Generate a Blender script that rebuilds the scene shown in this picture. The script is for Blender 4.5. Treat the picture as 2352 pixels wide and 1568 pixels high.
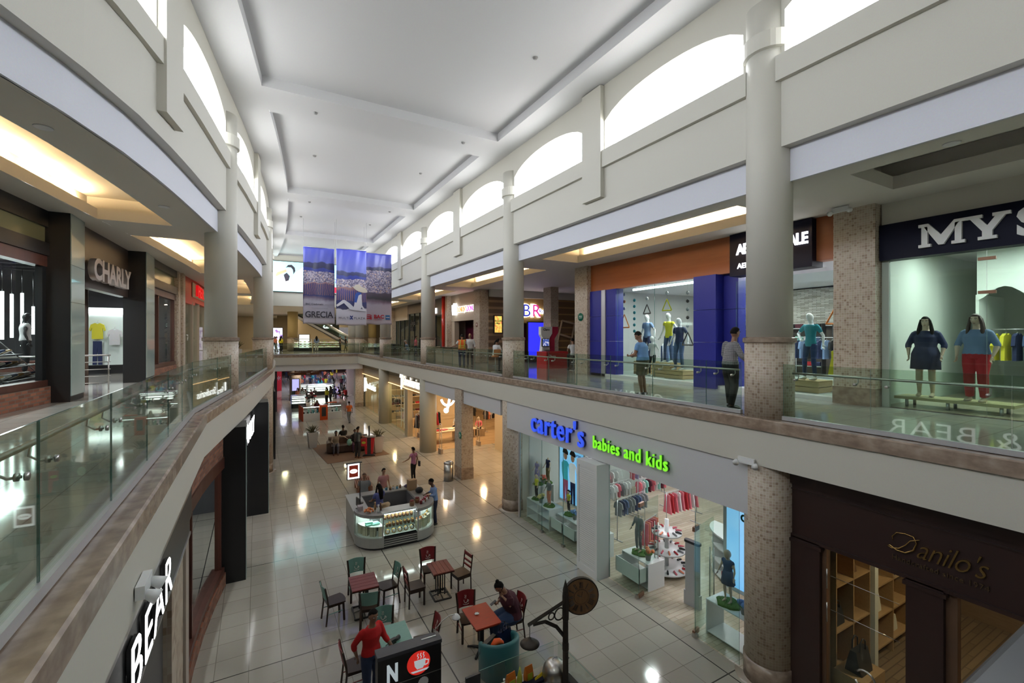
import bpy, math, random
from math import sin, cos, pi, radians, sqrt, atan2
from mathutils import Vector, Matrix, Euler
random.seed(7)
SC = bpy.context.scene
COL = SC.collection
for o in list(bpy.data.objects): bpy.data.objects.remove(o)

# ---------------------------------------------------------------- camera
cd = bpy.data.cameras.new('camera')
cam = bpy.data.objects.new('camera', cd); COL.objects.link(cam)
cam.location = (0, 0, 6.75)
cam.rotation_euler = (radians(90), 0, -radians(29.28))
cd.sensor_width = 36.0; cd.lens = 36.0*1045/2352
cd.shift_y = -9/2352
cd.clip_start = .05; cd.clip_end = 400
SC.camera = cam

# ---------------------------------------------------------------- world, exposure
W = bpy.data.worlds.new('overcast_sky'); SC.world = W; W.use_nodes = True
bg = W.node_tree.nodes['Background']; bg.inputs[0].default_value = (.88, .93, 1, 1); bg.inputs[1].default_value = 15
W.cycles.sampling_method = 'MANUAL'; W.cycles.sample_map_resolution = 64
SC.view_settings.view_transform = 'Standard'; SC.view_settings.look = 'None'
SC.view_settings.exposure = 0.0; SC.view_settings.gamma = 1; SC.view_settings.use_curve_mapping = False
cy = SC.cycles
cy.max_bounces = 7; cy.diffuse_bounces = 4; cy.glossy_bounces = 3; cy.transmission_bounces = 4; cy.transparent_max_bounces = 24
cy.caustics_reflective = False; cy.caustics_refractive = False; cy.blur_glossy = 1.0
cy.sample_clamp_indirect = 6; cy.use_denoising = True; cy.denoiser = 'OPENIMAGEDENOISE'
cy.use_adaptive_sampling = True; cy.adaptive_threshold = .03; cy.use_light_tree = True

def area_light(name, loc, size, power, color=(1, 1, 1), rot=(0, 0, 0), portal=False, spread=None):
    l = bpy.data.lights.new(name, 'AREA'); l.shape = 'RECTANGLE'; l.size, l.size_y = size
    l.energy = power; l.color = color
    if spread: l.spread = spread
    if portal: l.cycles.is_portal = True
    o = bpy.data.objects.new(name, l); COL.objects.link(o); o.location = loc; o.rotation_euler = rot
    return o

# ---------------------------------------------------------------- plan of the place (metres; atrium runs along +Y)
BAY = [5.4+10.35*k for k in range(-1, 5)]            # column rows
RX = 8.9                                              # right line of columns
F2 = 5.2; CZ = 14.0; SF = 9.74                        # second floor, atrium ceiling, upper walkway ceiling
def interp(pts, y):
    if y <= pts[0][1]:
        (x0, y0), (x1, y1) = pts[0], pts[1]
    elif y >= pts[-1][1]:
        (x0, y0), (x1, y1) = pts[-2], pts[-1]
    else:
        for i in range(len(pts)-1):
            if pts[i][1] <= y <= pts[i+1][1]: break
        n = len(pts)
        p0 = pts[max(i-1, 0)]; p1 = pts[i]; p2 = pts[i+1]; p3 = pts[min(i+2, n-1)]
        t = (y-p1[1])/(p2[1]-p1[1]); h = p2[1]-p1[1]
        m1 = (p2[0]-p0[0])/max(p2[1]-p0[1], 1e-6)*h; m2 = (p3[0]-p1[0])/max(p3[1]-p1[1], 1e-6)*h
        return (2*t**3-3*t*t+1)*p1[0]+(t**3-2*t*t+t)*m1+(-2*t**3+3*t*t)*p2[0]+(t**3-t*t)*m2
    return x0+(x1-x0)*(y-y0)/(y1-y0)
LP = [(-6.2, -4), (-4.3, 3), (-2.53, 7.3), (-1.78, 9.9), (-.95, 15.5), (-.5, 18.7), (.2, 25.4), (.48, 31), (.6, 36.5), (.58, 41), (.42, 46.5)]
GP = [(-1.15, -4), (-1.15, 11.3), (-.87, 13.6), (-.57, 15.9), (-.33, 18), (-.03, 21), (.23, 23.6), (.45, 26), (.62, 28.6), (.75, 31.2), (.83, 33.8), (.86, 36.4), (.85, 39), (.78, 41.6), (.66, 44), (.55, 46.5)]
def lin(pts, y):
    for i in range(len(pts)-1):
        if y <= pts[i+1][1]: break
    (x0, y0), (x1, y1) = pts[i], pts[i+1]
    return x0+(x1-x0)*(y-y0)/(y1-y0)
def LX(y): return interp(LP, y)                       # left upper fascia line
def GX(y): return lin(GP, y)                          # left balustrade line
def XS(side, y, o):                                   # o metres into the atrium from the column line
    return RX-o if side > 0 else LX(y)+o
def XG(side, y, o):                                   # same, from the balustrade line
    return 8.65-o if side > 0 else GX(y)+o
def ysamples(side, y0, y1, step=1.3):
    if side > 0: return [y0, y1]
    n = max(1, int(round((y1-y0)/step)))
    s = set(round(y0+(y1-y0)*i/n, 4) for i in range(n+1))
    s |= set(p[1] for p in GP if y0 < p[1] < y1)
    return sorted(s)
# daylight comes in by the clerestory arches only: portals point the sampler at them
for side in (-1, 1):
    for b in BAY[:-1]:
        for a0, a1 in ((b+.45, b+4.65), (b+5.7, b+9.9)):
            ym = (a0+a1)/2; x = XS(side, ym, .1)
            dx = LX(a1)-LX(a0) if side < 0 else 0
            r = (radians(90), 0, radians(90)*side+atan2(-dx, a1-a0))
            area_light('clerestory_portal', (x, ym, 12.9), (4.3, 1.6), 1, rot=r, portal=True)

# ---------------------------------------------------------------- mesh builder
class MB:
    def __init__(s): s.v = []; s.f = []; s.m = []; s.sm = []; s.mi = 0; s.M = None
    def add(s, vs, fs, smooth=False):
        n = len(s.v)
        for p in vs:
            s.v.append(tuple(s.M @ Vector(p)) if s.M is not None else tuple(p))
        for f in fs:
            s.f.append([i+n for i in f]); s.m.append(s.mi); s.sm.append(smooth)
        return s
    def box(s, x0, x1, y0, y1, z0, z1):
        v = [(x0,y0,z0),(x1,y0,z0),(x1,y1,z0),(x0,y1,z0),(x0,y0,z1),(x1,y0,z1),(x1,y1,z1),(x0,y1,z1)]
        return s.add(v, [(0,3,2,1),(4,5,6,7),(0,1,5,4),(1,2,6,5),(2,3,7,6),(3,0,4,7)])
    def bx(s, c, d): return s.box(c[0]-d[0]/2, c[0]+d[0]/2, c[1]-d[1]/2, c[1]+d[1]/2, c[2]-d[2]/2, c[2]+d[2]/2)
    def bev(s, x0, x1, y0, y1, z0, z1, r=.02, ax=2):
        """box with four rounded edges along the given axis"""
        P = []
        A, B = [(y0, y1, z0, z1), (x0, x1, z0, z1), (x0, x1, y0, y1)][ax], [(x0, x1), (y0, y1), (z0, z1)][ax]
        for cx, cy_, a in ((A[1]-r, A[3]-r, 0), (A[0]+r, A[3]-r, 1), (A[0]+r, A[2]+r, 2), (A[1]-r, A[2]+r, 3)):
            for k in range(4): P.append((cx+r*cos(pi/2*a+pi/6*k), cy_+r*sin(pi/2*a+pi/6*k)))
        return s.prism(P, B[0], B[1], ax)
    def quad(s, *p): return s.add(p, [tuple(range(len(p)))])
    def prism(s, P, a, b, ax=2):
        """P 2D polygon extruded along axis ax from a to b"""
        def q(u, w, t): return (t, u, w) if ax == 0 else (u, t, w) if ax == 1 else (u, w, t)
        n = len(P); v = [q(u, w, a) for u, w in P]+[q(u, w, b) for u, w in P]
        return s.add(v, [tuple(range(n))[::-1], tuple(range(n, 2*n))]+[(i, (i+1) % n, n+(i+1) % n, n+i) for i in range(n)])
    def loft(s, rings, cap=True, smooth=True, closed=True):
        n = len(rings[0]); v = [p for r in rings for p in r]; f = []
        for i in range(len(rings)-1):
            for j in range(n if closed else n-1):
                k = (j+1) % n; f.append((i*n+j, i*n+k, (i+1)*n+k, (i+1)*n+j))
        if cap: f += [tuple(range(n))[::-1], tuple(range(len(v)-n, len(v)))]
        return s.add(v, f, smooth)
    def lathe(s, prof, c=(0, 0, 0), n=20, smooth=True, sx=1, sy=1):
        R = [[(c[0]+r*sx*cos(2*pi*j/n), c[1]+r*sy*sin(2*pi*j/n), c[2]+z) for j in range(n)] for r, z in prof]
        return s.loft(R, True, smooth)
    def cyl(s, c, r, z0, z1, n=16, r2=None): return s.lathe([(r, z0), (r if r2 is None else r2, z1)], c, n)
    def tube(s, pts, rs, n=8, smooth=True, up=None):
        """tube through points; rs radius or list of radius / (ra, rb)"""
        P = [Vector(p) for p in pts]; m = len(P)
        if not isinstance(rs, (list, tuple)): rs = [rs]*m
        R = []; prev = None
        for i, p in enumerate(P):
            t = (P[min(i+1, m-1)]-P[max(i-1, 0)]).normalized()
            if prev is None:
                ref = Vector(up) if up else (Vector((0, 0, 1)) if abs(t.z) < .9 else Vector((1, 0, 0)))
            else: ref = prev
            a = ref-t*ref.dot(t)
            a = a.normalized() if a.length > 1e-5 else t.orthogonal().normalized()
            prev = a; b = t.cross(a)
            ra, rb = rs[i] if isinstance(rs[i], (list, tuple)) else (rs[i], rs[i])
            R.append([tuple(p+a*ra*cos(2*pi*j/n)+b*rb*sin(2*pi*j/n)) for j in range(n)])
        return s.loft(R, True, smooth)
    def ell(s, c, r, n=12, m=8, rot=None):
        if not isinstance(r, (list, tuple)): r = (r, r, r)
        v = []; f = []
        for i in range(1, m):
            a = pi*i/m
            for j in range(n): v.append((r[0]*sin(a)*cos(2*pi*j/n), r[1]*sin(a)*sin(2*pi*j/n), r[2]*cos(a)))
        v += [(0, 0, r[2]), (0, 0, -r[2])]
        for i in range(m-2):
            for j in range(n): f.append((i*n+j, (i+1)*n+j, (i+1)*n+(j+1) % n, i*n+(j+1) % n))
        t = len(v)-2
        for j in range(n): f.append((t, j, (j+1) % n)); f.append((t+1, (m-2)*n+(j+1) % n, (m-2)*n+j))
        R = Euler(rot).to_matrix() if rot else Matrix.Identity(3)
        return s.add([tuple(R @ Vector(p)+Vector(c)) for p in v], f, True)
    def prof(s, side, P, y0, y1, X=XS, step=1.3):
        """closed profile of (offset, z) swept along the building line"""
        ys = ysamples(side, y0, y1, step)
        R = [[(X(side, y, o), y, z) for o, z in P] for y in ys]
        if side < 0: R = [r[::-1] for r in R]
        return s.loft(R[::-1], True, False)
    def build(s, name, mats, parent=None, **kw):
        me = bpy.data.meshes.new(name); me.from_pydata(s.v, [], s.f)
        if not isinstance(mats, (list, tuple)): mats = [mats]
        for m in mats: me.materials.append(m)
        me.polygons.foreach_set('material_index', s.m); me.polygons.foreach_set('use_smooth', s.sm)
        me.update(); me.validate()
        o = bpy.data.objects.new(name, me); COL.objects.link(o)
        if parent is not None: o.parent = parent
        for k, v in kw.items(): o[k] = v
        return o
def fix_normals(o):
    import bmesh
    b = bmesh.new(); b.from_mesh(o.data); bmesh.ops.recalc_face_normals(b, faces=b.faces); b.to_mesh(o.data); b.free(); return o
def empty(name, loc, rz=0, label=None, cat=None, group=None, kind=None):
    o = bpy.data.objects.new(name, None); COL.objects.link(o); o.location = loc; o.rotation_euler = (0, 0, rz)
    return tag(o, label, cat, group, kind)
def tag(o, label=None, cat=None, group=None, kind=None):
    if label: o['label'] = label
    if cat: o['category'] = cat
    if group: o['group'] = group
    if kind: o['kind'] = kind
    return o
def S(mb, name, m):                                   # a piece of the building itself
    return tag(mb.build(name, m), kind='structure')
def dup(root, loc, rz=0, label=None, group=None, scale=None):
    r = root.copy(); COL.objects.link(r); r.location = loc; r.rotation_euler = (root.rotation_euler[0], root.rotation_euler[1], rz)
    if scale: r.scale = (scale,)*3
    if label: r['label'] = label
    if group: r['group'] = group
    for ch in list(root.children):
        c = ch.copy(); COL.objects.link(c); c.parent = r
        for g in list(ch.children):
            d = g.copy(); COL.objects.link(d); d.parent = c
    return r
def remat(o, m, slot=0):                              # give this one object (not its shared mesh) another material
    o.material_slots[slot].link = 'OBJECT'; o.material_slots[slot].material = m; return o
def T(x=0, y=0, z=0, rz=0, s=1): return Matrix.Translation((x, y, z)) @ Matrix.Rotation(rz, 4, 'Z') @ Matrix.Scale(s, 4)
def lerp(a, b, t): return a+(b-a)*t

# ---------------------------------------------------------------- materials
_mc = {}
def M(name, col=None, rough=.6, metal=0, emit=0, ecol=None, bump=0, bscale=40, spec=.5, coat=0):
    if name in _mc: return _mc[name]
    m = bpy.data.materials.new(name); m.use_nodes = True; _mc[name] = m
    nt = m.node_tree; b = nt.nodes['Principled BSDF']
    c = tuple(col or (.5, .5, .5))+(1,)
    b.inputs['Base Color'].default_value = c; b.inputs['Roughness'].default_value = rough; b.inputs['Metallic'].default_value = metal
    b.inputs['Specular IOR Level'].default_value = spec; b.inputs['Coat Weight'].default_value = coat
    if emit:
        b.inputs['Emission Color'].default_value = tuple(ecol or col)+(1,); b.inputs['Emission Strength'].default_value = emit
    tc = nt.nodes.new('ShaderNodeTexCoord'); n = nt.nodes.new('ShaderNodeTexNoise'); n.inputs['Scale'].default_value = bscale
    nt.links.new(tc.outputs['Object'], n.inputs['Vector'])
    if not emit:
        mx = nt.nodes.new('ShaderNodeMix'); mx.data_type = 'RGBA'; mx.blend_type = 'MULTIPLY'; mx.inputs[0].default_value = .12
        mx.inputs[6].default_value = c; nt.links.new(n.outputs['Color'], mx.inputs[7]); nt.links.new(mx.outputs[2], b.inputs['Base Color'])
    if bump:
        bp = nt.nodes.new('ShaderNodeBump'); bp.inputs['Strength'].default_value = bump; bp.inputs['Distance'].default_value = .01
        nt.links.new(n.outputs['Fac'], bp.inputs['Height']); nt.links.new(bp.outputs[0], b.inputs['Normal'])
    return m
def glass(name, tint=(.86, .93, .9), ior=1.45, gain=1.0):
    """thin pane: clear, mirroring more at a glancing angle, alike from both sides"""
    if name in _mc: return _mc[name]
    m = bpy.data.materials.new(name); m.use_nodes = True; _mc[name] = m
    nt = m.node_tree; nt.nodes.remove(nt.nodes['Principled BSDF']); out = nt.nodes['Material Output']
    t = nt.nodes.new('ShaderNodeBsdfTransparent'); t.inputs[0].default_value = tuple(tint)+(1,)
    g = nt.nodes.new('ShaderNodeBsdfGlossy'); g.inputs['Roughness'].default_value = .02
    lw = nt.nodes.new('ShaderNodeLayerWeight'); lw.inputs[0].default_value = .5
    pw = nt.nodes.new('ShaderNodeMath'); pw.operation = 'POWER'; nt.links.new(lw.outputs['Facing'], pw.inputs[0]); pw.inputs[1].default_value = 4.5
    ml = nt.nodes.new('ShaderNodeMath'); ml.operation = 'MULTIPLY_ADD'; nt.links.new(pw.outputs[0], ml.inputs[0]); ml.inputs[1].default_value = .55*gain; ml.inputs[2].default_value = .035*gain
    mx = nt.nodes.new('ShaderNodeMixShader')
    nt.links.new(ml.outputs[0], mx.inputs[0]); nt.links.new(t.outputs[0], mx.inputs[1]); nt.links.new(g.outputs[0], mx.inputs[2]); nt.links.new(mx.outputs[0], out.inputs[0])
    return m
def node(nt, t, **kw):
    n = nt.nodes.new(t)
    for k, v in kw.items(): setattr(n, k, v)
    return n
def math_(nt, op, a, b=None, c=None):
    n = node(nt, 'ShaderNodeMath', operation=op)
    for i, q in enumerate((a, b, c)):
        if q is None: continue
        if isinstance(q, (int, float)): n.inputs[i].default_value = q
        else: nt.links.new(q, n.inputs[i])
    return n.outputs[0]
def ramp(nt, fac, stops, interp_='LINEAR'):
    r = node(nt, 'ShaderNodeValToRGB'); r.color_ramp.interpolation = interp_
    e = r.color_ramp.elements
    while len(e) < len(stops): e.new(.5)
    for i, (p, c) in enumerate(stops): e[i].position = p; e[i].color = tuple(c)+(1,) if len(c) == 3 else c
    nt.links.new(fac, r.inputs[0]); return r.outputs[0]
def tiles(name, size, stops, joint, jw=.06, mapping='wall', rough=.45, off=(0, 0), space='Object', rad=.44, jit=1, stag=False, bump=.3, major=None, spec=.5):
    """square or brick tiles; mapping wall: (x+y, z), round: (angle*radius, z), floor: (x, y)"""
    if name in _mc: return _mc[name]
    m = bpy.data.materials.new(name); m.use_nodes = True; _mc[name] = m
    nt = m.node_tree; b = nt.nodes['Principled BSDF']; b.inputs['Roughness'].default_value = rough; b.inputs['Specular IOR Level'].default_value = spec
    if space == 'World': src = node(nt, 'ShaderNodeNewGeometry').outputs['Position']
    else: src = node(nt, 'ShaderNodeTexCoord').outputs['Object']
    sx = node(nt, 'ShaderNodeSeparateXYZ'); nt.links.new(src, sx.inputs[0]); x, y, z = sx.outputs
    if mapping == 'wall': u, v = math_(nt, 'ADD', x, y), z
    elif mapping == 'round': u, v = math_(nt, 'MULTIPLY', math_(nt, 'ARCTAN2', y, x), rad), z
    else: u, v = x, y
    sw, sh = size if isinstance(size, (tuple, list)) else (size, size)
    u = math_(nt, 'DIVIDE', math_(nt, 'SUBTRACT', u, off[0]), sw); v = math_(nt, 'DIVIDE', math_(nt, 'SUBTRACT', v, off[1]), sh)
    fv = math_(nt, 'FLOOR', v)
    if stag: u = math_(nt, 'ADD', u, math_(nt, 'MULTIPLY', math_(nt, 'MODULO', fv, 2.0), .5))
    fu = math_(nt, 'FLOOR', u)
    def edge(t, w):
        fr = math_(nt, 'FRACT', t); d = math_(nt, 'MINIMUM', fr, math_(nt, 'SUBTRACT', 1.0, fr)); return math_(nt, 'LESS_THAN', d, w)
    e = math_(nt, 'MAXIMUM', edge(u, jw/2), edge(v, jw/2*sw/sh))
    if major:
        um = math_(nt, 'DIVIDE', u, major); vm = math_(nt, 'DIVIDE', v, major)
        e2 = math_(nt, 'MAXIMUM', edge(um, jw*1.0/major), edge(vm, jw*1.0/major))
    cb = node(nt, 'ShaderNodeCombineXYZ'); nt.links.new(fu, cb.inputs[0]); nt.links.new(fv, cb.inputs[1])
    wn = node(nt, 'ShaderNodeTexWhiteNoise', noise_dimensions='3D'); nt.links.new(cb.outputs[0], wn.inputs['Vector'])
    c = ramp(nt, wn.outputs['Value'], stops)
    nz = node(nt, 'ShaderNodeTexNoise'); nz.inputs['Scale'].default_value = 14; nt.links.new(src, nz.inputs['Vector'])
    mx0 = node(nt, 'ShaderNodeMix', data_type='RGBA', blend_type='MULTIPLY'); mx0.inputs[0].default_value = .15*jit
    nt.links.new(c, mx0.inputs[6]); nt.links.new(nz.outputs['Color'], mx0.inputs[7])
    mx = node(nt, 'ShaderNodeMix', data_type='RGBA'); nt.links.new(e, mx.inputs[0]); nt.links.new(mx0.outputs[2], mx.inputs[6]); mx.inputs[7].default_value = tuple(joint)+(1,)
    o = mx.outputs[2]
    if major:
        mj = node(nt, 'ShaderNodeMix', data_type='RGBA'); nt.links.new(e2, mj.inputs[0]); nt.links.new(o, mj.inputs[6]); mj.inputs[7].default_value = (.06, .055, .05, 1); o = mj.outputs[2]
    nt.links.new(o, b.inputs['Base Color'])
    if bump:
        bp = node(nt, 'ShaderNodeBump'); bp.invert = True; bp.inputs['Strength'].default_value = bump; bp.inputs['Distance'].default_value = .004
        nt.links.new(e, bp.inputs['Height']); nt.links.new(bp.outputs[0], b.inputs['Normal'])
    return m
def noisy(name, stops, scale=6, rough=.4, stretch=(1, 1, 1), detail=6, bump=0, space='Object', metal=0, spec=.5):
    """stone or wood: noise through a ramp, stretched along the grain"""
    if name in _mc: return _mc[name]
    m = bpy.data.materials.new(name); m.use_nodes = True; _mc[name] = m
    nt = m.node_tree; b = nt.nodes['Principled BSDF']; b.inputs['Roughness'].default_value = rough; b.inputs['Metallic'].default_value = metal; b.inputs['Specular IOR Level'].default_value = spec
    src = node(nt, 'ShaderNodeNewGeometry').outputs['Position'] if space == 'World' else node(nt, 'ShaderNodeTexCoord').outputs['Object']
    mp = node(nt, 'ShaderNodeMapping'); mp.inputs['Scale'].default_value = stretch; nt.links.new(src, mp.inputs[0])
    n = node(nt, 'ShaderNodeTexNoise'); n.inputs['Scale'].default_value = scale; n.inputs['Detail'].default_value = detail; nt.links.new(mp.outputs[0], n.inputs['Vector'])
    c = ramp(nt, n.outputs['Fac'], stops); nt.links.new(c, b.inputs['Base Color'])
    if bump:
        bp = node(nt, 'ShaderNodeBump'); bp.inputs['Strength'].default_value = bump; nt.links.new(n.outputs['Fac'], bp.inputs['Height']); nt.links.new(bp.outputs[0], b.inputs['Normal'])
    return m
cream = M('cream_paint', (.62, .60, .53), .55, bump=.05, bscale=60)
white = M('white_paint', (.74, .74, .76), .6)
fascia_w = M('cool_white_paint', (.70, .71, .78), .6)
ceil_w = M('ceiling_paint', (.66, .665, .69), .7)
warmceil = M('soffit_paint', (.66, .63, .58), .7)
MOS = [(0, (.30, .21, .14)), (.15, (.42, .32, .235)), (.5, (.50, .41, .31)), (1, (.56, .48, .385))]
mosaic_r = tiles('mosaic_round', .052, MOS, (.60, .56, .50), .10, 'round')
mosaic_w = tiles('mosaic_flat', .052, MOS, (.60, .56, .50), .10, 'wall')
granite = noisy('brown_granite', [(0, (.13, .09, .065)), (.42, (.25, .185, .14)), (.6, (.34, .265, .205)), (1, (.55, .47, .39))], 5, .2, (1, 1, 1.5), 12)
floor_m = tiles('polished_floor_tiles', .6, [(0, (.395, .365, .315)), (1, (.445, .415, .36))], (.22, .20, .17), .022, 'floor', .09, (-1.345, 1.045), 'World', jit=.6, bump=0, major=8, spec=.62)
floor2_m = tiles('polished_upper_tiles', .6, [(0, (.50, .47, .43)), (1, (.55, .52, .48))], (.34, .31, .27), .02, 'floor', .08, (.1, .2), 'World', jit=.5, bump=0, spec=.6)
woodfl = tiles('shop_wood_floor', (1.1, .13), [(0, (.36, .29, .20)), (1, (.50, .42, .31))], (.28, .22, .16), .015, 'floor', .28, (0, 0), 'World', stag=True, bump=.1)
woodfl_d = tiles('dark_wood_floor', (1.1, .12), [(0, (.15, .095, .055)), (1, (.23, .15, .09))], (.08, .05, .03), .02, 'floor', .35, (0, 0), 'World', stag=True, bump=.1)
gl = glass('balustrade_glass', (.80, .87, .82))
gls = glass('shop_glass', (.86, .93, .90), gain=.8)
glc = glass('clear_glass', (.93, .97, .95), gain=.9)
gl_edge = M('glass_edge', (.10, .22, .19), .1)
steel = M('brushed_steel', (.55, .54, .52), .28, 1)
alum = M('aluminium', (.56, .56, .58), .4, .6)
black = M('satin_black', (.012, .012, .013), .35)
dark = M('charcoal', (.035, .035, .04), .5)
lampw = M('lamp_face', (1, .95, .85), 1, 0, 6)
wsign = M('lit_white', (1, 1, 1), .5, 0, 3.2)
brick = tiles('red_brick', (.24, .08), [(0, (.16, .055, .03)), (1, (.36, .14, .08))], (.16, .12, .10), .09, 'wall', .85, stag=True, bump=.8)
pure = M('gloss_white', (.78, .79, .79), .3)
# ================================================================ building shell
def shell():
    # floors
    m = MB(); m.box(-30, 45, -6, 125, -.3, 0); S(m, 'floor', floor_m)
    m = MB()
    m.quad((8.65, -6, F2), (40, -6, F2), (40, 45.4, F2), (8.65, 45.4, F2))
    ys = ysamples(-1, -6, 45.4)
    for a, b in zip(ys, ys[1:]): m.quad((-30, a, F2), (GX(a), a, F2), (GX(b), b, F2), (-30, b, F2))
    m.quad((-30, 45.4, F2), (45, 45.4, F2), (45, 100, F2), (-30, 100, F2))
    m.quad((-1.15, -6, F2), (8.65, -6, F2), (8.65, .15, F2), (-1.15, .15, F2))
    S(m, 'floor_upper', floor2_m)
    # underside of the upper floor = ceiling of the ground floor
    m = MB()
    m.quad((8.95, -6, 3.9), (8.95, 45.4, 3.9), (40, 45.4, 3.9), (40, -6, 3.9))
    for a, b in zip(ys, ys[1:]): m.quad((-30, a, 4.2), (-30, b, 4.2), (GX(b)+.1, b, 4.2), (GX(a)+.1, a, 4.2))
    m.quad((-30, 45.5, 3.95), (-30, 125, 3.95), (45, 125, 3.95), (45, 45.5, 3.95))
    S(m, 'ceiling_ground', warmceil)
    for side, nm in ((-1, 'left'), (1, 'right')):
        y1 = 45.4
        g = MB(); g.prof(side, [(-.02, 5.19), (.23, 5.19), (.25, 5.17), (.25, 4.97), (-.02, 4.97)], -6, y1, XG)
        S(g, 'trim_'+('1' if side < 0 else '2'), granite)                  # stone coping
        w = MB(); w.prof(side, [(-.1, 4.97), (.2, 4.97), (.2, 4.28), (-.1, 4.28)], -6, y1, XG)
        S(w, 'wall_balcony_'+nm, cream)
        # lower fascia, main wall, sill band
        f = MB(); f.prof(side, [(0, SF), (0, 10.4), (-.06, 10.4), (-.06, SF)], -6, 46.8)
        S(f, 'trim_'+('3' if side < 0 else '4'), fascia_w)
        w = MB(); w.prof(side, [(.2, 10.38), (.2, 12.0), (-.3, 12.0), (-.3, 10.38)], -6, 46.8)
        S(w, 'wall_upper_'+nm, cream)
        for i, b in enumerate(BAY[:-1]):
            for a0, a1 in ((b+.3, b+4.7), (b+5.6, b+10.05)):
                bnd = MB(); bnd.prof(side, [(.3, 11.62), (.3, 12.1), (-.32, 12.1), (-.32, 11.62)], a0, a1)
                S(bnd, 'trim_band', cream)
        # arcade wall with arched windows
        w = MB()
        for b in BAY[:-1]:
            piers = [(b, b+.42), (b+4.68, b+5.62), (b+9.93, b+10.35)]
            for p0, p1 in piers: w.prof(side, [(.2, 12.0), (.2, CZ), (-.15, CZ), (-.15, 12.0)], p0, p1)
            for a0, a1 in ((b+.42, b+4.68), (b+5.62, b+9.93)):
                n = 14
                def za(y):
                    t = (y-a0)/(a1-a0)*2-1; return 12.92+.76*sqrt(max(0, 1-(abs(t)*.93)**2.1))-.25
                for k in range(n):
                    y0_, y1_ = lerp(a0, a1, k/n), lerp(a0, a1, (k+1)/n); z0, z1 = za(y0_), za(y1_)
                    R = [[(XS(side, y, o), y, z) for o, z in ((.2, zz), (.2, CZ), (-.15, CZ), (-.15, zz))] for y, zz in ((y0_, z0), (y1_, z1))]
                    if side < 0: R = [r[::-1] for r in R]
                    w.loft(R[::-1], False, False)
        S(w, 'wall_arcade_'+nm, cream)
        # hanging flat pilasters between the arches
        for b in BAY[:-1]:
            p = MB(); p.prof(side, [(.34, 10.78), (.34, CZ-.02), (.15, CZ-.02), (.15, 10.78)], b+4.7, b+5.55, step=9)
            S(p, 'trim_pilaster', cream)
        # soffit of the walkway with lit coffers
        s = MB()
        if side > 0:
            CO = [(b+1.1, b+9.2) for b in BAY]; oA, oB, out = -.6, -2.3, -3.75
        else:
            CO = [(b+1.3, b+9.7) for b in BAY]; oA, oB, out = -.95, -2.5, -3.3
        def fl(o0, o1, y0, y1, z=SF, flip=False):
            yy = ysamples(side, y0, y1, .9)
            for a, c in zip(yy, yy[1:]): s.quad((XS(side, a, o0), a, z), (XS(side, c, o0), c, z), (XS(side, c, o1), c, z), (XS(side, a, o1), a, z))
        fl(-.05, oA, -6, 46.8); fl(oB, -9 if side < 0 else out, -6, 46.8)
        prev = -6
        for c0, c1 in CO:
            c1 = min(c1, 46)
            if c0 > prev: fl(oA, oB, prev, c0)
            prev = c1
        if prev < 46.8: fl(oA, oB, prev, 46.8)
        for k, (c0, c1) in enumerate(CO):
            c1 = min(c1, 46)
            if c1-c0 < 2: continue
            zc = SF+.62; e = .32; zl = SF+.26
            # lip, then a wider cove above it
            yy = ysamples(side, c0, c1, .9); ye = [c0-e]+yy+[c1+e]; cl = lambda y: min(max(y, c0), c1)
            X0 = lambda y, o: XS(side, y, o)
            for oo, sg in ((oA, 1), (oB, -1)):
                for a, c in zip(yy, yy[1:]):
                    s.quad((X0(a, oo), a, SF), (X0(c, oo), c, SF), (X0(c, oo), c, zl), (X0(a, oo), a, zl))
                    s.quad((X0(a, oo), a, zl), (X0(c, oo), c, zl), (X0(c, oo+sg*e), c, zl), (X0(a, oo+sg*e), a, zl))
                for a, c in zip(ye, ye[1:]): s.quad((X0(a, oo+sg*e), a, zl), (X0(c, oo+sg*e), c, zl), (X0(c, oo+sg*e), c, zc), (X0(a, oo+sg*e), a, zc))
            for a, c in zip(ye, ye[1:]): s.quad((X0(a, oA+e), a, zc), (X0(c, oA+e), c, zc), (X0(c, oB-e), c, zc), (X0(a, oB-e), a, zc))
            for yc, sg in ((c0, -1), (c1, 1)):
                s.quad((X0(yc, oA), yc, SF), (X0(yc, oB), yc, SF), (X0(yc, oB), yc, zl), (X0(yc, oA), yc, zl))
                s.quad((X0(yc, oA+e), yc, zl), (X0(yc, oB-e), yc, zl), (X0(yc+sg*e, oB-e), yc+sg*e, zl), (X0(yc+sg*e, oA+e), yc+sg*e, zl))
                s.quad((X0(yc+sg*e, oA+e), yc+sg*e, zl), (X0(yc+sg*e, oB-e), yc+sg*e, zl), (X0(yc+sg*e, oB-e), yc+sg*e, zc), (X0(yc+sg*e, oA+e), yc+sg*e, zc))
            if not (side > 0 and k == 0):
                ym = (c0+c1)/2; ln = c1-c0
                nq = 2 if side > 0 else 7
                for yq, L in [(lerp(c0, c1, (i_+.5)/nq), ln/nq) for i_ in range(nq)]:
                    for oo in (oA+.2, oB-.2):
                        ang = 0 if side > 0 else -atan2(LX(yq+L/2)-LX(yq-L/2), L)
                        area_light('cove_tube', (XS(side, yq, oo), yq, zl+.08), (.05, L*.97), 36*L, (1, .70, .36), (pi, 0, -ang if side < 0 else 0))
        S(s, 'ceiling_walkway_'+nm, warmceil)
    # high atrium ceiling with shallow coffers, left edge follows the curved wall
    c = MB(); brk = [b for b in BAY]
    yy = ysamples(-1, -6, 46.8, .9)
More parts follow.
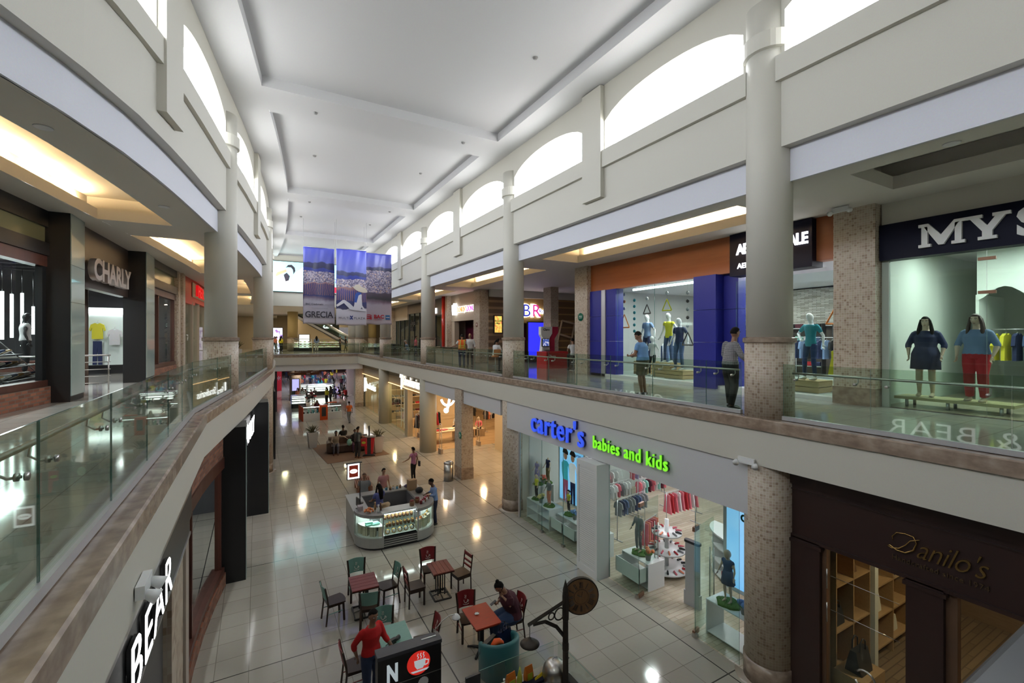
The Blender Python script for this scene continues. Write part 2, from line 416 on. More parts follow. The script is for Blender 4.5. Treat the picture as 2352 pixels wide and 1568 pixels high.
    def cell(x0f, x1f, y0, y1, z):
        q = [y for y in yy if y0 < y < y1]; q = [y0]+q+[y1]
        for a, b2 in zip(q, q[1:]): c.quad((x0f(a), a, z), (x0f(b2), b2, z), (x1f(b2), b2, z), (x1f(a), a, z))
    XL = lambda y: LX(y)-.1; XA = lambda y: LX(y)+1.15; XB = lambda y: 7.78; XR = lambda y: 9.0
    cell(XL, XA, -6, 46.8, CZ); cell(XB, XR, -6, 46.8, CZ)
    prev = -6; d = .3
    for i in range(len(BAY)):
        b = BAY[i]; y0_, y1_ = b-.8, b+.8
        if y0_ > prev:
            cell(XA, XB, prev, y0_, CZ+d)
            q = [prev]+[y for y in yy if prev < y < y0_]+[y0_]
            for a, b2 in zip(q, q[1:]):
                c.quad((XA(a), a, CZ), (XA(b2), b2, CZ), (XA(b2), b2, CZ+d), (XA(a), a, CZ+d))
                c.quad((XB(a), a, CZ+d), (XB(b2), b2, CZ+d), (XB(b2), b2, CZ), (XB(a), a, CZ))
            for ye in (prev, y0_): c.quad((XA(ye), ye, CZ), (XB(ye), ye, CZ), (XB(ye), ye, CZ+d), (XA(ye), ye, CZ+d))
        cell(XA, XB, y0_, y1_, CZ); prev = y1_
    S(c, 'ceiling', ceil_w)
    # far end: header wall above the bridge, screen wall
    w = MB(); w.box(-3, 12, 45.9, 46.4, 10.0, CZ+.2); w.box(-3, 12, 45.75, 46.4, 9.6, 10.3); w.box(-3, 12, 45.8, 46.4, 10.3, 10.62)
    S(w, 'wall_far', cream)
    w = MB(); w.box(.3, 8.7, 45.2, 45.45, 4.97, 5.19); S(w, 'trim_5', granite)
    w = MB(); w.box(.3, 8.9, 45.22, 45.5, 4.28, 4.97); S(w, 'wall_bridge', cream)
    w = MB(); w.box(.0, 8.9, 45.35, 45.6, 3.75, 4.28); S(w, 'wall_bridge_lower', white)
    # near end, behind the camera
    w = MB(); w.box(-30, 45, -6.3, -6, -.3, CZ+.6); S(w, 'wall_near', cream)
    # outer walls so that no sky shows below the clerestory
    w = MB(); w.box(-30.3, -30, -6, 125, -.3, 10.5); S(w, 'wall_left', cream)
    w = MB(); w.box(45, 45.3, -6, 125, -.3, 10.5); S(w, 'wall_right', cream)
    w = MB(); w.box(-30, 45, 125, 125.3, -.3, 5.2); S(w, 'wall_food_court', M('food_court_wall', (.25, .05, .05), .6))
    w = MB(); w.box(-30, 45, 100, 100.3, 5.2, 10.5); S(w, 'wall_upper_far', M('mustard_wall', (.60, .48, .28), .6))
    w = MB()
    w.quad((-30, 46.4, 9.72), (-30, 100, 9.72), (45, 100, 9.72), (45, 46.4, 9.72))
    w.quad((RX+3.7, -6, SF+.02), (RX+3.7, 46.4, SF+.02), (45, 46.4, SF+.02), (45, -6, SF+.02))
    for a, b2 in zip(ys, ys[1:]): w.quad((-30, a, SF+.02), (-30, b2, SF+.02), (LX(b2)-8.5, b2, SF+.02), (LX(a)-8.5, a, SF+.02))
    S(w, 'ceiling_upper_shops', warmceil)
shell()

# ---------------------------------------------------------------- columns
def column(x, y, lower='mosaic'):
    nm = 'left' if x < 4 else 'right'
    t = empty('column', (x, y, 0), 0, None, 'column', kind='thing')
    m = MB(); m.cyl((0, 0, 0), .41, F2+1.55, 13.25, 32); m.build('shaft', cream, t)
    m = MB(); m.lathe([(.41, 12.28), (.47, 12.30), (.47, 12.62), (.41, 12.64)], n=32, smooth=False); m.build('capital_ring', cream, t)
    m = MB(); m.lathe([(.44, 6.64), (.475, 6.66), (.475, 6.74), (.42, 6.76)], n=32, smooth=False); m.build('stone_band', granite, t)
    m = MB(); m.cyl((0, 0, 0), .44, 5.15, 6.66, 32); m.build('mosaic_sleeve', mosaic_r, t)
    if lower == 'mosaic':
        m = MB(); m.cyl((0, 0, 0), .445, .42, 4.97, 32); m.build('lower_mosaic_sleeve', mosaic_r, t)
        m = MB(); m.cyl((0, 0, 0), .465, 0, .42, 32); m.build('stone_plinth', granite, t)
        m = MB(); m.cyl((0, 0, 0), .62, 0, .004, 32); m.build('floor_border', M('border_stone', (.36, .30, .24), .12), t)
    elif lower == 'cream':
        m = MB(); m.cyl((0, 0, 0), .5, 0, 4.3, 32); m.build('lower_shaft', M('olive_cream_paint', (.50, .47, .37), .5), t)
    return t
lab_r = ['round cream column standing behind the camera at the near bridge', 'big round column between the childrenswear shop and the dark brown leather shop',
         'round column between the childrenswear shop and the open side lobby', 'round column at the corner of the warm lit fashion shop, cream at ground level',
         'round column in the middle of the fashion shop glass front', 'round column at the right end of the far bridge']
for k, b in enumerate(BAY):
    tag(column(RX, b, 'mosaic' if k in (0, 1, 2) else 'cream'), lab_r[k])
lab_l = ['round column behind the left balcony near the camera', 'round column high on the left wall, outside the walkway corner', 'thick round column on the left balcony beside the red shop',
         'slimmer round column at the far end of the left curved balcony', 'round left column hidden behind the curve of the balcony', 'round column at the left end of the far bridge']
for k, b in enumerate(BAY):
    if k in (0,): continue
    tag(column(LX(b), b, 'mosaic' if k > 2 else 'none'), lab_l[k])
# ---------------------------------------------------------------- glass balustrades
def balustrade(side, ys_, label, rail_in=True):
    """one run of glass panels between two columns: shoe, panels, rail, brackets"""
    t = empty('glass_balustrade', (XG(side, ys_[0], 0), ys_[0], F2), 0, label, 'balustrade')
    def P(y, o, z): return (XG(side, y, o)-t.location[0], y-ys_[0], z)
    sh = MB()
    for a, b in zip(ys_, ys_[1:]):
        sh.loft([[P(y, o, z) for o, z in ((-.04, 0), (.04, 0), (.04, .075), (-.04, .075))] for y in (a, b)], True, False)
    sh.build('base_shoe', alum, t)
    for a, b in zip(ys_, ys_[1:]):
        g = MB(); e = .006
        a2, b2 = a+e, b-e
        R = [[P(y, o, z) for o, z in ((-.006, .06), (.006, .06), (.006, 1.05), (-.006, 1.05))] for y in (a2, b2)]
        g.loft(R, True, False); g.m = [0, 0, 0, 0, 0, 0]
        g.m[2] = 1; g.m[4] = 1; g.m[5] = 1
        pn = g.build('glass_panel', [gl, gl_edge], t)
    r = MB(); off = -.1
    pts = [P(y, off, .88) for y in [ys_[0]+.12]+list(ys_[1:-1])+[ys_[-1]-.12]]
    r.tube(pts, .021, 10); r.build('handrail', steel, t)
    for a, b in zip(ys_, ys_[1:]):
        for yb in (a+.22, b-.22):
            k = MB(); k.tube([P(yb, off, .87), P(yb, off-.01, .80), P(yb, off+.04, .765), P(yb, 0, .77)], .009, 6)
            k.tube([P(yb, -.012, .77), P(yb, -.03, .77)], .024, 10); k.tube([P(yb, .012, .77), P(yb, .03, .77)], .024, 10)
            k.build('bracket', steel, t)
    return t
def seg(a, b, n): return [lerp(a, b, i/n) for i in range(n+1)]
RB = [('right balcony glass balustrade nearest the camera, before the plus size window', [-1.2, .4, 2.0, 3.58, 4.98]),
      ('right balcony glass balustrade in front of the blue fronted clothes shop', [5.82, 6.66, 8.22, 9.78, 11.32, 12.88, 14.2, 15.3]),
      ('right balcony glass balustrade in front of the phone kiosk and doughnut counter', seg(16.2, 25.65, 7)),
      ('right balcony glass balustrade by the dark shops past the doughnut counter', seg(26.55, 36.0, 7)),
      ('right balcony glass balustrade farthest away, next to the far bridge', seg(36.9, 45.4, 6))]
for l, q in RB: balustrade(1, q, l)
balustrade(-1, [.65, 2.22, 3.79, 5.36, 6.9, 8.4, 9.85, 11.3, 13.6, 15.3], 'left balcony glass balustrade nearest the camera with curved steel brackets')
balustrade(-1, [16.3, 18, 21, 23.6, 25.6], 'left balcony glass balustrade between the two round columns')
balustrade(-1, [26.6, 28.6, 31.2, 33.8, 36.0], 'left balcony glass balustrade just past the slimmer column')
balustrade(-1, [36.9, 39, 41.6, 45.2], 'left balcony glass balustrade at the far curve')
def bridge_rail(x0, x1, y, n, label, top=None):
    t = empty('glass_balustrade', (x0, y, F2), 0, label, 'balustrade')
    m = MB(); m.box(0, x1-x0, -.04, .04, 0, .075); m.build('base_shoe', alum, t)
    for i in range(n):
        a, b = (x1-x0)*i/n, (x1-x0)*(i+1)/n
        m = MB(); m.box(a+.006, b-.006, -.006, .006, .06, 1.05); m.m[1] = m.m[3] = m.m[5] = 1; m.build('glass_panel', [gl, gl_edge], t)
    if top: m = MB(); m.bev(0, x1-x0, -.035, .02, 1.055, 1.10, .012, 0); m.build('handrail', top, t)
    else: m = MB(); m.tube([(0, .1, .88), (x1-x0, .1, .88)], .021, 10); m.build('handrail', steel, t)
    return t
bridge_rail(.7, 8.6, 45.42, 6, 'glass balustrade straight across the far bridge')
bridge_rail(-1.0, 8.5, .215, 6, 'near bridge balustrade with a flat black top rail, lower right corner', M('rubber_rail', (.015, .016, .02), .3))
# ================================================================ figures
def solidify_mesh(mb, voxel, smooth=4):
    """melt overlapping closed shapes into one continuous skin"""
    o = mb.build('tmp', black)
    r = o.modifiers.new('r', 'REMESH'); r.mode = 'VOXEL'; r.voxel_size = voxel; r.use_smooth_shade = True
    s = o.modifiers.new('s', 'SMOOTH'); s.iterations = smooth; s.factor = .5
    dg = bpy.context.evaluated_depsgraph_get(); ev = o.evaluated_get(dg)
    me = ev.to_mesh(); v = [tuple(q.co) for q in me.vertices]; f = [tuple(p.vertices) for p in me.polygons]; ev.to_mesh_clear()
    d = o.data; bpy.data.objects.remove(o); bpy.data.meshes.remove(d)
    r = MB(); r.add(v, f, True); return r
SK = dict(tan=M('skin_tan', (.40, .22, .14), .5), brown=M('skin_brown', (.27, .14, .085), .5), dark=M('skin_dark', (.12, .06, .04), .5))
hair_m = M('black_hair', (.010, .008, .007), .85, spec=.2); hair_b = M('brown_hair', (.05, .022, .015), .5); hair_g = M('grey_hair', (.25, .24, .23), .6)
eye_w = M('eye_white', (.7, .7, .68), .3); lip = M('lips', (.35, .12, .10), .5)
mann_w = M('mannequin_white', (.80, .80, .80), .3); mann_s = M('mannequin_beige', (.62, .48, .36), .35); mann_k = M('mannequin_black', (.03, .03, .03), .3)
def cl(name, c, r=.85): return M(name, c, r, bump=.15, bscale=18)
STAND = dict(pelvis=(0, 0, .95), waist=(0, 0, 1.10), chest=(0, .0, 1.30), neck=(0, -.01, 1.47), head=(0, .02, 1.605),
             shR=(.178, 0, 1.39), elR=(.25, -.03, 1.13), wrR=(.27, .05, .88), shL=(-.178, 0, 1.39), elL=(-.25, -.03, 1.13), wrL=(-.27, .05, .88),
             hipR=(.095, 0, .92), knR=(.105, .03, .50), anR=(.11, -.02, .08), hipL=(-.095, 0, .92), knL=(-.105, .03, .50), anL=(-.11, -.02, .08))
def V(p): return Vector(p)
def chain(mb, pts, rs, n=10): mb.tube(pts, rs, n)
def limb(mb, a, b, c, ra, rb, rc, n=10, bulge=1.08):
    a, b, c = V(a), V(b), V(c)
    chain(mb, [a, a.lerp(b, .35), a.lerp(b, .8), b, b.lerp(c, .25), b.lerp(c, .7), c], [ra, lerp(ra, rb, .25)*bulge, lerp(ra, rb, .9), rb, lerp(rb, rc, .1)*bulge, lerp(rb, rc, .75), rc], n)
def torso(mb, J, k, g=0, top=True, n=16):
    pe, wa, ch, ne = V(J['pelvis']), V(J['waist']), V(J['chest']), V(J['neck'])
    sx = (V(J['shR'])-V(J['shL'])).length/2
    ax = (V(J['shR'])-V(J['shL'])).normalized()
    b = pe-(wa-pe)*.55
    pts = [b, pe, wa, wa.lerp(ch, .5), ch, ch.lerp(ne, .55), ch.lerp(ne, .82)]
    rr = [(.115, .10), (.165*k, .115*k), (.135*k, .095*k), (.148*k, .105*k), (.165*lerp(1, k, .7), .118*lerp(1, k, .8)), (sx*.86, .095), (sx*.52, .078)]
    mb.tube(pts, [(a+g, c+g) for a, c in rr], n, up=ax)
    for s in ('R', 'L'): mb.ell(V(J['sh'+s])-ax*(.012 if s == 'R' else -.012), .056+g*.4, 10, 8)
def hand(mb, wr, el, s, curl=.5, grip=None, palm_dir=None):
    """palm, four unequal bent fingers and a thumb leaving the side of the palm"""
    wr, el = V(wr), V(el); d = (wr-el).normalized()
    if palm_dir is not None: d = V(palm_dir).normalized()
    up = V((0, 0, 1)) if abs(d.z) < .85 else V((0, 1, 0))
    w = d.cross(up).normalized()*(1 if s > 0 else -1)          # across the knuckles
    nrm = w.cross(d).normalized()*(-1 if s > 0 else 1)
    if abs(d.z) > .85: nrm = V((-s, 0, 0)); w = V((0, 1, 0))
    pc = wr+d*.045
    mb.tube([wr-d*.01, wr+d*.03, wr+d*.085], [(.022, .018), (.038, .016), (.036, .014)], 8, up=tuple(w))
    for k, (o, L) in enumerate(((-.027, .060), (-.009, .072), (.009, .068), (.026, .052))):
        p0 = wr+d*.08+w*o; a = curl*(.8+.1*k)
        p1 = p0+(d*cos(a)-nrm*sin(a))*L*.5; p2 = p1+(d*cos(a*2.1)-nrm*sin(a*2.1))*L*.5
        mb.tube([p0, p1, p2], [.0095, .0085, .0065], 6)
    t0 = wr+d*.025-w*.03; t1 = t0+(d*.6-w*.75-nrm*.2).normalized()*.035; t2 = t1+(d*.9-w*.25-nrm*.35).normalized()*.03
    mb.tube([t0, t1, t2], [.012, .0105, .008], 6)
def figure(loc, rz, label, pose=None, H=1.7, k=1.0, skin=None, shirt=None, sleeve=.35, pants=None, leg=1.0, skirt=None, shoes=None, hair=None, hstyle='short',
           lod=0, name='person', cat='person', group=None, face=True, child=1.0, heads=True, feet=True):
    skin = skin or SK['tan']; J = dict(STAND); J.update(pose or {})
    t = empty(name, loc, rz, label, cat, group)
    s = H/1.75
    n = 12 if lod == 0 else 8
    hd, ne, ch = V(J['head']), V(J['neck']), V(J['chest'])
    hs = child*1.05                                               # a child's head is bigger for the body
    face_dir = V(J.get('look', (0, 1, 0))).normalized(); hup = (hd-ne).normalized() if not J.get('hup') else V(J['hup']).normalized()
    b = MB(); b.M = Matrix.Scale(s, 4)
    torso(b, J, k, -.012)
    b.tube([ch.lerp(ne, .7), ne, hd-hup*.03], [.072, .060, .055], n)
    R = Matrix((face_dir.cross(hup).normalized(), face_dir, hup)).transposed().to_4x4()
    hm = Matrix.Scale(s, 4) @ Matrix.Translation(hd+hup*.03) @ R @ Matrix.Scale(hs, 4)
    if heads:
        b.M = hm
        b.ell((0, 0, 0), (.074, .094, .105), n+4, n)                  # skull
        b.ell((0, .025, -.045), (.056, .066, .072), n, 8)             # jaw
        if face and lod == 0:
            b.ell((0, .094, -.022), (.015, .02, .03), 8, 6)
            for q in (-1, 1): b.ell((q*.076, -.004, -.02), (.012, .022, .032), 8, 6)
        b.M = Matrix.Scale(s, 4)
    for q in ('R', 'L'):
        limb(b, J['sh'+q], J['el'+q], J['wr'+q], .048*lerp(1, k, .45), .039*lerp(1, k, .5), .026, n)
        hp = V(J['hip'+q])
        limb(b, hp, J['kn'+q], J['an'+q], .088*lerp(1, k, .9), .054*lerp(1, k, .5), .036, n, 1.1)
        if feet:
            an = V(J['an'+q]); kn = V(J['kn'+q]); fd = V(J.get('toe'+q, (0, 1, 0))).normalized()
            heel = an+V((0, 0, -.045))-fd*.035
            b.tube([heel, an+V((0, 0, -.04))+fd*.06, an+V((0, 0, -.055))+fd*.15, an+V((0, 0, -.06))+fd*.19], [.036, (.042, .04), (.022, .042), (.012, .03)], n)
    bb = solidify_mesh(b, .011*s if lod == 0 else .03*s, 3 if lod == 0 else 2) if lod < 2 else b
    bb.M = Matrix.Scale(s, 4)
    if lod <= 1:
        hb = bb
        for q, sg in (('R', 1), ('L', -1)):
            hand(hb, J['wr'+q], J['el'+q], sg, J.get('curl'+q, .35), palm_dir=J.get('pd'+q))
    mats = [skin]
    if heads and face and lod == 0:
        mats += [eye_w, black, hair_m, lip]; bb.M = hm
        for q in (-1, 1):
            bb.mi = 1; bb.ell((q*.03, .083, .005), (.013, .010, .008), 8, 6)
            bb.mi = 2; bb.ell((q*.03, .092, .004), (.0055, .003, .0055), 6, 5)
            bb.mi = 3; bb.tube([(q*.014, .096, .024), (q*.03, .096, .031), (q*.048, .083, .025)], .004, 5)
        bb.mi = 4; bb.tube([(-.02, .088, -.070), (0, .095, -.069), (.02, .088, -.070)], [.003, .0055, .003], 6)
        bb.mi = 0
    body = bb.build('body', mats, t)
    sc = Matrix.Scale(s, 4)
    if shirt:
        g = MB(); g.M = sc; torso(g, J, k, .012)
        lo = V(J['pelvis'])-(V(J['waist'])-V(J['pelvis']))*.35
        for q in ('R', 'L'):
            a, e, w = V(J['sh'+q]), V(J['el'+q]), V(J['wr'+q]); kk = lerp(1, k, .45)
            pts = [a, a.lerp(e, .35)]; rs = [.060*kk, .061*kk]
            if sleeve > 0: pts.append(a.lerp(e, min(1, sleeve*1.6))); rs.append(.051*kk)
            if sleeve > .6: pts += [e.lerp(w, .15), e.lerp(w, (sleeve-.6)/.4*.92)]; rs += [.053*kk, .043*kk]
            g.tube(pts, rs, n)
        gg = solidify_mesh(g, .014*s if lod == 0 else .032*s, 8 if lod == 0 else 4) if lod < 2 else g
        gg.build('shirt', shirt, t)
    if skirt:
        sm, hem, flare = skirt
        pe, wa = V(J['pelvis']), V(J['waist']); g = MB(); g.M = sc
        R2 = []
        for f, rx, ry in ((0, .15*k, .112*k), (.3, .19*k, .14*k), (1, .20*k*flare, .15*k*flare), (.985, .18*k*flare, .13*k*flare)):
            z = lerp(wa.z-.02, hem, f); R2.append([((rx+(.012*f*sin(7*a_))*flare)*cos(a_)+lerp(wa.x, pe.x, min(1, f)), (ry+.012*f*sin(7*a_)*flare)*sin(a_)+pe.y, z) for a_ in [2*pi*j/28 for j in range(28)]])
        g.loft(R2); g.build('skirt', sm, t)
    if pants:
        g = MB(); g.M = sc; pe, wa = V(J['pelvis']), V(J['waist'])
        ax = (V(J['hipR'])-V(J['hipL'])).normalized()
        g.tube([pe-(wa-pe)*.6, pe-(wa-pe)*.1, pe+(wa-pe)*.55], [(.13*k, .11*k), (.17*k, .125*k), (.15*k, .11*k)], 14, up=ax)
        for q in ('R', 'L'):
            a, kn, an = V(J['hip'+q]), V(J['kn'+q]), V(J['an'+q]); kk = lerp(1, k, .9)
            pts = [a, a.lerp(kn, .4), a.lerp(kn, .9)]; rs = [.099*kk, .092*kk, .068*kk]
            if leg > .6: pts += [kn, kn.lerp(an, .3), kn.lerp(an, .25+.75*(leg-.6)/.4*.97)]; rs += [.069*kk, .066*kk, .052*kk]
            else: rs[2] = .082*kk
            g.tube(pts, rs, n)
        gg = solidify_mesh(g, .014*s if lod == 0 else .032*s, 3) if lod < 2 else g
        gg.build('trousers' if leg > .6 else 'shorts', pants, t)
    if shoes:
        for q in ('R', 'L'):
            g = MB(); g.M = sc; an = V(J['an'+q]); fd = V(J.get('toe'+q, (0, 1, 0))).normalized()
            g.tube([an+V((0, 0, -.04))-fd*.055, an+V((0, 0, -.03))-fd*.01, an+V((0, 0, -.042))+fd*.09, an+V((0, 0, -.052))+fd*.16, an+V((0, 0, -.062))+fd*.205],
                   [(.03, .035), (.05, .042), (.034, .048), (.027, .042), (.012, .028)], 10, up=(0, 0, 1)); g.build('shoe', shoes, t)
    if hair and heads:
        g = MB(); g.M = hm
        nn, mm = 20, 14; vs = []; fs = []
        for i in range(mm+1):
            a = pi*i/mm
            for j in range(nn):
                x, y, z = sin(a)*cos(2*pi*j/nn), sin(a)*sin(2*pi*j/nn), cos(a); r = 1.10+(.02*sin(9*x+5*z) if lod == 0 else 0)
                lowz = -.35 if hstyle == 'short' else -.75
                if (y > .25 and z < .62-.25*abs(x)) or z < lowz or (abs(x) > .8 and y > -.1 and z < .05 and hstyle == 'short'): r = .80
                vs.append((.076*x*r, .097*y*r-.004, .107*z*r+.004))
            if i < mm:
                for j in range(nn): fs.append((i*nn+j, (i+1)*nn+j, (i+1)*nn+(j+1) % nn, i*nn+(j+1) % nn))
        g.add(vs, fs, True)
        if hstyle == 'long':
            g.tube([(0, -.05, .03), (0, -.085, -.08), (0, -.08, -.20), (0, -.06, -.42)], [(.085, .05), (.09, .05), (.10, .045), (.07, .03)], 12, up=(1, 0, 0))
            for q in (-1, 1): g.tube([(q*.06, .03, .05), (q*.088, .03, -.05), (q*.105, .06, -.18), (q*.10, .10, -.30), (q*.09, .11, -.40)], [.025, .026, .035, .036, .012], 8)
        if hstyle == 'pony':
            g.ell((0, -.105, .01), .035, 10, 8); g.tube([(0, -.12, .0), (0, -.16, -.06), (0, -.155, -.16)], [.03, .035, .012], 8)
        if hstyle == 'bun': g.ell((0, -.06, .11), .045, 10, 8)
        g.build('hair', hair, t)
    return t
def SIT(z=.45, lean=.06):
    """seated: thighs forward, shins down"""
    d = .95-z-.10
    J = {k_: (v[0], v[1], v[2]-d) for k_, v in STAND.items() if k_[:2] not in ('hi', 'kn', 'an')}
    J['chest'] = (0, lean, 1.30-d); J['neck'] = (0, lean*1.6, 1.47-d); J['head'] = (0, lean*2+.03, 1.62-d)
    for q, s_ in (('R', 1), ('L', -1)):
        J['hip'+q] = (s_*.095, .02, z+.09); J['kn'+q] = (s_*.12, .44, z+.07); J['an'+q] = (s_*.12, .42, .08)
        J['sh'+q] = (s_*.178, lean*1.5, 1.39-d); J['el'+q] = (s_*.24, .10+lean, 1.15-d); J['wr'+q] = (s_*.14, .32, 1.05-d)
    return J
# ================================================================ text
def text(s_, name, mat, size, loc, d='R', parent=None, ext=.02, bold=0, shear=0, spacing=1, align='LEFT', wx=1, rot=None, font_up=0, fitw=None):
    """lettering; d: R faces -X (right wall), L faces +X (left wall), S faces -Y"""
    c = bpy.data.curves.new(name, 'FONT'); c.body = s_; c.size = size; c.extrude = ext; c.offset = bold; c.shear = shear; c.space_character = spacing; c.align_x = align
    c.resolution_u = 3
    o = bpy.data.objects.new('t', c); COL.objects.link(o)
    dg = bpy.context.evaluated_depsgraph_get(); me = bpy.data.meshes.new_from_object(o.evaluated_get(dg)); bpy.data.objects.remove(o); bpy.data.curves.remove(c)
    X, Y, Z = {'R': ((0, -1, 0), (0, 0, 1), (-1, 0, 0)), 'L': ((0, 1, 0), (0, 0, 1), (1, 0, 0)), 'S': ((1, 0, 0), (0, 0, 1), (0, -1, 0)), 'N': ((-1, 0, 0), (0, 0, 1), (0, 1, 0)), 'U': ((1, 0, 0), (0, 1, 0), (0, 0, 1))}[d]
    A = Matrix((X, Y, Z)).transposed().to_4x4() if rot is None else rot
    if fitw: wx = fitw/max(v.co.x for v in me.vertices)
    me.transform(Matrix.Translation(loc) @ A @ Matrix.Diagonal((wx, 1, 1, 1)))
    me.materials.clear(); me.materials.append(mat)
    o = bpy.data.objects.new(name, me); COL.objects.link(o)
    if parent is not None: o.parent = parent
    return o
def plate(mb, pts, origin, X, Y, Z, th):
    """flat outline pts (u, v) placed in the frame X, Y with thickness th along Z"""
    o = V(origin); X, Y, Z = V(X), V(Y), V(Z)
    a = [tuple(o+X*u+Y*w) for u, w in pts]; b = [tuple(o+X*u+Y*w+Z*th) for u, w in pts]; n = len(pts)
    mb.add(a+b, [tuple(range(n))[::-1], tuple(range(n, 2*n))]+[(i, (i+1) % n, n+(i+1) % n, n+i) for i in range(n)])
RFR = dict(X=(0, -1, 0), Y=(0, 0, 1), Z=(-1, 0, 0)); LFR = dict(X=(0, 1, 0), Y=(0, 0, 1), Z=(1, 0, 0)); SFR = dict(X=(1, 0, 0), Y=(0, 0, 1), Z=(0, -1, 0))
# ================================================================ upper floor, right side
blue = M('royal_blue_panel', (.018, .024, .26), .4, spec=.3)
navy = M('navy_panel', (.006, .007, .022), .5, spec=.15)
orange_wood = noisy('orange_wood', [(0, (.30, .085, .025)), (1, (.42, .14, .045))], 6, .4, (1, .12, 1.5))
pine = noisy('pine_crate', [(0, (.40, .24, .11)), (1, (.62, .42, .22))], 5, .5, (1, 1, 6))
stone_split = tiles('split_stone', (.30, .05), [(0, (.30, .28, .24)), (1, (.72, .70, .66))], (.2, .19, .17), .05, 'wall', .8, stag=True, bump=1)
beige_w = M('beige_panel', (.52, .44, .34), .6)
mustard = M('mustard_panel', (.55, .36, .12), .6)
def square_pillar(x0, x1, y0, y1, z0, z1, label, base=.4):
    t = empty('square_column', ((x0+x1)/2, (y0+y1)/2, z0), 0, label, 'column', kind='thing')
    a, b = (x1-x0)/2, (y1-y0)/2
    m = MB(); m.box(-a, a, -b, b, base, z1-z0); m.build('mosaic_cladding', mosaic_w, t)
    m = MB(); m.box(-a-.015, a+.015, -b-.015, b+.015, 0, base); m.build('stone_plinth', granite, t)
    return t
square_pillar(12.0, 12.6, 4.88, 5.72, F2, SF+.02, 'square mosaic pillar between the blue shop and the plus size shop')
square_pillar(12.0, 12.6, 15.0, 15.85, F2, SF+.02, 'square mosaic pillar with a round green sign, left of the blue shop', .0)
square_pillar(12.0, 12.6, 25.5, 26.4, F2, SF+.02, 'square mosaic pillar right of the doughnut counter', .0)
square_pillar(15.2, 15.75, 22.4, 23.2, F2, SF+.02, 'mosaic pillar deep inside the side lobby in front of the ice cream sign', .0)
square_pillar(12.0, 12.5, 35.9, 36.7, F2, SF+.02, 'square mosaic pillar past the dark shops on the right upper walkway', .0)
square_pillar(11.9, 12.5, 46.0, 46.9, F2, SF+.02, 'square mosaic pillar at the corner beyond the far bridge', .0)
square_pillar(11.9, 12.3, 30.75, 31.15, F2, SF+.02, 'narrow mosaic pillar beside the glossy red post', .0)
def glassbox(t, x, ys_, z0, z1, m=None, th=.006, name='glass_pane'):
    for a, b in zip(ys_, ys_[1:]):
        g = MB(); g.box(x-th, x+th, a+.005, b-.005, z0, z1); g.m = [0, 0, 1, 0, 1, 0]; g.build(name, [m or gls, gl_edge], t)
# ---- blue shop
def W0(m, n, mt): return S(m, n, mt)
t = empty('storefront', (0, 0, 0), 0, 'blue and orange front of the clothes shop with navy sign box', 'shop front')
m = MB(); m.box(12.2, 12.5, 5.72, 15.0, 8.66, SF+.02); m.build('orange_fascia', orange_wood, t)
for (a, b, x0, x1) in ((14.3, 15.0, 12.15, 12.6), (13.5, 14.05, 12.2, 12.6), (8.95, 9.75, 12.05, 12.75), (8.45, 8.93, 12.4, 12.75)):
    m = MB(); z1 = 8.66
    for za, zb in ((F2, 6.6), (6.61, 7.6), (7.61, z1)): m.box(x0, x1, a, b, za, zb)
    m.build('blue_pier', blue, t)
m = MB(); m.box(12.15, 12.25, 14.06, 14.29, F2, 8.66); m.build('door_channel', alum, t)
glassbox(t, 12.3, [9.76, 11.6, 13.5], F2+.12, 8.64); glassbox(t, 12.3, [5.75, 7.0, 8.45], F2+.12, 8.4)
m = MB(); m.box(12.15, 19.4, 5.74, 14.98, F2, F2+.1); S(m, 'floor_blue_shop', pure)
s = empty('shop_sign', (0, 0, 0), 0, 'navy sign box with white capital letters, partly behind the big column', 'sign')
m = MB(); m.box(12.0, 12.5, 6.2, 8.45, 8.52, 9.72); m.build('sign_box', navy, s)
text('AEROPOSTALE', 'lettering', wsign, .40, (12.0, 8.22, 9.12), 'R', s, .03, .012, .0, .88, wx=.80); text('AEROPOSTALE', 'small_lettering', wsign, .20, (12.0, 8.2, 8.72), 'R', s, .02, .003, wx=1.0)
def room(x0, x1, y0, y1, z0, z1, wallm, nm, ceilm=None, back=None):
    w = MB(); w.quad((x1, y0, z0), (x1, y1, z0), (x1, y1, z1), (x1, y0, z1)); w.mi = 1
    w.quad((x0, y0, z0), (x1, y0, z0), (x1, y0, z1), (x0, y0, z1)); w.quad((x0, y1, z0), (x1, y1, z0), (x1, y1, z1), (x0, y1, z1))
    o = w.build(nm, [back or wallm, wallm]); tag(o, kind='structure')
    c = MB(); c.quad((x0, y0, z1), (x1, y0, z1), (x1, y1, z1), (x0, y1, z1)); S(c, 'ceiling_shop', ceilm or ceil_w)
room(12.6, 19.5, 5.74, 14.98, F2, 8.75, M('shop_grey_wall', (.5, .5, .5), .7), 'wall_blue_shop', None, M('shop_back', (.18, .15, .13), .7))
m = MB(); m.box(19.3, 19.45, 5.8, 14.9, 7.2, 8.7); W0(m, 'trim_stone_band', stone_split)
